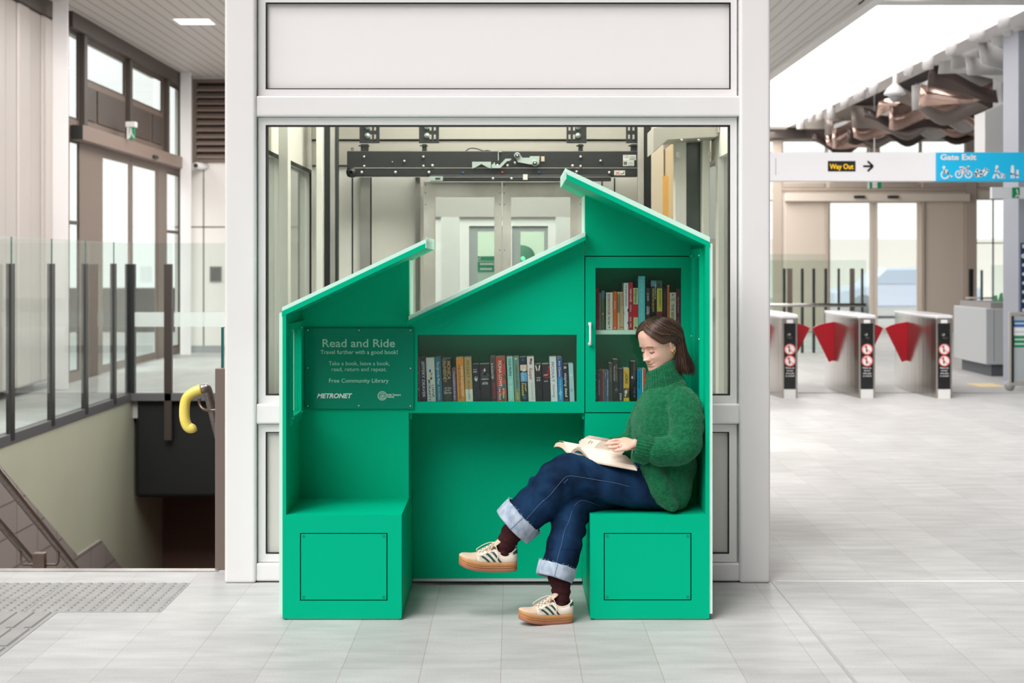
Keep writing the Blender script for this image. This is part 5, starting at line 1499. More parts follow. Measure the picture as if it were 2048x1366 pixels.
# ---- middle shelf; pixel columns at depth KP+.05
BD_ = CAMD + KP + 0.045
def mx(px): return XP(px, BD_)
def mz(py): return ZP(py, BD_)
WHT, BLK = (236, 234, 230), (28, 30, 34)
G1 = 'paperbacks on the middle shelf'
zb = MIDZ + 0.0006
def mb_(xl, xr, top, lab, col, lean=0.045, **kw):
    # xl,xr : spine edges in pixels at the top of the window sill; the row leans a little to the left
    x0, x1 = mx(xl), mx(xr)
    book('book', lab, G1, x0, x1 - 0.0008, zb, mz(top) - zb, KP + 0.045, 0.13 if x1 < 0 else 0.125, col, lean=-lean, **kw)
row = [
 (829.0, 841.0, 716, 'rust red paperback at the left end of the middle shelf', (176, 84, 80), dict(texts=(('DREAM YOUR REVENGE', .04, .95, .6, .45, (30, 20, 20), 'v'),), art=(('dot', .5, .35, .25, (222, 190, 140)), ('dot', .6, .72, .25, (222, 190, 140))))),
 (842.0, 853.6, 715, 'navy blue paperback with large white capitals on its spine, second on the middle shelf', (18, 44, 82), dict(texts=(('JEFFERY DEAVER', .08, .9, .55, .48, WHT, 'v'),), bands=((.0, .06, (10, 20, 40)),))),
 (855.0, 872.0, 715, 'white paperback with a small blue and yellow figure on its spine', (226, 224, 220), dict(texts=(('LIANE', .62, .9, .74, .3, (40, 44, 60), 'v'), ('MORIARTY', .5, .98, .3, .3, (40, 44, 60), 'v')), art=(('blob', .45, .3, .16, (40, 80, 140)), ('dot', .6, .37, .1, (190, 60, 60)), ('blob', .5, .42, .15, (220, 190, 70)), ('blob', .55, .47, .14, (30, 60, 100))))),
 (873.0, 885.5, 714, 'teal blue paperback with white script title', (28, 112, 142), dict(texts=(('The Light in the Water', .1, .62, .5, .42, (220, 236, 240), 'v'), ('OLGA LORENZO', .66, .97, .5, .3, (200, 220, 226), 'v')))),
 (886.5, 905.5, 717, 'wide dark paperback with a gold capitals spine on the middle shelf', (42, 46, 38), dict(texts=(('MONICA', .06, .48, .74, .36, (220, 176, 110), 'v'), ('McINERNEY', .06, .55, .3, .36, (220, 176, 110), 'v'), ('All That', .66, .70, .55, .75, (224, 224, 214), 'h'), ('and the', .71, .75, .5, .6, (224, 224, 214), 'h'), ('Tightrope', .76, .81, .5, .85, (224, 224, 214), 'h')), art=(('dot', .75, .9, .08, (190, 50, 40)), ('blob', .3, .05, .3, (110, 96, 60)), ('blob', .6, .93, .4, (60, 74, 56))))),
 (906.5, 914.5, 736, 'short slim mauve paperback', (112, 86, 116), dict(texts=(('Conversations in the dark', .1, .95, .5, .5, (220, 210, 220), 'v'),))),
 (915.5, 930.5, 714, 'orange paperback with brown and white capitals', (238, 152, 62), dict(texts=(('KARIN SLAUGHTER', .2, .88, .74, .32, (250, 226, 190), 'v'), ('THE GOOD DAUGHTER', .16, .94, .36, .3, (130, 70, 40), 'v')))),
 (931.5, 946.5, 714, 'gold and white paperback beside the orange one', (196, 160, 100), dict(bands=((.72, 1.0, (236, 230, 222)),), texts=(('PICOULT', .08, .46, .5, .36, (120, 86, 44), 'v'), ('MY SISTERS KEEPER', .54, .95, .5, .22, (130, 100, 60), 'v')))),
 (947.5, 961.0, 728, 'short black paperback with a white flower head on its spine', (24, 30, 40), dict(texts=(('STEPHENIE', .13, .155, .4, .55, WHT, 'h'), ('MEYER', .18, .225, .4, .55, WHT, 'h')), art=(('blob', .5, .38, .3, (216, 220, 222)), ('dot', .55, .36, .15, (240, 240, 240))))),
 (962.0, 982.0, 728, 'wide black paperback with a white chess piece on its spine', (30, 32, 38), dict(texts=(('breaking dawn', .37, .41, .5, .75, WHT, 'h'), ('STEPHENIE', .47, .49, .5, .5, WHT, 'h'), ('MEYER', .495, .54, .5, .6, WHT, 'h')), art=(('piece', .5, .2, .22, (232, 232, 230)), ('dot', .3, .16, .07, (180, 30, 30)), ('blob', .5, .3, .42, (70, 74, 78))))),
 (983.5, 994.5, 713, 'dark grey paperback with white and red capitals', (58, 52, 58), dict(bands=((.0, .3, (86, 70, 74)),), texts=(('SLAUGHTER', .14, .5, .35, .4, (230, 220, 210), 'v'), ('FAITHLESS', .58, .93, .55, .46, (190, 50, 50), 'v')))),
 (995.0, 1014.0, 713, 'wide red and green floral paperback', (196, 78, 62), dict(texts=(('FIONA LOWE', .09, .66, .42, .34, (244, 240, 232), 'v'), ('A Home', .7, .92, .72, .24, (244, 240, 232), 'v'), ('Like Ours', .68, .95, .32, .24, (244, 240, 232), 'v')), art=(('blob', .85, .45, .2, (56, 96, 76)), ('blob', .8, .65, .28, (70, 110, 96)), ('blob', .3, .72, .3, (120, 60, 100)), ('blob', .6, .9, .35, (88, 104, 70)), ('blob', .8, .12, .16, (60, 90, 60)), ('blob', .2, .9, .2, (150, 90, 120))))),
 (1017.0, 1029.0, 713, 'pale aqua paperback with a black capitals title', (150, 214, 208), dict(texts=(('COLD PEOPLE', .05, .43, .5, .42, (20, 40, 44), 'v'), ('TOM ROB SMITH', .5, .95, .5, .4, (226, 244, 240), 'v')))),
 (1030.0, 1041.5, 713, 'sage green paperback with an olive foot', (116, 150, 134), dict(bands=((.76, 1.0, (140, 142, 92)),), texts=(('CLOUDS OF ABRAXA', .18, .72, .5, .34, (52, 80, 74), 'v'), ('LOSS', .8, .95, .5, .34, (206, 206, 160), 'v')), art=(('dot', .45, .05, .15, (226, 232, 222)),))),
 (1043.0, 1056.5, 714, 'dark blue paperback with a sky picture and yellow title', (26, 40, 62), dict(bands=((.17, .34, (240, 200, 186)), (.3, .55, (104, 164, 208))), texts=(('our', .58, .78, .78, .36, (238, 214, 90), 'v'), ('house', .58, .86, .34, .42, (238, 214, 90), 'v'), ('LOUISE', .3, .52, .4, .28, (200, 220, 236), 'v')), art=(('tri', .6, .32, .28, (250, 220, 200)), ('dot', .5, .06, .2, (70, 84, 120)), ('blob', .5, .9, .4, (60, 90, 110))))),
 (1057.5, 1071.5, 713, 'white paperback with a pink brush mark and red script', (230, 224, 222), dict(texts=(('Kuupel', .26, .5, .5, .5, (206, 70, 80), 'v'), ('SUSAN DUNCAN', .58, .95, .6, .36, (200, 194, 196), 'v')), art=(('blob', .6, .07, .25, (170, 60, 100)), ('blob', .5, .14, .2, (190, 90, 120))))),
 (1072.5, 1085.5, 728, 'short black paperback with white hands holding a red dot', (26, 28, 32), dict(texts=(('twilight', .34, .37, .5, .7, WHT, 'h'), ('STEPHENIE', .395, .41, .5, .5, WHT, 'h'), ('MEYER', .415, .45, .5, .6, WHT, 'h')), art=(('hands', .45, .12, .4, (236, 230, 226)), ('dot', .45, .125, .17, (176, 30, 34))))),
 (1086.5, 1101.5, 728, 'short black paperback with a red ribbon on its spine', (30, 28, 32), dict(texts=(('eclipse', .26, .3, .5, .6, WHT, 'h'), ('MEYER', .44, .47, .5, .5, WHT, 'h')), art=(('ribbon', .6, .25, .42, (202, 30, 36)),))),
 (1102.5, 1116.0, 713, 'white paperback with thin grey capitals right of the red ribbon book', (226, 226, 230), dict(texts=(('PICOULT', .12, .56, .45, .4, (120, 124, 134), 'v'), ('leaving', .62, .9, .5, .34, (196, 140, 160), 'v')))),
 (1117.0, 1127.5, 714, 'royal blue paperback with bright blue water at its foot', (52, 84, 150), dict(bands=((.45, 1.0, (40, 140, 200)),), texts=(('Ann Cleeves', .08, .44, .5, .42, WHT, 'v'), ('THE HEALERS', .5, .95, .5, .22, (190, 230, 244), 'v')), art=(('blob', .5, .8, .4, (90, 190, 230)), ('dot', .3, .03, .1, (200, 210, 236))))),
 (1128.5, 1139.0, 728, 'short black paperback with a white lower case title and round emblem', (20, 24, 28), dict(texts=(('staying dead', .24, .87, .5, .5, WHT, 'v'), ('MASON', .94, .965, .5, .6, (200, 120, 110), 'h')), art=(('ring', .42, .09, .26, WHT), ('dot', .5, .08, .14, WHT)))),
 (1140.0, 1149.5, 727, 'short pale icy blue paperback at the right end of the middle shelf', (176, 208, 216), dict(art=(('blob', .5, .3, .3, (206, 228, 232)), ('blob', .4, .7, .35, (140, 180, 190))))),
]
for i, (xl, xr_b, top, lab, col, kw) in enumerate(row):
    lean = 0.04 if i not in (0, 1) else 0.02
    if i < 3: lean = 0.012 * (i + 1)
    s = (xl, xr_b)
    mb_(xl, xr_b, top, lab, col, lean=lean, **kw)

# ---- cupboard shelves
BD2 = CAMD + KP + 0.06
def ux(px): return XP(px, BD2)
def uz(py): return ZP(py, BD2)
def rb(xl, xr, top, lab, col, z0, grp, lean=0.0, **kw):
    book('book', lab, grp, ux(xl), ux(xr) - 0.0006, z0, uz(top) - z0, KP + 0.06, 0.125, col, lean=lean, **kw)
G2, G3 = 'books on the upper cupboard shelf', 'books on the lower cupboard shelf'
z2 = SHZ + 0.0005
for xl, xr2, top, lab, col, kw in [
 (1189.0, 1198.2, 574, 'dark red hardback at the left end of the upper cupboard shelf', (140, 36, 44), dict(hard=True)),
 (1198.4, 1202.0, 585, 'very slim pinkish booklet beside the dark red hardback', (178, 146, 140), dict(texts=(('A Street Through Time', .1, .9, .5, .5, (70, 50, 50), 'v'),))),
 (1202.4, 1209.4, 581, 'green paperback with a blue top on the upper cupboard shelf', (70, 112, 74), dict(bands=((.0, .2, (84, 130, 150)),), art=(('blob', .5, .6, .3, (210, 190, 140)), ('blob', .6, .7, .3, (190, 110, 60))))),
 (1212.0, 1225.6, 585, 'white paperback with a red capitals title on the upper cupboard shelf', (222, 218, 206), dict(texts=(('THE FORGOTTEN SOLDIER', .03, .6, .45, .36, (160, 46, 44), 'v'), ('Guy Sajer', .64, .88, .5, .34, (40, 36, 36), 'v')), art=(('tri', .5, .95, .12, (40, 36, 36)),))),
 (1226.0, 1234.0, 583, 'bright orange paperback on the upper cupboard shelf', (222, 96, 32), dict(texts=(('PENGUIN', .25, .46, .5, .26, (250, 220, 190), 'v'),), art=(('dot', .5, .95, .16, (250, 220, 190)),))),
 (1234.8, 1240.0, 584, 'slim cream book beside the bright orange paperback', (204, 178, 140), dict(bands=((.05, .55, (128, 138, 110)),), texts=(('SECRETS OF THE SEA', .1, .52, .5, .4, (70, 80, 60), 'v'),))),
 (1240.3, 1247.2, 584, 'tan paperback between the slim cream book and the white wavy one', (200, 164, 126), dict(texts=(('GREAT TALES', .03, .36, .6, .36, (120, 70, 50), 'v'),), bands=((.93, .945, (90, 60, 40)),))),
 (1247.8, 1256.8, 566, 'tall white paperback with a dark wavy edge', (228, 228, 228), dict(texts=(('THE QUIET AUSTRALIAN', .03, .5, .5, .36, (60, 60, 66), 'v'),), art=(('blob', 1.02, .58, .3, (56, 60, 50)), ('blob', 1.02, .86, .3, (80, 88, 70)), ('blob', .0, .66, .16, (160, 130, 90))))),
 (1257.0, 1266.0, 565, 'tall crimson paperback with white capitals', (190, 26, 52), dict(texts=(('WEST INDIES', .13, .41, .52, .42, (246, 226, 226), 'v'), ('AUSTRALIA', .47, .62, .5, .34, (240, 200, 204), 'v'), ('WILKES', .72, .82, .5, .36, (246, 226, 226), 'v'), ('1995', .86, .95, .5, .36, (246, 226, 226), 'v')))),
 (1266.6, 1276.6, 576, 'sage book with a red band round its middle', (190, 194, 142), dict(bands=((.39, .7, (202, 20, 40)),), texts=(('THOMAS', .03, .07, .5, .6, (50, 60, 40), 'h'), ('PAINE', .09, .12, .5, .5, (50, 60, 40), 'h'), ('Rights of man', .13, .36, .5, .4, (70, 80, 50), 'v')), art=(('dot', .5, .95, .2, (50, 60, 40)),))),
 (1276.8, 1290.4, 552, 'tall turquoise hardback, the tallest on the upper cupboard shelf', (96, 196, 206), dict(hard=True, texts=(('A LITTLE HISTORY', .07, .53, .5, .26, (170, 226, 230), 'v'), ('OF THE WORLD', .61, .88, .5, .26, (170, 226, 230), 'v')))),
 (1292.0, 1300.6, 576, 'charcoal paperback with white names right of the turquoise hardback', (42, 40, 46), dict(bands=((.64, 1.0, (78, 50, 46)),), texts=(('J.B. ELKINS', .12, .31, .5, .4, (220, 220, 222), 'v'), ('YOUNG', .44, .62, .66, .34, WHT, 'v'), ('RUNNER', .44, .64, .3, .34, WHT, 'v')))),
 (1301.6, 1313.4, 561, 'black textbook with yellow title and a teal picture at the top', (22, 26, 34), dict(bands=((.0, .12, (110, 140, 150)),), texts=(('INFORMATION SECURITY', .16, .64, .42, .3, (236, 200, 60), 'v'), ('PRINCIPLES OF', .08, .38, .78, .22, (220, 220, 220), 'v')), art=(('dot', .5, .05, .28, (70, 160, 180)),))),
 (1313.8, 1324.8, 561, 'yellow and green textbook with a dark red corner', (206, 190, 66), dict(bands=((.63, 1.0, (140, 26, 40)), (.0, .16, (60, 90, 84))), texts=(('MANAGEMENT', .2, .55, .6, .3, (120, 120, 60), 'v'),), art=(('blob', .35, .1, .3, (24, 50, 60)),))),
 (1325.4, 1334.0, 577, 'black paperback right of the yellow textbook', (26, 28, 36), dict(texts=(('THE CROWN', .1, .6, .5, .34, (120, 50, 50), 'v'),))),
 (1334.6, 1338.8, 571, 'very slim orange book on the upper cupboard shelf', (226, 104, 30), dict(bands=((.0, .012, (250, 236, 220)),))),
 (1339.6, 1352.4, 585, 'cream paperback with dark red capitals near the right end of the upper cupboard shelf', (210, 206, 184), dict(texts=(('THE BEIST', .31, .76, .45, .44, (120, 40, 40), 'v'), ('GREAT', .16, .185, .5, .6, (140, 60, 60), 'h'), ('READS', .2, .225, .5, .6, (140, 60, 60), 'h')), art=(('dot', .45, .06, .14, (110, 110, 96)),))),
 (1352.8, 1361.0, 579, 'burgundy paperback at the right end of the upper cupboard shelf', (116, 26, 58), dict(texts=(('Alice in Wonderland', .18, .58, .5, .3, (226, 190, 200), 'v'), ('Lewis Carroll', .68, .85, .5, .2, (206, 160, 176), 'v')), art=(('dot', .3, .94, .25, (230, 230, 230)),)))]:
    rb(xl, xr2, top, lab, col, z2, G2, **kw)
z3 = RZ + 0.0006
for xl, xr2, top, lab, col, kw in [
 (1191.2, 1195.8, 742, 'slim black paperback at the left end of the lower cupboard shelf', (40, 34, 40), dict(texts=(('The Puzzle', .5, .95, .5, .4, (200, 200, 200), 'v'),), art=(('dot', .4, .08, .35, (190, 130, 130)), ('blob', .4, .3, .3, (160, 160, 160)), ('dot', .5, .42, .3, (120, 40, 50))))),
 (1196.2, 1201.0, 742, 'slim teal childrens paperback second on the lower cupboard shelf', (30, 92, 124), dict(texts=(('THE PUZZLE RINGS', .28, .8, .5, .5, (236, 240, 240), 'v'),), art=(('dot', .5, .12, .34, (200, 120, 130)),))),
 (1201.2, 1205.2, 741, 'slim red paperback on the lower cupboard shelf', (176, 44, 40), dict(texts=(('The Pirate Treasure', .2, .95, .5, .4, (110, 26, 26), 'v'),))),
 (1205.4, 1209.2, 740, 'slim brown paperback on the lower cupboard shelf', (152, 96, 58), dict(texts=(('The Thief of Secrets', .2, .95, .5, .4, (210, 180, 150), 'v'),), art=(('dot', .5, .04, .3, (220, 210, 200)),))),
 (1209.4, 1213.2, 741, 'slim bright blue paperback on the lower cupboard shelf', (36, 108, 162), dict(texts=(('Sapphire', .05, .25, .5, .5, (220, 236, 244), 'v'),), art=(('blob', .5, .45, .3, (90, 60, 100)),))),
 (1213.4, 1217.6, 741, 'slim lavender paperback on the lower cupboard shelf', (116, 118, 160), dict(texts=(('THE PUZZLE RINGS', .28, .82, .5, .5, (240, 240, 244), 'v'),), art=(('dot', .5, .1, .36, (206, 150, 170)),))),
 (1218.0, 1225.6, 727, 'dark olive hardback on the lower cupboard shelf', (62, 70, 58), dict(texts=(('WELLESLEY', .1, .5, .5, .4, (150, 140, 100), 'v'),))),
 (1226.2, 1236.6, 719, 'tall black paperback with a small portrait on its spine', (34, 36, 42), dict(texts=(('NEIL HANNEY', .12, .54, .68, .34, (150, 132, 90), 'v'), ('THE LAST DESCENT', .14, .52, .26, .24, (226, 226, 226), 'v')), art=(('blob', .62, .72, .26, (160, 120, 100)), ('blob', .8, .73, .24, (90, 140, 190))))),
 (1237.0, 1246.4, 738, 'black paperback with blue capitals on the lower cupboard shelf', (18, 24, 32), dict(texts=(('LOCKED IN AGAIN', .06, .66, .5, .34, (40, 110, 140), 'v'), ('JOHN', .74, .96, .5, .44, WHT, 'v')))),
 (1247.0, 1258.8, 737, 'yellow paperback with a black title and photo band', (224, 178, 66), dict(bands=((.6, .89, (88, 60, 48)),), texts=(('LAZARUS', .16, .46, .55, .5, (50, 40, 26), 'v'), ('THE', .1, .15, .25, .2, (50, 40, 26), 'h')), art=(('blob', .4, .72, .3, (232, 220, 200)), ('blob', .7, .66, .22, (190, 110, 60)), ('blob', .3, .82, .2, (220, 200, 176))))),
 (1262.0, 1273.6, 723, 'tall black hardback with a white oval label', (18, 18, 22), dict(hard=True, texts=(('Doctor Lecter', .03, .46, .62, .3, (140, 132, 130), 'v'), ('THE M', .64, .9, .62, .3, (140, 132, 130), 'v')), bands=(), art=(('blob', .22, .4, .2, (210, 210, 212)),))),
 (1274.4, 1283.8, 738, 'bright cyan paperback beside the reading woman', (0, 158, 206), dict(texts=(('THE LAST INN', .07, .6, .45, .36, (20, 90, 120), 'v'),))),
 (1284.2, 1286.6, 738, 'very slim white paperback beside the reading woman', (236, 234, 232), {}),
 (1286.9, 1292.0, 738, 'slim salmon red paperback next to the reading woman', (226, 96, 74), {}),
]:
    rb(xl, xr2, top, lab, col, z3, G3, **kw)
# ================================================================ PERSON
from mathutils.bvhtree import BVHTree
def P(px, py, y): return W(px, py, CAMD + y)
PS = 455.0                                                     # pixels per metre at the woman
woman = thing('person', 'seated woman in a green roll neck jumper and rolled jeans reading, legs crossed', 'person', P(1330, 1022, 0.2))


def sect(c, n, u, a, b_, k=20, pw=1.0):
    """ellipse of k points round c, normal n, first axis towards u"""
    n = n.normalized()
    u = (u - n * u.dot(n)).normalized()
    v = n.cross(u)
    out = []
    for i in range(k):
        t = 2 * math.pi * i / k
        ct, st = math.cos(t), math.sin(t)
        if pw != 1.0:
            ct = math.copysign(abs(ct) ** pw, ct); st = math.copysign(abs(st) ** pw, st)
        out.append(c + u * a * ct + v * b_ * st)
    return out


def limb(mb, pts, k=20, n=6, up=Vector((0, -1, 0)), caps=True):
    """pts: (px,py,y,ra[,rb]) -> smooth tapered tube; ra is the radius seen from the camera, rb along the view"""
    q_ = []
    for p in pts:
        w = P(*p[:3])
        q_.append((w.x, w.y, w.z, p[3], p[4] if len(p) > 4 else p[3]))
    q_ = spline(q_, n)
    rings = []
    for i, p in enumerate(q_):
        c = Vector(p[:3])
        t = Vector(q_[min(i + 1, len(q_) - 1)][:3]) - Vector(q_[max(i - 1, 0)][:3])
        rings.append(sect(c, t, up, p[4], p[3], k))
    mb.loft(rings, caps)
    return q_


def remesh(mb, name, mats, parent, voxel, smooth=6, fac=0.5, post=None):
    o = mb.build(name + '_raw', mats)
    bm = bmesh.new(); bm.from_mesh(o.data)
    bmesh.ops.recalc_face_normals(bm, faces=bm.faces); bm.to_mesh(o.data); bm.free()
    r = o.modifiers.new('r', 'REMESH'); r.mode = 'VOXEL'; r.voxel_size = voxel; r.use_smooth_shade = True
    if smooth:
        s = o.modifiers.new('s', 'SMOOTH'); s.iterations = smooth; s.factor = fac
    n = bake(o, name, mats, parent)
    if post:
        me = n.data
        no = [v.normal.copy() for v in me.vertices]
        for v, nn in zip(me.vertices, no):
            d = post(v.co, nn)
            if d: v.co += nn * d
        me.update()
    return n


# ---------------------------------------------------------------- head
HC = P(1320.5, 691.5, 0.215)
yaw, pit = math.radians(32), math.radians(15)
HF = Vector((-math.cos(yaw) * math.cos(pit), -math.sin(yaw) * math.cos(pit), -math.sin(pit)))
HU = Vector((-math.cos(yaw) * math.sin(pit), -math.sin(yaw) * math.sin(pit), math.cos(pit)))
HX = HF.cross(HU)
def H(x, y, z): return HC + HX * x + HF * y + HU * z
_sl = {}
def interp(tab, z):
    """monotone cubic through the table"""
    if z <= tab[0][0]: return tab[0][1]
    if z >= tab[-1][0]: return tab[-1][1]
    key = id(tab)
    if key not in _sl or _sl[key][0] is not tab:
        n = len(tab)
        d = [(tab[i + 1][1] - tab[i][1]) / (tab[i + 1][0] - tab[i][0]) for i in range(n - 1)]
        m_ = [d[0]] + [0.0 if d[i - 1] * d[i] <= 0 else 2 * d[i - 1] * d[i] / (d[i - 1] + d[i]) for i in range(1, n - 1)] + [d[-1]]
        _sl[key] = (tab, m_)
    m_ = _sl[key][1]
    for i in range(len(tab) - 1):
        if z <= tab[i + 1][0]:
            h_ = tab[i + 1][0] - tab[i][0]; t = (z - tab[i][0]) / h_
            return ((1 + 2 * t) * (1 - t) ** 2 * tab[i][1] + t * (1 - t) ** 2 * h_ * m_[i] + t * t * (3 - 2 * t) * tab[i + 1][1] + t * t * (t - 1) * h_ * m_[i + 1])
FRONT = [(-0.111, 0.056), (-0.107, 0.069), (-0.098, 0.0765), (-0.089, 0.0785), (-0.076, 0.0778), (-0.062, 0.0805), (-0.048, 0.0825), (-0.03, 0.083), (-0.01, 0.082), (0.004, 0.0825), (0.018, 0.0885), (0.035, 0.0915), (0.06, 0.0905), (0.082, 0.083), (0.103, 0.067), (0.122, 0.042), (0.133, 0.0)]
WIDTH = [(-0.111, 0.014), (-0.107, 0.023), (-0.097, 0.036), (-0.082, 0.047), (-0.065, 0.0555), (-0.045, 0.062), (-0.02, 0.067), (0.0, 0.0695), (0.03, 0.073), (0.065, 0.0725), (0.092, 0.063), (0.114, 0.044), (0.128, 0.021), (0.133, 0.001)]
BACK = [(-0.111, 0.03), (-0.098, 0.012), (-0.082, -0.012), (-0.065, -0.045), (-0.042, -0.075), (0.0, -0.096), (0.045, -0.102), (0.088, -0.086), (0.115, -0.052), (0.128, -0.021), (0.133, -0.001)]
def g(v, s): return math.exp(-(v / s) ** 2)
def head_point(z, a, grow=0.0):
    """a = 0 front, pi back; returns local x,y,z"""
    w, f, b_ = interp(WIDTH, z) + grow, interp(FRONT, z) + grow, interp(BACK, z) - grow
    k_ = max(0.0, min(1.0, (-0.03 - z) / 0.068)); k_ = k_ * k_ * (3 - 2 * k_)
    yc = (f + b_) / 2 * k_ + 0.004 * k_
    ca, sa = math.cos(a), math.sin(a)
    ex = 0.86
    x = w * math.copysign(abs(sa) ** ex, sa)
    y = yc + (f - yc) * abs(ca) ** 0.92 if ca > 0 else yc - (yc - b_) * abs(ca) ** 0.92
    if ca > 0 and not grow:
        # nose
        N_ = 0.0
        if -0.05 < z < 0.014:
            t = (0.014 - z) / 0.05
            N_ = 0.0235 * min(1, max(0, t)) ** 1.25 if z > -0.036 else 0.0235 * max(0.0, 1 - ((-0.036 - z) / 0.0125) ** 2)
        sg = 0.0075 + 0.003 * max(0, min(1, (0.0 - z) / 0.036))
        y += N_ * g(x, sg)
        y += 0.0108 * (g(abs(x) - 0.0128, 0.0056)) * g(z + 0.0385, 0.0078)
        y -= 0.007 * g(abs(x) - 0.0075, 0.0034) * g(z + 0.0472, 0.0032)
        # eye sockets, brows, cheeks
        y -= 0.0085 * g(abs(x) - 0.029, 0.0135) * g(z + 0.001, 0.0095)
        y -= 0.005 * g(abs(x) - 0.014, 0.006) * g(z - 0.004, 0.008)
        y += 0.0035 * g(abs(x) - 0.03, 0.018) * g(z - 0.0195, 0.007)
        y += 0.0062 * g(abs(x) - 0.038, 0.017) * g(z + 0.031, 0.014)
        # lips: groove, bows and corners
        lipw = g(x, 0.021)
        zl = z - 0.0042 * (x / 0.024) ** 2
        y += 0.0058 * lipw * g(zl + 0.0573, 0.0040) - 0.0034 * g(x, 0.025) * g(zl + 0.0628, 0.0020) + 0.0062 * g(x, 0.018) * g(zl + 0.0685, 0.0045) - 0.0018 * g(x, 0.02) * g(z + 0.078, 0.005)
        y -= 0.0022 * g(x, 0.003) * g(z + 0.052, 0.0045)
        y -= 0.0026 * g(abs(x) - 0.0265, 0.004) * g(z + 0.0585, 0.005)
        y += 0.002 * g(x, 0.014) * g(z + 0.089, 0.007)
    return x, y, z
zs = [-0.111 + 0.0014 * i for i in range(32)]
zs += [zs[-1] + 0.0016 * (i + 1) for i in range(60)]
while zs[-1] < 0.1322: zs.append(zs[-1] + 0.0022)
NA = 150
angs = []
for i in range(NA):
    t = 2 * math.pi * i / NA
    angs.append(t - 0.32 * math.sin(t))                       # denser at the front
body = MB().mat(0, True)
body.loft([[H(*head_point(z, a)) for a in angs] for z in zs])
# eyelids (looking down): skin domes over the eyeballs
for s in (-1, 1):
    c = H(s * 0.0295, 0.0695, -0.0005)
    body.sphere(c, 0.0118, 20, 14)
# ear on the near and the far side
for s in (-1, 1):
    e = []
    pts = []
    for k in range(15):
        t = k / 14 * 2 * math.pi * 0.86 + 0.5
        pts.append((s * (0.0715 + 0.007 * (math.sin(t * 0.5) ** 2)), -0.012 - 0.013 * math.cos(t) * 1.0, 0.006 + 0.0255 * math.sin(t) * 1.0 - 0.006 * math.cos(t)))
    body.tube([H(*p) for p in pts], 0.0038, 8)
    c = H(s * 0.071, -0.011, 0.004)
    rings = []
    for k, (rr1, off) in enumerate(((0.0145, -0.006), (0.0135, 0.0015), (0.006, 0.0025))):
        rings.append([H(s * (0.071 + off), -0.011 + rr1 * 0.85 * math.cos(2 * math.pi * i / 16), 0.004 + rr1 * 1.6 * math.sin(2 * math.pi * i / 16)) for i in range(16)])
    body.loft(rings)
    body.sphere(H(s * 0.0725, -0.006, -0.0195), 0.0062, 12, 8)
# neck, torso, arms, legs under the clothes (one body)
def vlimb(mb, pts, k=16, n=5):
    q_ = spline([(*Vector(p[0]), p[1]) for p in pts], n)
    for i, p in enumerate(q_): pass
    rings = []
    for i, p in enumerate(q_):
        t = Vector(q_[min(i + 1, len(q_) - 1)][:3]) - Vector(q_[max(i - 1, 0)][:3])
        rings.append(sect(Vector(p[:3]), t, Vector((0.05, -1, 0.02)), p[3], p[3], k))
    mb.loft(rings)
vlimb(body, [(H(0, -0.022, -0.02), 0.05), (H(0, -0.024, -0.07), 0.05), (P(1338, 765, 0.225), 0.052), (P(1342, 800, 0.22), 0.07)])
limb(body, [(1342, 790, 0.215, 0.06, 0.1), (1340, 850, 0.205, 0.085, 0.13), (1335, 920, 0.2, 0.085, 0.12), (1336, 970, 0.2, 0.07, 0.11)])
limb(body, [(1358, 805, 0.08, 0.042), (1374, 860, 0.03, 0.041), (1356, 899, 0.0, 0.034), (1318, 900, -0.02, 0.032), (1281, 892, -0.015, 0.0235), (1266, 889, -0.015, 0.025)])
limb(body, [(1318, 805, 0.34, 0.042), (1285, 860, 0.37, 0.04), (1258, 888, 0.37, 0.036), (1225, 897, 0.33, 0.03), (1205, 899, 0.29, 0.024), (1192, 900, 0.26, 0.025)])
limb(body, [(1325, 975, 0.13, 0.068), (1225, 964, 0.09, 0.07), (1132, 948, 0.075, 0.052), (1085, 1000, 0.07, 0.045), (1030, 1050, 0.064, 0.027), (1012, 1092, 0.058, 0.022)])
limb(body, [(1325, 978, 0.29, 0.068), (1235, 988, 0.21, 0.07), (1148, 998, 0.1, 0.052), (1136, 1080, 0.04, 0.045), (1118, 1150, -0.025, 0.026), (1121, 1195, -0.036, 0.022)])
# near hand: palm, four fingers on the page, thumb behind it
def hand(mb, wrist, knuckles, fingers, thumb, pr):
    """knuckles: 4 points; fingers: 4 lists of points after the knuckle; every finger its own tapered chain"""
    kc = sum(knuckles, Vector()) / 4
    w = knuckles[3] - knuckles[0]
    t = kc - wrist
    rings = []
    for f_, wd, th in ((0.0, 0.024, 0.019), (0.25, 0.029, 0.0185), (0.55, 0.0375, 0.0165), (0.8, 0.0405, 0.0145), (1.02, 0.0395, 0.011), (1.1, 0.035, 0.006)):
        c = wrist + t * f_
        rings.append(sect(c, t, w, wd * pr, th * pr, 20))
    mb.loft(rings)
    for kn, fl, r in zip(knuckles, fingers, (0.0086, 0.0090, 0.0086, 0.0074)):
        pts = [kn - t.normalized() * 0.012] + [kn] + list(fl)
        q_ = spline([tuple(p) for p in pts], 4)
        n = len(q_)
        rs = [r * (1.12 - 0.42 * i / (n - 1)) * (1 + 0.09 * math.sin(i * 1.55)) for i in range(n)]
        rs[-1] *= 0.55
        mb.tube(q_, rs, 12)
        mb.sphere(Vector(q_[-1]), rs[-2] * 0.85, 10, 8)
    q_ = spline([tuple(p) for p in thumb], 4)
    n = len(q_)
    rs = [0.014 - 0.005 * i / (n - 1) for i in range(n)]
    mb.tube(q_, rs, 12); mb.sphere(Vector(q_[-1]), rs[-1] * 0.97, 10, 8)
yh = -0.03
wr = P(1271, 888, yh + 0.012)
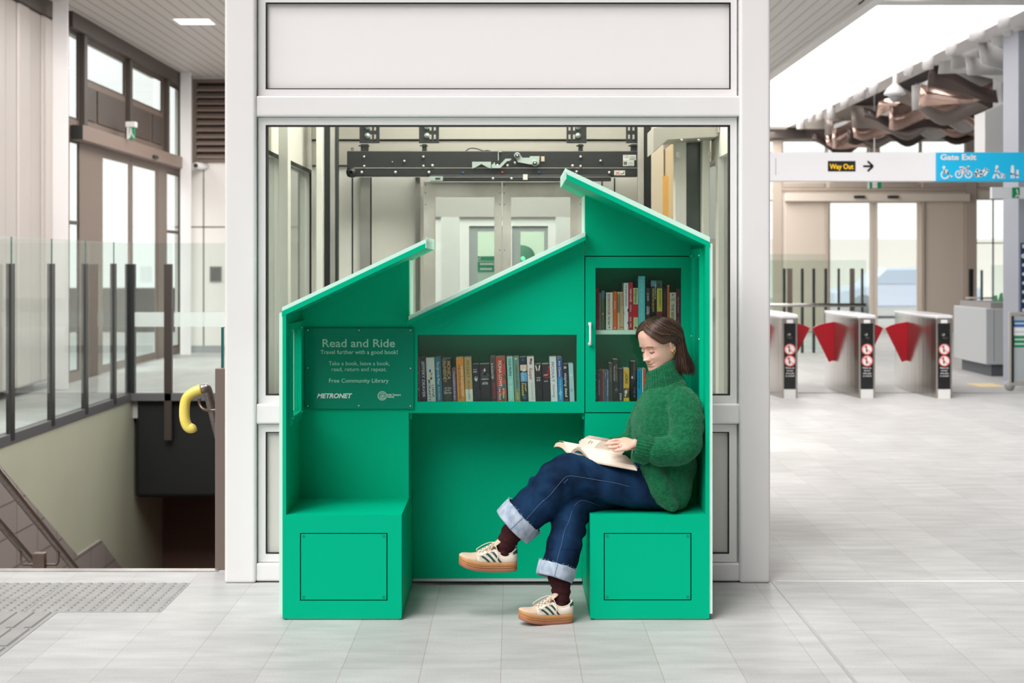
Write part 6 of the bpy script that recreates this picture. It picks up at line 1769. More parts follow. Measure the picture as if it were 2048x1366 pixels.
kn = [P(1246, 880, yh + 0.028), P(1242, 886, yh + 0.008), P(1243, 892.5, yh - 0.009), P(1248, 898.5, yh - 0.02)]
fg = [[P(1231, 880.5, yh + 0.023), P(1221, 882.5, yh + 0.022), P(1214, 884.8, yh + 0.022)], [P(1228, 886.5, yh + 0.004), P(1217, 887.8, yh + 0.01), P(1210, 889.2, yh + 0.016)],
      [P(1231, 893.8, yh - 0.012), P(1222, 895, yh - 0.002), P(1216, 894.8, yh + 0.01)], [P(1238, 900.5, yh - 0.02), P(1231, 901.8, yh - 0.012), P(1226, 901, yh + 0.0)]]
th_ = [P(1262, 884, yh + 0.03), P(1248, 880, yh + 0.052), P(1236, 884, yh + 0.06), P(1224, 889, yh + 0.058)]
hand(body, wr, kn, fg, th_, 0.9)
# far hand holding the book from below and behind
yr = 0.22
wr2 = P(1197, 901, yr + 0.05)
kn2 = [P(1178, 893, yr + 0.05), P(1174, 897, yr + 0.03), P(1173, 903, yr + 0.015), P(1176, 908, yr + 0.0)]
fg2 = [[P(1170, 886, yr + 0.05), P(1166, 881.5, yr + 0.03), P(1164, 880, yr + 0.012)], [P(1165, 890, yr + 0.03), P(1161, 885, yr + 0.015), P(1163, 884, yr + 0.0)],
       [P(1164, 897, yr + 0.015), P(1160, 893, yr + 0.0), P(1163, 892, yr - 0.01)], [P(1167, 904, yr), P(1163, 901, yr - 0.01), P(1165, 900, yr - 0.02)]]
th2 = [P(1190, 896, yr + 0.03), P(1182, 894, yr + 0.01), P(1176, 897, yr - 0.01)]
hand(body, wr2, kn2, fg2, th2, 0.85)

M_skin = mat('skin', (234, 188, 168), 0.45, vary=(60, (229, 178, 158), 0.6))
_b = M_skin.node_tree.nodes['Principled BSDF']
_b.inputs['Subsurface Weight'].default_value = 0.12
_b.inputs['Subsurface Radius'].default_value = (0.012, 0.004, 0.002)
M_lip = mat('lips', (212, 142, 132), 0.4)
M_lid = mat('eyelid', (206, 156, 136), 0.45)
bo = remesh(body, 'body', [M_skin, M_lip, M_lid], woman, 0.0021, 2, 0.4)
inv = Matrix((HX, HF, HU))
for poly in bo.data.polygons:
    q_ = inv @ (Vector(poly.center) - HC)
    if q_.y > 0.05 and abs(q_.x) < 0.0255:
        zc = -0.0628 + 0.0042 * (q_.x / 0.024) ** 2
        top = zc + 0.0072 * (1 - (abs(q_.x) / 0.0255) ** 1.6) - 0.0016 * g(q_.x, 0.0035)
        bot = zc - 0.0088 * (1 - (abs(q_.x) / 0.0255) ** 1.8)
        if bot < q_.z < top: poly.material_index = 1
HB = BVHTree.FromObject(bo, bpy.context.evaluated_depsgraph_get())
def on_face(x, z, lift=0.0006):
    o_ = H(x, 0.2, z)
    h_, n_, i_, d_ = HB.ray_cast(o_, -HF)
    return (h_ + n_ * lift) if h_ is not None else H(x, 0.085, z)
# eyebrows, lashes
M_brow = mat('eyebrow hair', (140, 104, 84), 0.8)
for s in (-1, 1):
    b = MB().mat(0, True)
    pts = [(s * (0.0125 + 0.034 * t), 0.0165 + 0.0075 * math.sin(min(1, t * 1.25) * 1.9) - 0.006 * t * t) for t in [k / 12 for k in range(13)]]
    rs = [0.0013 + 0.0019 * math.sin(math.pi * min(1, 0.25 + 0.75 * (1 - k / 12))) for k in range(13)]
    b.tube([on_face(x, z, 0.0) for x, z in pts], rs, 6)
    b.build('eyebrow', M_brow, woman)
    b = MB().mat(0, True)
    pts = [(s * (0.0185 + 0.0235 * t), -0.0058 - 0.0022 * math.sin(math.pi * t) - 0.0012 * t) for t in [k / 12 for k in range(13)]]
    b.tube([on_face(x, z, 0.0001) for x, z in pts], [0.0007 + 0.0009 * math.sin(math.pi * (0.15 + 0.8 * k / 12)) for k in range(13)], 6)
    for k in range(2, 13):
        x, z = pts[k]
        p = on_face(x, z, 0.0002)
        b.tube([p, p + HF * 0.004 + HX * s * 0.0012 - HU * 0.0022], [0.00035, 0.0001], 4)
    b.build('eyelash', mat('lash', (40, 28, 24), 0.6), woman)
    b = MB().mat(0, True)
    pts = [(s * (0.0195 + 0.0205 * t), 0.0045 + 0.0035 * math.sin(math.pi * t)) for t in [k / 10 for k in range(11)]]
    b.tube([on_face(x, z, -0.0003) for x, z in pts], 0.0005, 5)
    b.build('lid_crease', mat('lid crease', (170, 120, 102), 0.6), woman)
# gold earrings and ring
M_gold = mat('gold', (226, 178, 96), 0.25, metal=1.0)
for dx, dy, dz, r_ in ((0.0, -0.005, -0.0285, 0.0072), (0.003, -0.0125, -0.0215, 0.0058)):
    c = H(-0.0765 - dx, dy, dz)
    MB().mat(0, True).tube([c + HF * r_ * math.cos(a) + HU * r_ * math.sin(a) - HX * 0.002 * math.sin(a) for a in [k * math.pi / 8 for k in range(16)]], 0.0016, 8, closed=True).build('earring', M_gold, woman)
rc = kn[2].lerp(fg[2][0], 0.55); rd = (fg[2][0] - kn[2]).normalized(); ru = rd.orthogonal().normalized(); rv = rd.cross(ru)
MB().mat(0, True).tube([rc + (ru * math.cos(a) + rv * math.sin(a)) * 0.0098 for a in [k * math.pi / 10 for k in range(20)]], 0.0011, 8, closed=True).build('finger_ring', M_gold, woman)
# ---------------------------------------------------------------- hair
M_hair = mat('brown hair', (74, 50, 40), 0.34, spec=0.6)
M_hair2 = mat('light brown hair', (128, 90, 68), 0.36, spec=0.6)
M_hair3 = mat('dark brown hair', (48, 33, 28), 0.36, spec=0.6)
hr = random.Random(11)
hair = MB()
# under cap
hair.mat(2, True)
def hairline(a):
    a = (a + math.pi) % (2 * math.pi) - math.pi
    t = abs(a)
    if t < 0.5: return 0.094 - 0.03 * t
    if t < 1.25: return 0.079 - (t - 0.5) * 0.086
    if t < 1.98: return 0.0145 + (t - 1.25) * 0.02
    return 0.029 - min(1, (t - 1.98) / 0.3) * 0.09
rows = 16
cap = []
for k in range(rows):
    f_ = k / (rows - 1)
    ring = []
    for i in range(72):
        a = 2 * math.pi * i / 72
        z = hairline(a) + 0.003 + (0.1292 - hairline(a)) * (1 - (1 - f_) ** 1.6)
        x, y, z2 = head_point(z, a, 0.0045)
        ring.append(H(x, y, z2 + 0.0025 * f_ ** 4))
    cap.append(ring)
hair.loft(cap)
def scalp(x, y, z, lift):
    """push a local direction out to the scalp"""
    c = Vector((0, -0.006, 0.018))
    d = (Vector((x, y, z)) - c)
    e = Vector((d.x / 0.0725, d.y / 0.0985, d.z / 0.105))
    s = 1.0 / max(1e-6, e.length)
    return c + d * s * (1 + lift)
DOWN = Vector((0, 0, -1))
def head_dir(a, z, grow):
    x, y, z2 = head_point(max(-0.1, min(0.1315, z)), a, grow)
    return H(x, y, z2)
def strand(side, s, lift, jit):
    """s 0: along the front hairline, up to 0.55 from the crown; then from the crown down; from 0.8 the back of the parting"""
    gr = 0.0055 + lift * 0.11
    pts = []
    if s < 0.55:
        q_ = s / 0.55
        zt = 0.095 + (0.1305 - 0.095) * q_ ** 0.8
        ae = 1.95 + 0.3 * q_ + hr.uniform(-0.06, 0.1)
        for t in (0.0, 0.16, 0.36, 0.58, 0.8, 1.0):
            a = 0.03 + (ae - 0.03) * t
            zh = hairline(min(a, 1.9)) + 0.0015
            if a > 1.25: zh = 0.0165 + 0.006 * math.sin((a - 1.25) * 3.0)
            zc = zt - (zt - 0.012) * t ** (1.5 + 0.5 * q_)
            z = zh * (1 - q_) ** 1.3 + zc * (1 - (1 - q_) ** 1.3)
            if t == 0.0: z = zt
            if t == 1.0: z = hr.uniform(-0.012, 0.012)
            pts.append(head_dir(a * side, z + hr.uniform(-1, 1) * 0.0012, gr * (0.35 + 0.65 * min(1, t * 3)) * (1 + (0.9 * q_ - 0.25) * t)))
        tq = 0.3 * q_
    elif s < 0.8:
        q_ = (s - 0.55) / 0.25
        ah = 0.5 + 1.9 * q_
        ze = hr.uniform(-0.015, 0.02)
        ae = 2.15 + 0.4 * q_ + hr.uniform(-0.1, 0.1)
        for t in (0.0, 0.22, 0.5, 0.78, 1.0):
            a = ah + (ae - ah) * t ** 0.9
            z = 0.1312 - (0.1312 - ze) * t ** 1.45
            pts.append(head_dir(a * side, z, gr * (0.4 + 0.6 * min(1, t * 3)) * (1 + 0.7 * t)))
        tq = 0.3 + 0.25 * q_
    else:
        q_ = (s - 0.8) / 0.2
        zt = 0.13 - 0.05 * q_
        ze = hr.uniform(-0.015, 0.02)
        ae = 2.45 + 0.5 * q_
        for t in (0.0, 0.3, 0.65, 1.0):
            a = 3.09 + (ae - 3.09) * t ** 0.8
            z = zt - (zt - ze) * t ** 1.2
            pts.append(head_dir(a * side, z, gr * (0.5 + 0.5 * t)))
        tq = 0.55 + 0.45 * q_
    e0 = pts[-1]
    v0 = (pts[-1] - pts[-2]).normalized()
    L = hr.uniform(0.118, 0.142) - 0.012 * (1 - tq)
    dx = -0.010 + 0.072 * tq + 0.006 * hr.uniform(-1, 1)
    dy = (-0.012 if side < 0 else 0.006) * (1 - 0.7 * tq) + 0.004 * hr.uniform(-1, 1)
    for q2 in (0.22, 0.5, 0.78, 1.0):
        p = e0 + DOWN * (L * q2) + v0 * (0.003 + 0.009 * tq) * min(1, q2 * 3) + Vector((dx * q2 ** 1.25, dy * q2, 0))
        p += Vector((hr.uniform(-1, 1), hr.uniform(-1, 1), hr.uniform(-1, 1))) * 0.0022 * q2
        pts.append(p)
    return pts
NS = 2300
for i in range(NS):
    side = -1 if hr.random() < 0.66 else 1
    s = hr.random()
    lift = hr.uniform(0.0, 0.055)
    pts = strand(side, s, lift, 1)
    q_ = [Vector(p) for p in spline([tuple(p) for p in pts], 4)]
    r_ = hr.uniform(0.0007, 0.0013)
    n = len(q_)
    hair.mat(hr.choice((0, 0, 0, 1, 2, 2)) if lift > 0.02 else hr.choice((0, 2, 2)), True)
    hair.tube(q_, [r_ * (0.8 if k < n * 0.8 else 0.8 * (1.1 - (k - n * 0.8) / (n * 0.2))) for k in range(n)], 4, caps=False)
# back curtain
for i in range(420):
    a = math.pi + hr.uniform(-1.25, 1.25)
    z = hr.uniform(0.0, 0.1)
    x, y, z2 = head_point(z, a, 0.006 + hr.uniform(0, 0.004))
    p0 = H(x, y, z2)
    x1, y1, z1 = head_point(-0.005, math.pi + (a - math.pi) * 0.95, 0.012)
    p1 = H(x1, y1, z1)
    L = hr.uniform(0.11, 0.14)
    pts = [p0, p0.lerp(p1, 0.5) + (p0.lerp(p1, 0.5) - HC).normalized() * 0.005, p1, p1 + DOWN * L * 0.5 + Vector((0.012, 0, 0)), p1 + DOWN * L + Vector((0.03 + 0.012 * hr.random(), 0.004 * hr.uniform(-1, 1), 0))]
    hair.mat(hr.choice((0, 0, 1, 2)), True)
    q_ = [Vector(p) for p in spline([tuple(p) for p in pts], 4)]
    r_ = hr.uniform(0.0009, 0.0015)
    hair.tube(q_, [r_] * (len(q_) - 3) + [r_ * 0.7, r_ * 0.5, r_ * 0.2], 4, caps=False)
hair.build('hair', [M_hair, M_hair2, M_hair3], woman)

# ---------------------------------------------------------------- jumper
def knit(name, col, col2):
    m = mat(name, col, 0.95, spec=0.08, sheen=0.35, vary=(55, col2, 0.8))
    nt = m.node_tree; b_ = nt.nodes['Principled BSDF']
    b_.inputs['Sheen Roughness'].default_value = 0.5
    b_.inputs['Sheen Tint'].default_value = (0.35, 0.7, 0.5, 1)
    tc = nt.nodes.new('ShaderNodeTexCoord')
    n1 = nt.nodes.new('ShaderNodeTexNoise'); n1.inputs['Scale'].default_value = 230; n1.inputs['Detail'].default_value = 3
    vo = nt.nodes.new('ShaderNodeTexVoronoi'); vo.inputs['Scale'].default_value = 150
    nt.links.new(tc.outputs['Object'], n1.inputs['Vector']); nt.links.new(tc.outputs['Object'], vo.inputs['Vector'])
    ad = nt.nodes.new('ShaderNodeMath'); ad.operation = 'ADD'
    nt.links.new(n1.outputs[0], ad.inputs[0]); nt.links.new(vo.outputs['Distance'], ad.inputs[1])
    bp = nt.nodes.new('ShaderNodeBump'); bp.inputs['Strength'].default_value = 0.75; bp.inputs['Distance'].default_value = 0.004
    nt.links.new(ad.outputs[0], bp.inputs['Height']); nt.links.new(bp.outputs[0], b_.inputs['Normal'])
    return m
M_knit = knit('green boucle knit', (28, 108, 70), (18, 84, 54))
M_rib = knit('green rib knit', (26, 102, 66), (18, 80, 52))
sw = MB().mat(0, True)
# torso: (px, py, y, half width seen, half depth)
limb(sw, [(1342, 1008, 0.2, 0.055, 0.15), (1342, 990, 0.2, 0.088, 0.172), (1334, 955, 0.2, 0.128, 0.18), (1329, 915, 0.2, 0.142, 0.18), (1327, 875, 0.2, 0.14, 0.175), (1328, 835, 0.205, 0.134, 0.165), (1334, 800, 0.21, 0.112, 0.145), (1339, 776, 0.215, 0.083, 0.108), (1338, 758, 0.218, 0.065, 0.072)], 28, 6)
# near sleeve
limb(sw, [(1352, 790, 0.11, 0.06), (1368, 812, 0.075, 0.076), (1374, 850, 0.04, 0.076), (1370, 885, 0.012, 0.07), (1355, 902, -0.002, 0.067), (1335, 903, -0.012, 0.064), (1318, 901, -0.018, 0.06), (1304, 900, -0.02, 0.055), (1296, 899, -0.02, 0.05)], 24, 6)
# far sleeve
limb(sw, [(1322, 792, 0.31, 0.055), (1302, 812, 0.345, 0.066), (1286, 845, 0.36, 0.066), (1272, 875, 0.365, 0.064), (1252, 890, 0.355, 0.055), (1232, 895, 0.335, 0.046)], 20, 6)
# bunched hem hanging over the hip towards the camera
limb(sw, [(1298, 925, 0.075, 0.045, 0.085), (1312, 958, 0.065, 0.06, 0.088), (1330, 990, 0.065, 0.055, 0.088), (1343, 1009, 0.075, 0.03, 0.085)], 18, 5)
def sw_disp(co, no):
    d = 0.006 * noise.noise(Vector((co.x * 14, co.y * 9, co.z * 9))) + 0.0035 * noise.noise(Vector((co.x * 30 + co.z * 12, co.y * 20, co.z * 26)))
    d += 0.0016 * noise.noise(Vector((co.x * 140, co.y * 140, co.z * 140))) + 0.0011 * noise.noise(Vector((co.x * 300, co.y * 300, co.z * 300)))
    # drape folds from the shoulder to the lap
    d += 0.0058 * math.sin((co.x * 0.82 + co.z * 0.57) * 50 + 2.5 * noise.noise(co * 7)) * max(0.0, min(1.0, (0.88 - co.z) * 4)) * max(0.0, min(1.0, (co.z - 0.5) * 6))
    return d
jumper = remesh(sw, 'jumper', M_knit, woman, 0.0042, 16, 0.5, sw_disp)
# cuff ribs
def ribbed(name, rings_path, k, amp, nr, mats, thick=0.004):
    """ring path of (centre, normal, up, a, b)"""
    b = MB().mat(0, True)
    rings = []
    for c, n_, u, a, b2 in rings_path:
        ring = sect(c, n_, u, a, b2, k)
        rings.append([p + (p - c).normalized() * amp * math.sin(nr * 2 * math.pi * i / k) for i, p in enumerate(ring)])
    inner = []
    for c, n_, u, a, b2 in rings_path[::-1]:
        inner.append(sect(c, n_, u, a - thick, b2 - thick, k))
    b.loft(rings + inner, caps=False)
    return b.build(name, mats, woman)
pa, pb_ = P(1303, 900, -0.02), P(1271, 892.5, -0.016)
ax = pb_ - pa
ribbed('cuff', [(pa.lerp(pb_, t), ax, Vector((0, -1, 0)), r_, r_ * 1.02) for t, r_ in ((-0.12, 0.047), (0.05, 0.0545), (0.3, 0.057), (0.55, 0.057), (0.8, 0.0555), (0.97, 0.052), (1.02, 0.049))], 150, 0.0016, 26, M_rib)
pa, pb_ = P(1240, 894, 0.345), P(1216, 897, 0.31)
ribbed('cuff', [(pa.lerp(pb_, t), pb_ - pa, Vector((0, -1, 0)), r_, r_) for t, r_ in ((-0.1, 0.042), (0.2, 0.046), (0.8, 0.046), (1.02, 0.042))], 120, 0.0014, 24, M_rib)
# roll neck: folded ribbed collar
c0, c1 = P(1331, 781, 0.212), P(1322, 731, 0.212)
ax = c1 - c0
tilt = (HU * 0.75 + Vector((-0.1, 0, 1)) * 0.4).normalized()
col_path = []
for t, a, b2 in ((-0.1, 0.074, 0.075), (-0.02, 0.086, 0.086), (0.12, 0.092, 0.09), (0.3, 0.09, 0.088), (0.5, 0.084, 0.083), (0.7, 0.078, 0.077), (0.86, 0.073, 0.072), (0.97, 0.068, 0.067), (1.02, 0.063, 0.062), (0.97, 0.058, 0.057), (0.7, 0.056, 0.055), (0.3, 0.056, 0.055)):
    col_path.append((c0 + ax * t, Vector((-0.08 - 0.40 * max(0, min(1, t)), 0.03, 1)), Vector((0, -1, 0)), b2, a))
b = MB().mat(0, True)
rings = []
K_ = 200
for j, (c, n_, u, a, b2) in enumerate(col_path):
    ring = sect(c, n_, u, a, b2, K_)
    tw = 0.05 * j
    rings.append([p + (p - c).normalized() * (0.0018 * math.sin(38 * (2 * math.pi * i / K_) + tw) + 0.005 * noise.noise(p * 16)) + Vector((0, 0, 0.004 * noise.noise(p * 11 + Vector((3, 1, 2))))) for i, p in enumerate(ring)])
rings = [[tuple(x) for x in r_] for r_ in rings]
b.loft(rings, caps=False)
b.build('roll_neck', M_rib, woman)

# wool fuzz standing off the knit
fz = MB().mat(0, False)
me = jumper.data
fr_ = random.Random(5)
nv = len(me.vertices)
for i in range(5200):
    v = me.vertices[fr_.randrange(nv)]
    if v.normal.y > 0.35: continue
    d_ = (v.normal + Vector((fr_.uniform(-1, 1), fr_.uniform(-1, 1), fr_.uniform(-1, 1))) * 0.9).normalized()
    s_ = v.normal.orthogonal().normalized() * 0.00035
    l_ = fr_.uniform(0.002, 0.006)
    p = v.co
    fz.add([p - s_, p + s_, p + d_ * l_ + Vector((0, 0, -0.0006))], [(0, 1, 2)])
o_ = fz.build('wool_fuzz', mat('wool fuzz', (62, 138, 98), 0.95, spec=0.05), woman)
o_['kind'] = 'stuff'

# ---------------------------------------------------------------- jeans
def denim(name, c1, c2, sc=1.0):
    m = mat(name, c1, 0.85, spec=0.12, vary=(9 * sc, c2, 1.0, (1, 1, 0.6)))
    nt = m.node_tree; b_ = nt.nodes['Principled BSDF']
    tc = nt.nodes.new('ShaderNodeTexCoord')
    wv = nt.nodes.new('ShaderNodeTexNoise'); wv.inputs['Scale'].default_value = 420; wv.inputs['Detail'].default_value = 2
    nt.links.new(tc.outputs['Object'], wv.inputs['Vector'])
    bp = nt.nodes.new('ShaderNodeBump'); bp.inputs['Strength'].default_value = 0.4; bp.inputs['Distance'].default_value = 0.002
    nt.links.new(wv.outputs[0], bp.inputs['Height']); nt.links.new(bp.outputs[0], b_.inputs['Normal'])
    return m
M_denim = denim('dark blue denim', (5, 20, 41), (22, 54, 88))
M_turn = denim('pale turned up denim', (142, 156, 174), (178, 190, 203), 5)
je = MB().mat(0, True)
LL = [(1332, 974, 0.125, 0.098, 0.1), (1285, 972, 0.11, 0.1), (1228, 967, 0.09, 0.09), (1176, 957, 0.078, 0.088), (1134, 951, 0.07, 0.092), (1108, 972, 0.066, 0.092), (1083, 999, 0.064, 0.092), (1056, 1024, 0.063, 0.09), (1036, 1042, 0.062, 0.089)]
RL = [(1332, 974, 0.3, 0.098, 0.1), (1285, 980, 0.28, 0.1), (1235, 986, 0.22, 0.092), (1185, 992, 0.155, 0.085), (1152, 1006, 0.11, 0.08), (1141, 1036, 0.075, 0.079), (1134, 1072, 0.045, 0.077), (1125, 1108, 0.01, 0.074), (1114, 1140, -0.015, 0.072)]
limb(je, LL, 26, 6); limb(je, RL, 26, 6)
limb(je, [(1335, 1000, 0.2, 0.05, 0.16), (1335, 975, 0.2, 0.095, 0.165), (1338, 945, 0.2, 0.1, 0.15), (1338, 925, 0.2, 0.085, 0.13)], 26, 4)
kneeL = P(1128, 952, 0.07); kneeR = P(1150, 1010, 0.1)
shL = (P(1036, 1042, 0.062) - P(1108, 972, 0.066)).normalized()
shR = (P(1114, 1140, -0.015) - P(1141, 1036, 0.075)).normalized()
def je_disp(co, no):
    d = 0.0045 * noise.noise(Vector((co.x * 11, co.y * 11, co.z * 11))) + 0.0022 * noise.noise(Vector((co.x * 26, co.y * 26, co.z * 26 + 5)))
    # creases fanning from the knees and across the shins
    for kn_, dr, am in ((kneeL, shL, 0.0075), (kneeR, shR, 0.008)):
        v = co - kn_
        r_ = v.length
        if r_ < 0.32:
            t = v.dot(dr)
            d += am * math.exp(-(r_ / 0.19) ** 2) * math.sin(t * 80 + 3.0 * noise.noise(co * 9)) * (0.6 + 0.4 * noise.noise(co * 6))
            if t > 0.1:
                d += 0.003 * math.sin((v - dr * t).dot(Vector((0.5, -0.6, 0.5))) * 60 + t * 20 + 2 * noise.noise(co * 8))
    return d
jeans = remesh(je, 'jeans', M_denim, woman, 0.0045, 8, 0.5, je_disp)
dg_ = bpy.context.evaluated_depsgraph_get(); dg_.update()
JB = BVHTree.FromObject(jeans, dg_)
CAMP = Vector((0, -CAMD, EYE))
def on_jeans(px, py, lift=0.0012):
    d_ = (W(px, py, 1.0) - CAMP).normalized()
    h_, n_, i_, ds = JB.ray_cast(CAMP, d_)
    return (h_ + n_ * lift) if h_ is not None else None
M_stitch = mat('pale stitching', (104, 124, 152), 0.8)
for pts in ([(1262, 974), (1230, 966), (1195, 960), (1165, 955), (1145, 952), (1132, 954), (1120, 966), (1100, 990), (1080, 1008), (1060, 1030), (1048, 1044)],
            [(1136, 958), (1128, 966)], [(1200, 1012), (1175, 1003), (1160, 1002), (1148, 1012)], [(1144, 1022), (1138, 1042), (1129, 1062), (1124, 1085), (1117, 1110), (1113, 1128)]):
    ps = [on_jeans(x, y) for x, y in [tuple(q_) for q_ in spline(pts, 4)]]
    ps = [p for p in ps if p is not None]
    ok = [ps[0]] if ps else []
    for p in ps[1:]:
        if (p - ok[-1]).length < 0.03: ok.append(p)
    if len(ok) > 2:
        MB().mat(0, True).tube(ok, 0.0007, 5).build('seam', M_stitch, jeans)
# turn-ups
def turnup(c_top, c_bot, r_top, r_bot, k, seedv):
    b = MB().mat(0, True)
    ax = c_bot - c_top
    rings = []
    for t, r_ in ((-0.04, r_top - 0.003), (0.0, r_top + 0.002), (0.1, r_top + 0.0035), (0.5, (r_top + r_bot) / 2 + 0.004), (0.92, r_bot + 0.003), (1.0, r_bot + 0.001), (1.02, r_bot - 0.003), (0.98, r_bot - 0.007), (0.5, r_bot - 0.01)):
        ring = sect(c_top + ax * t, ax, Vector((0, -1, 0)), r_, r_, k)
        rings.append([p + (p - c_top).normalized() * 0.003 * noise.noise(p * 22 + Vector((seedv, 0, 0))) + (-ax.normalized() * 0.003 * noise.noise(p * 60) if t < 0.05 else Vector()) for p in ring])
    b.loft(rings, caps=False)
    o = b.build('turn_up', M_turn, woman)
    o['label'] = 'pale frayed turn-up'
    # frayed threads on the raw edge, a seam down the side
    f_ = MB().mat(0, False)
    rr2 = random.Random(seedv)
    base = rings[1]
    for i in range(46):
        p = Vector(base[rr2.randrange(k)])
        d_ = (-ax.normalized() + Vector((rr2.uniform(-1, 1), rr2.uniform(-1, 1), rr2.uniform(-1, 1))) * 0.7).normalized()
        f_.tube([p, p + d_ * rr2.uniform(0.004, 0.012), p + d_ * 0.012 + Vector((rr2.uniform(-1, 1), rr2.uniform(-1, 1), -0.6)) * 0.005], 0.00032, 4)
    f_.build('frayed_thread', mat('frayed thread', (206, 218, 230), 0.9), o)
    s_ = MB().mat(0, True)
    i0 = int(k * 0.02)
    s_.tube([Vector(r_[i0]) + (Vector(r_[i0]) - c_top).normalized() * 0.0012 for r_ in rings[1:7]], 0.001, 6)
    s_.build('seam', mat('turn up seam', (122, 140, 166), 0.85), o)
turnup(P(1048, 1031, 0.062), P(1024, 1054, 0.062), 0.098, 0.095, 64, 3)
turnup(P(1115, 1131, -0.01), P(1108, 1157, -0.025), 0.081, 0.078, 64, 8)

# ---------------------------------------------------------------- socks
M_sock = mat('maroon ribbed sock', (54, 28, 31), 0.95, spec=0.05, bump=(260, 0.6, 0.003), vary=(160, (76, 48, 48), 0.5))
for pts in ([(1038, 1043, 0.062, 0.046), (1024, 1066, 0.06, 0.046), (1014, 1084, 0.058, 0.041), (1009, 1100, 0.057, 0.034), (1008, 1116, 0.058, 0.028), (1007, 1128, 0.058, 0.024)],
            [(1113, 1146, -0.02, 0.043), (1121, 1168, -0.03, 0.0405), (1122, 1186, -0.034, 0.039), (1121, 1204, -0.04, 0.034), (1119, 1218, -0.043, 0.029), (1118, 1228, -0.044, 0.024)]):
    b = MB().mat(0, True)
    q_ = spline([(*P(*p[:3]), p[3]) for p in pts], 6)
    rings = []
    for i, p in enumerate(q_):
        t = Vector(q_[min(i + 1, len(q_) - 1)][:3]) - Vector(q_[max(i - 1, 0)][:3])
        ring = sect(Vector(p[:3]), t, Vector((0, -1, 0)), p[3] * 0.9, p[3], 96)
        c = Vector(p[:3])
        rings.append([x + (x - c).normalized() * (0.0008 * math.sin(32 * 2 * math.pi * k / 96) + 0.0022 * math.sin(i * 1.3 + 2.5 * noise.noise(x * 18))) for k, x in enumerate(ring)])
    b.loft(rings)
    b.build('sock', M_sock, woman)

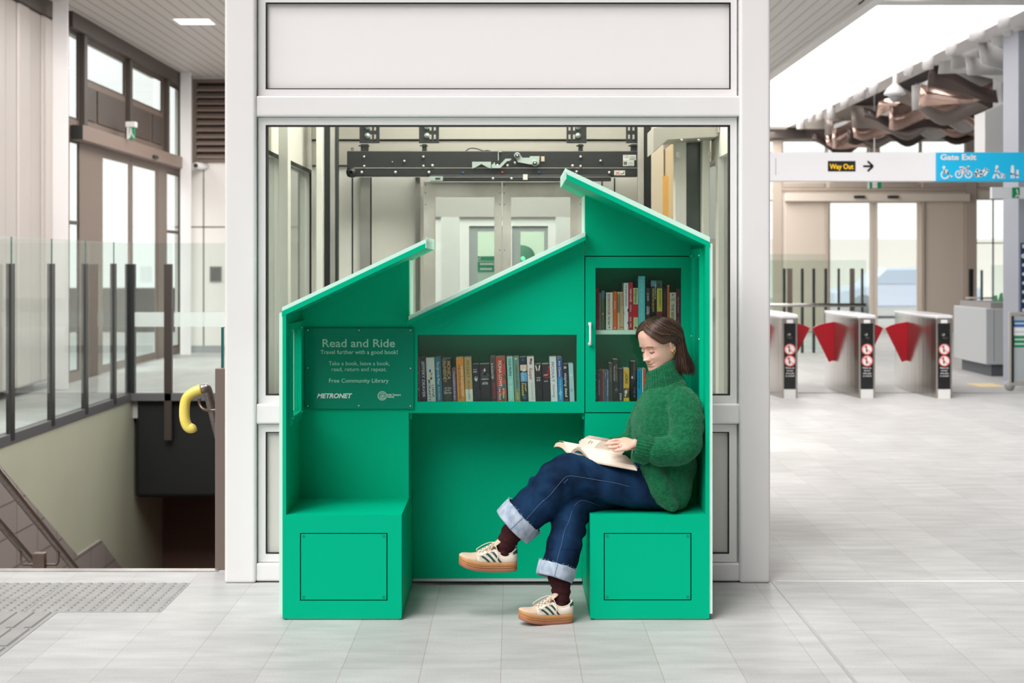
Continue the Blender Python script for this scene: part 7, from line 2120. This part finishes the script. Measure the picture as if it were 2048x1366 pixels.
# ---------------------------------------------------------------- shoes
M_suede = mat('cream suede', (232, 220, 204), 0.85, spec=0.1, bump=(300, 0.2, 0.001))
M_suede2 = mat('beige suede', (206, 182, 158), 0.9, spec=0.1, bump=(300, 0.25, 0.001))
M_gum = mat('gum rubber', (198, 142, 88), 0.5, vary=(14, (184, 128, 78), 0.7))
M_gum2 = mat('dark gum rubber', (166, 108, 80), 0.55)
M_stripe = mat('dark green leather', (22, 76, 66), 0.5)
M_lace = mat('cream lace', (226, 208, 190), 0.85)
def shoe(heel, toe, up, name_label, flip):
    """heel and toe: world points on the underside; local axes: x heel->toe, z up, y lateral (towards the camera side when flip = -1)"""
    X = (toe - heel); Ls = X.length; X.normalize()
    Z = (up - X * up.dot(X)).normalized(); Y = Z.cross(X)
    S = Ls / 0.262
    def L(x, y, z): return heel + (X * x + Y * y + Z * z) * S
    outline = [(0.0, 0.001), (0.004, 0.018), (0.018, 0.029), (0.05, 0.034), (0.1, 0.035), (0.15, 0.041), (0.19, 0.0465), (0.225, 0.0445), (0.243, 0.036), (0.255, 0.022), (0.262, 0.003)]
    def half(x):
        return interp(outline, x)
    def spring(x): return 0.03 * max(0.0, (x - 0.1) / 0.162) ** 2.1 + 0.004 * max(0.0, (0.05 - x) / 0.05) ** 2
    xs = [0.0, 0.002, 0.006, 0.012, 0.02, 0.035, 0.055, 0.08, 0.105, 0.13, 0.155, 0.175, 0.195, 0.212, 0.228, 0.24, 0.25, 0.257, 0.261, 0.262]
    soles = MB()
    for mi, z0, z1, gr in ((1, 0.0, 0.018, 0.0), (0, 0.0182, 0.0255, 0.0016), (0, 0.0257, 0.0425, 0.0028)):
        soles.mat(mi, True)
        loop = []
        for zz, g2 in ((z0, gr - 0.002), (z0 + 0.0018, gr), (z1 - 0.0018, gr), (z1, gr - 0.002)):
            pts = [L(x, half(x) + g2 if 0 < x < 0.262 else half(x), zz + spring(x)) for x in xs] + [L(x, -(half(x) + g2), zz + spring(x)) for x in xs[::-1][1:-1]]
            loop.append(pts)
        soles.loft(loop)
    root = None
    # upper
    top_tab = [(0.0, 0.1), (0.012, 0.106), (0.035, 0.09), (0.06, 0.085), (0.085, 0.095), (0.1, 0.108), (0.125, 0.103), (0.15, 0.09), (0.18, 0.077), (0.205, 0.0685), (0.23, 0.064), (0.25, 0.059), (0.258, 0.052), (0.262, 0.046)]
    wtop = [(0.0, 0.006), (0.012, 0.02), (0.035, 0.0265), (0.07, 0.0275), (0.1, 0.024), (0.13, 0.022), (0.18, 0.026), (0.22, 0.027), (0.245, 0.02), (0.262, 0.004)]
    def up_pt(x, t):
        """t in -1..1 across the shoe over the top; |t|=1 at the sole edge"""
        h = half(min(max(x, 0.001), 0.2615)) - 0.0015
        zt, zb = interp(top_tab, x) + spring(x) * 0.75, 0.0415 + spring(x)
        wt = interp(wtop, x)
        a = abs(t)
        sg = 1 if t >= 0 else -1
        if a > 0.42:                                              # side wall
            f_ = (1 - a) / 0.58
            y = h + (wt - h) * (f_ ** 1.7)
            z = zb + (zt - zb) * (0.86 * f_ ** 0.9)
            y += 0.004 * math.sin(math.pi * f_)
        else:
            f_ = a / 0.42
            y = wt * f_
            z = zb + (zt - zb) * (0.86 + 0.14 * (1 - f_ ** 2))
        return y * sg, z
    ux = [0.0005, 0.003, 0.008, 0.016, 0.028, 0.042, 0.056, 0.07, 0.084, 0.098, 0.112, 0.126, 0.14, 0.154, 0.168, 0.182, 0.195, 0.207, 0.218, 0.228, 0.237, 0.245, 0.252, 0.257, 0.2605]
    ts = [-1 + 2 * k / 28 for k in range(29)]
    upm = MB()
    o = len(upm.v)
    for x in ux:
        for t in ts:
            y, z = up_pt(x, t)
            upm.v.append(L(x, y, z))
    n = len(ts)
    for i in range(len(ux) - 1):
        for k in range(n - 1):
            xc = (ux[i] + ux[i + 1]) / 2; tc_ = abs((ts[k] + ts[k + 1]) / 2)
            if 0.012 < xc < 0.098 and tc_ < 0.42: continue       # collar opening
            m_ = 1 if xc > 0.19 - 0.02 * (1 - tc_) and tc_ < 0.9 else 0
            upm.mat(m_, True)
            upm.face((o + i * n + k, o + (i + 1) * n + k, o + (i + 1) * n + k + 1, o + i * n + k + 1))
    root = upm.build('shoe', [M_suede, M_suede2], woman)
    root['label'] = name_label
    sol = root.modifiers.new('thickness', 'SOLIDIFY'); sol.thickness = 0.0022 * S; sol.offset = -1
    soles.build('sole', [M_gum, M_gum2], root)
    # stripes on both sides
    for sg in (-1, 1):
        for q_ in range(3):
            b = MB().mat(0, True)
            xa = 0.0955 + 0.0265 * q_
            rows_ = []
            for k in range(9):
                f_ = k / 8
                xx = xa + 0.037 * (f_ - 0.5)
                t = sg * (0.96 - 0.46 * f_)
                row_ = []
                for w_ in (-0.0058, 0.0058):
                    y, z = up_pt(xx + w_, t)
                    row_.append(L(xx + w_, y + sg * 0.0016, z + 0.0005))
                rows_.append(row_)
            for k in range(8):
                b.add([rows_[k][0], rows_[k][1], rows_[k + 1][1], rows_[k + 1][0]], [(0, 1, 2, 3)])
            so = b.build('stripe', M_stripe, root)
    # heel tab
    b = MB().mat(0, True)
    hx_ = [0.0005, 0.003, 0.008, 0.016, 0.024]
    rows_ = [[None] * 2 for _ in range(2 * len(hx_) - 1)]
    seq = [(x, -1) for x in hx_[::-1]] + [(x, 1) for x in hx_[1:]]
    vv = []
    for x, sg in seq:
        for t in (0.42, 0.60):
            y, z = up_pt(x, sg * t)
            vv.append(L(x - 0.0012, y + sg * 0.0016, z + (0.001 if t < 0.5 else 0)))
    o = len(b.v); b.v += vv
    for k in range(len(seq) - 1):
        b.face((o + 2 * k, o + 2 * k + 1, o + 2 * k + 3, o + 2 * k + 2))
    b.build('heel_tab', M_stripe, root)
    # collar rim, tongue
    rim = [L(x, up_pt(x, 0.42)[0], up_pt(x, 0.42)[1]) for x in (0.1, 0.085, 0.07, 0.05, 0.03, 0.012)] + [L(0.004, 0, 0.105)] + [L(x, up_pt(x, -0.42)[0], up_pt(x, -0.42)[1]) for x in (0.012, 0.03, 0.05, 0.07, 0.085, 0.1)]
    MB().mat(0, True).tube([Vector(p) for p in spline([tuple(p) for p in rim], 3)], 0.0028 * S, 8).build('collar', M_suede, root)
    b = MB().mat(0, True)
    rings = []
    for x, zz, w_ in ((0.165, 0.084, 0.016), (0.14, 0.1, 0.019), (0.115, 0.117, 0.022), (0.097, 0.131, 0.025), (0.086, 0.14, 0.025), (0.081, 0.143, 0.02)):
        ring = []
        for k in range(9):
            u = -1 + k / 4
            ring.append(L(x + 0.01 * u * u * -1 + 0.004, w_ * u, zz - 0.006 * u * u))
        ring += [p - (X * -0.3 + Z).normalized() * 0.004 * S for p in ring[::-1]]
        rings.append(ring)
    b.loft(rings)
    b.build('tongue', M_suede2, root)
    # laces: bars, crossings, bow
    lb = MB().mat(0, True)
    eye = [(0.112, 0.026), (0.128, 0.0245), (0.144, 0.024), (0.16, 0.024), (0.176, 0.023)]
    LACE_TAB = [(0.1, 0.125), (0.13, 0.11), (0.16, 0.0945), (0.18, 0.084)]
    def ltop(x, y): return L(x, y, interp(LACE_TAB, x) - 0.2 * abs(y) ** 1.2)
    for i, (x, w_) in enumerate(eye):
        lb.tube([ltop(x, -w_), ltop(x - 0.004, -w_ * .4) + Z * 0.002 * S, ltop(x - 0.004, w_ * .4) + Z * 0.002 * S, ltop(x, w_)], 0.0021 * S, 6)
        if i < 4:
            x2, w2 = eye[i + 1]
            lb.tube([ltop(x, -w_), ltop((x + x2) / 2, 0) + Z * 0.003 * S, ltop(x2, w2)], 0.0021 * S, 6)
            lb.tube([ltop(x, w_), ltop((x + x2) / 2, 0) + Z * 0.0015 * S, ltop(x2, -w2)], 0.0021 * S, 6)
    k0 = ltop(0.108, 0) + Z * 0.004 * S
    lb.sphere(k0, 0.005 * S, 10, 8)
    for sg, sz in ((-1, 1.0), (1, 0.9)):
        lp = [k0, L(0.118, sg * 0.024, 0.122), L(0.15, sg * 0.042, 0.106), L(0.18, sg * 0.047, 0.084), L(0.168, sg * 0.046, 0.076), L(0.125, sg * 0.036, 0.104), k0]
        lb.tube([Vector(p) for p in spline([tuple(p) for p in lp], 4)], 0.002 * S, 6)
        en = [k0, L(0.1, sg * 0.026, 0.113), L(0.09, sg * 0.039, 0.086), L(0.094, sg * 0.045, 0.06), L(0.086, sg * 0.046, 0.042)]
        lb.tube([Vector(p) for p in spline([tuple(p) for p in en], 4)], 0.0019 * S, 6)
    lb.build('lace', M_lace, root)
    b = MB().mat(0, True)
    for x in (0.12, 0.136, 0.152, 0.168):
        for sg in (-1, 1):
            y, z = up_pt(x, sg * 0.5)
            b.sphere(L(x, y + sg * 0.001, z), 0.0019 * S, 8, 6)
    b.build('eyelet', M_stripe, root)
    return root
shoe(P(1034, 1141, 0.07), P(917, 1141, 0.045), Vector((-0.02, -0.06, 1)), 'raised sneaker', -1)
hl = P(1146, 1236, -0.035); hl.z = 0.0005
tl = P(1037, 1242, -0.09); tl.z = 0.0005
shoe(hl, tl, Vector((0, 0, 1)), 'planted sneaker', -1)

# ---------------------------------------------------------------- the open book on her lap
M_paper = mat('cream book paper', (232, 216, 200), 0.75)
M_paper_e = mat('book fore edge', (226, 198, 170), 0.8, bump=(500, 0.4, 0.001))
M_teal = mat('teal book cover', (44, 120, 136), 0.4)
ob = thing('open_paperback', 'open paperback with cream pages and a teal cover lying on the reading womans lap', 'book', P(1190, 915, 0.1))
UX = P(1229, 922.5, 0.09) - P(1139, 906, 0.17)
G0 = P(1139, 907, 0.17)
near = [G0, P(1146, 899.5, 0.158), P(1154, 895, 0.145), P(1162, 898, 0.125), P(1171, 908, 0.095), P(1182, 921.5, 0.05)]
near_b = [P(1141, 910, 0.17), P(1149, 903.5, 0.158), P(1156, 901, 0.145), P(1163, 904.5, 0.125), P(1172, 914, 0.095), P(1182, 924.5, 0.05)]
far = [G0, P(1134, 899, 0.19), P(1129, 889, 0.215), P(1122, 884.5, 0.24), P(1115, 885, 0.27), P(1111, 887, 0.3)]
far_b = [P(1138, 909.5, 0.172), P(1131, 903, 0.19), P(1125, 897, 0.215), P(1118, 893.5, 0.24), P(1110, 893.5, 0.275), P(1107, 895, 0.3)]
def block(top, bot, nm):
    b = MB().mat(0, True)
    T_ = [Vector(p) for p in spline([tuple(p) for p in top], 5)]
    B_ = [Vector(p) for p in spline([tuple(p) for p in bot], 5)]
    n = len(T_)
    o = len(b.v)
    for q_ in (0.0, 0.33, 0.66, 1.0):
        b.v += [p + UX * q_ for p in T_]
    for i in range(3):
        for k in range(n - 1):
            b.face((o + i * n + k, o + i * n + k + 1, o + (i + 1) * n + k + 1, o + (i + 1) * n + k))
    b.mat(1, False)
    for k in range(n - 1):
        b.add([T_[k], T_[k + 1], B_[k + 1], B_[k]], [(0, 1, 2, 3)])
        b.add([T_[k] + UX, T_[k + 1] + UX, B_[k + 1] + UX, B_[k] + UX], [(3, 2, 1, 0)])
    b.add([T_[-1], T_[-1] + UX, B_[-1] + UX, B_[-1]], [(0, 1, 2, 3)])
    b.mat(1, True)
    for k in range(n - 1):
        b.add([B_[k], B_[k + 1], B_[k + 1] + UX, B_[k] + UX], [(3, 2, 1, 0)])
    b.build(nm, [M_paper, M_paper_e], ob)
block(near, near_b, 'page_block'); block(far, far_b, 'page_block')
def sheet(prof, nm, m_, ulen=1.0, th=0.0006, off=Vector()):
    b = MB().mat(0, True)
    T_ = [Vector(p) + off for p in spline([tuple(p) for p in prof], 5)]
    up = Vector((0.1, -0.2, 1)).normalized() * th
    rings = []
    for p in T_:
        rings.append([p, p + UX * ulen, p + UX * ulen - up, p - up])
    b.loft(rings)
    return b.build(nm, m_, ob)
# lifted page held by the near hand, a loose far page
lifted = [P(1150, 896.5, 0.15), P(1157, 888, 0.147), P(1164, 880, 0.14), P(1171, 874.5, 0.132), P(1179, 871, 0.122)]
page = sheet(lifted, 'page', M_paper)
sheet([P(1134, 899, 0.19), P(1130, 887.5, 0.215), P(1125, 882.5, 0.24), P(1117.5, 881.5, 0.28)], 'page', M_paper)
sheet([P(1150, 897, 0.15), P(1156, 893.5, 0.143), P(1165, 897.5, 0.122), P(1176, 910, 0.085), P(1184, 919, 0.06)], 'page', M_paper)
sheet(near_b, 'cover', M_teal, 1.0, 0.0012, Vector((0, 0, -0.0012)))
sheet(far_b, 'cover', M_teal, 1.0, 0.0012, Vector((0, 0, -0.0012)))
MB().mat(0, True).loft([[G0 + UX * q_ + Vector((x, 0, z)) for x, z in ((-0.008, -0.006), (0.01, -0.006), (0.022, -0.016), (0.004, -0.014))] for q_ in (0.0, 1.0)]).build('spine', M_teal, ob)
# printed lines on the lifted page
b = MB()
lp_ = [Vector(p) for p in spline([tuple(p) for p in lifted], 12)]
nrm = (UX.cross(lp_[-1] - lp_[0])).normalized()
if nrm.y > 0: nrm = -nrm
lr = random.Random(3)
for k in range(25):
    # text lines run across the page; each follows the page's profile at one place along the spine
    u0 = 0.37 + k * 0.0215
    s0, s1 = (9 + lr.randrange(2), 40 - lr.randrange(3))
    pl = [lp_[j] + UX * u0 + nrm * 0.0007 for j in range(s0, s1)]
    pr = [lp_[j] + UX * (u0 + 0.0058) + nrm * 0.0007 for j in range(s0, s1)]
    for j in range(len(pl) - 1):
        b.add([pl[j], pr[j], pr[j + 1], pl[j + 1]], [(0, 1, 2, 3)])
for k, (a_, c_) in enumerate(((18, 28), (20, 26))):
    u0 = 0.17 + 0.05 * k
    for j in range(a_, c_):
        b.add([lp_[j] + UX * u0 + nrm * 0.0007, lp_[j] + UX * (u0 + 0.014) + nrm * 0.0007, lp_[j + 1] + UX * (u0 + 0.014) + nrm * 0.0007, lp_[j + 1] + UX * u0 + nrm * 0.0007], [(0, 1, 2, 3)])
b.build('printed_text', mat('book print', (146, 128, 112), 0.8), page)
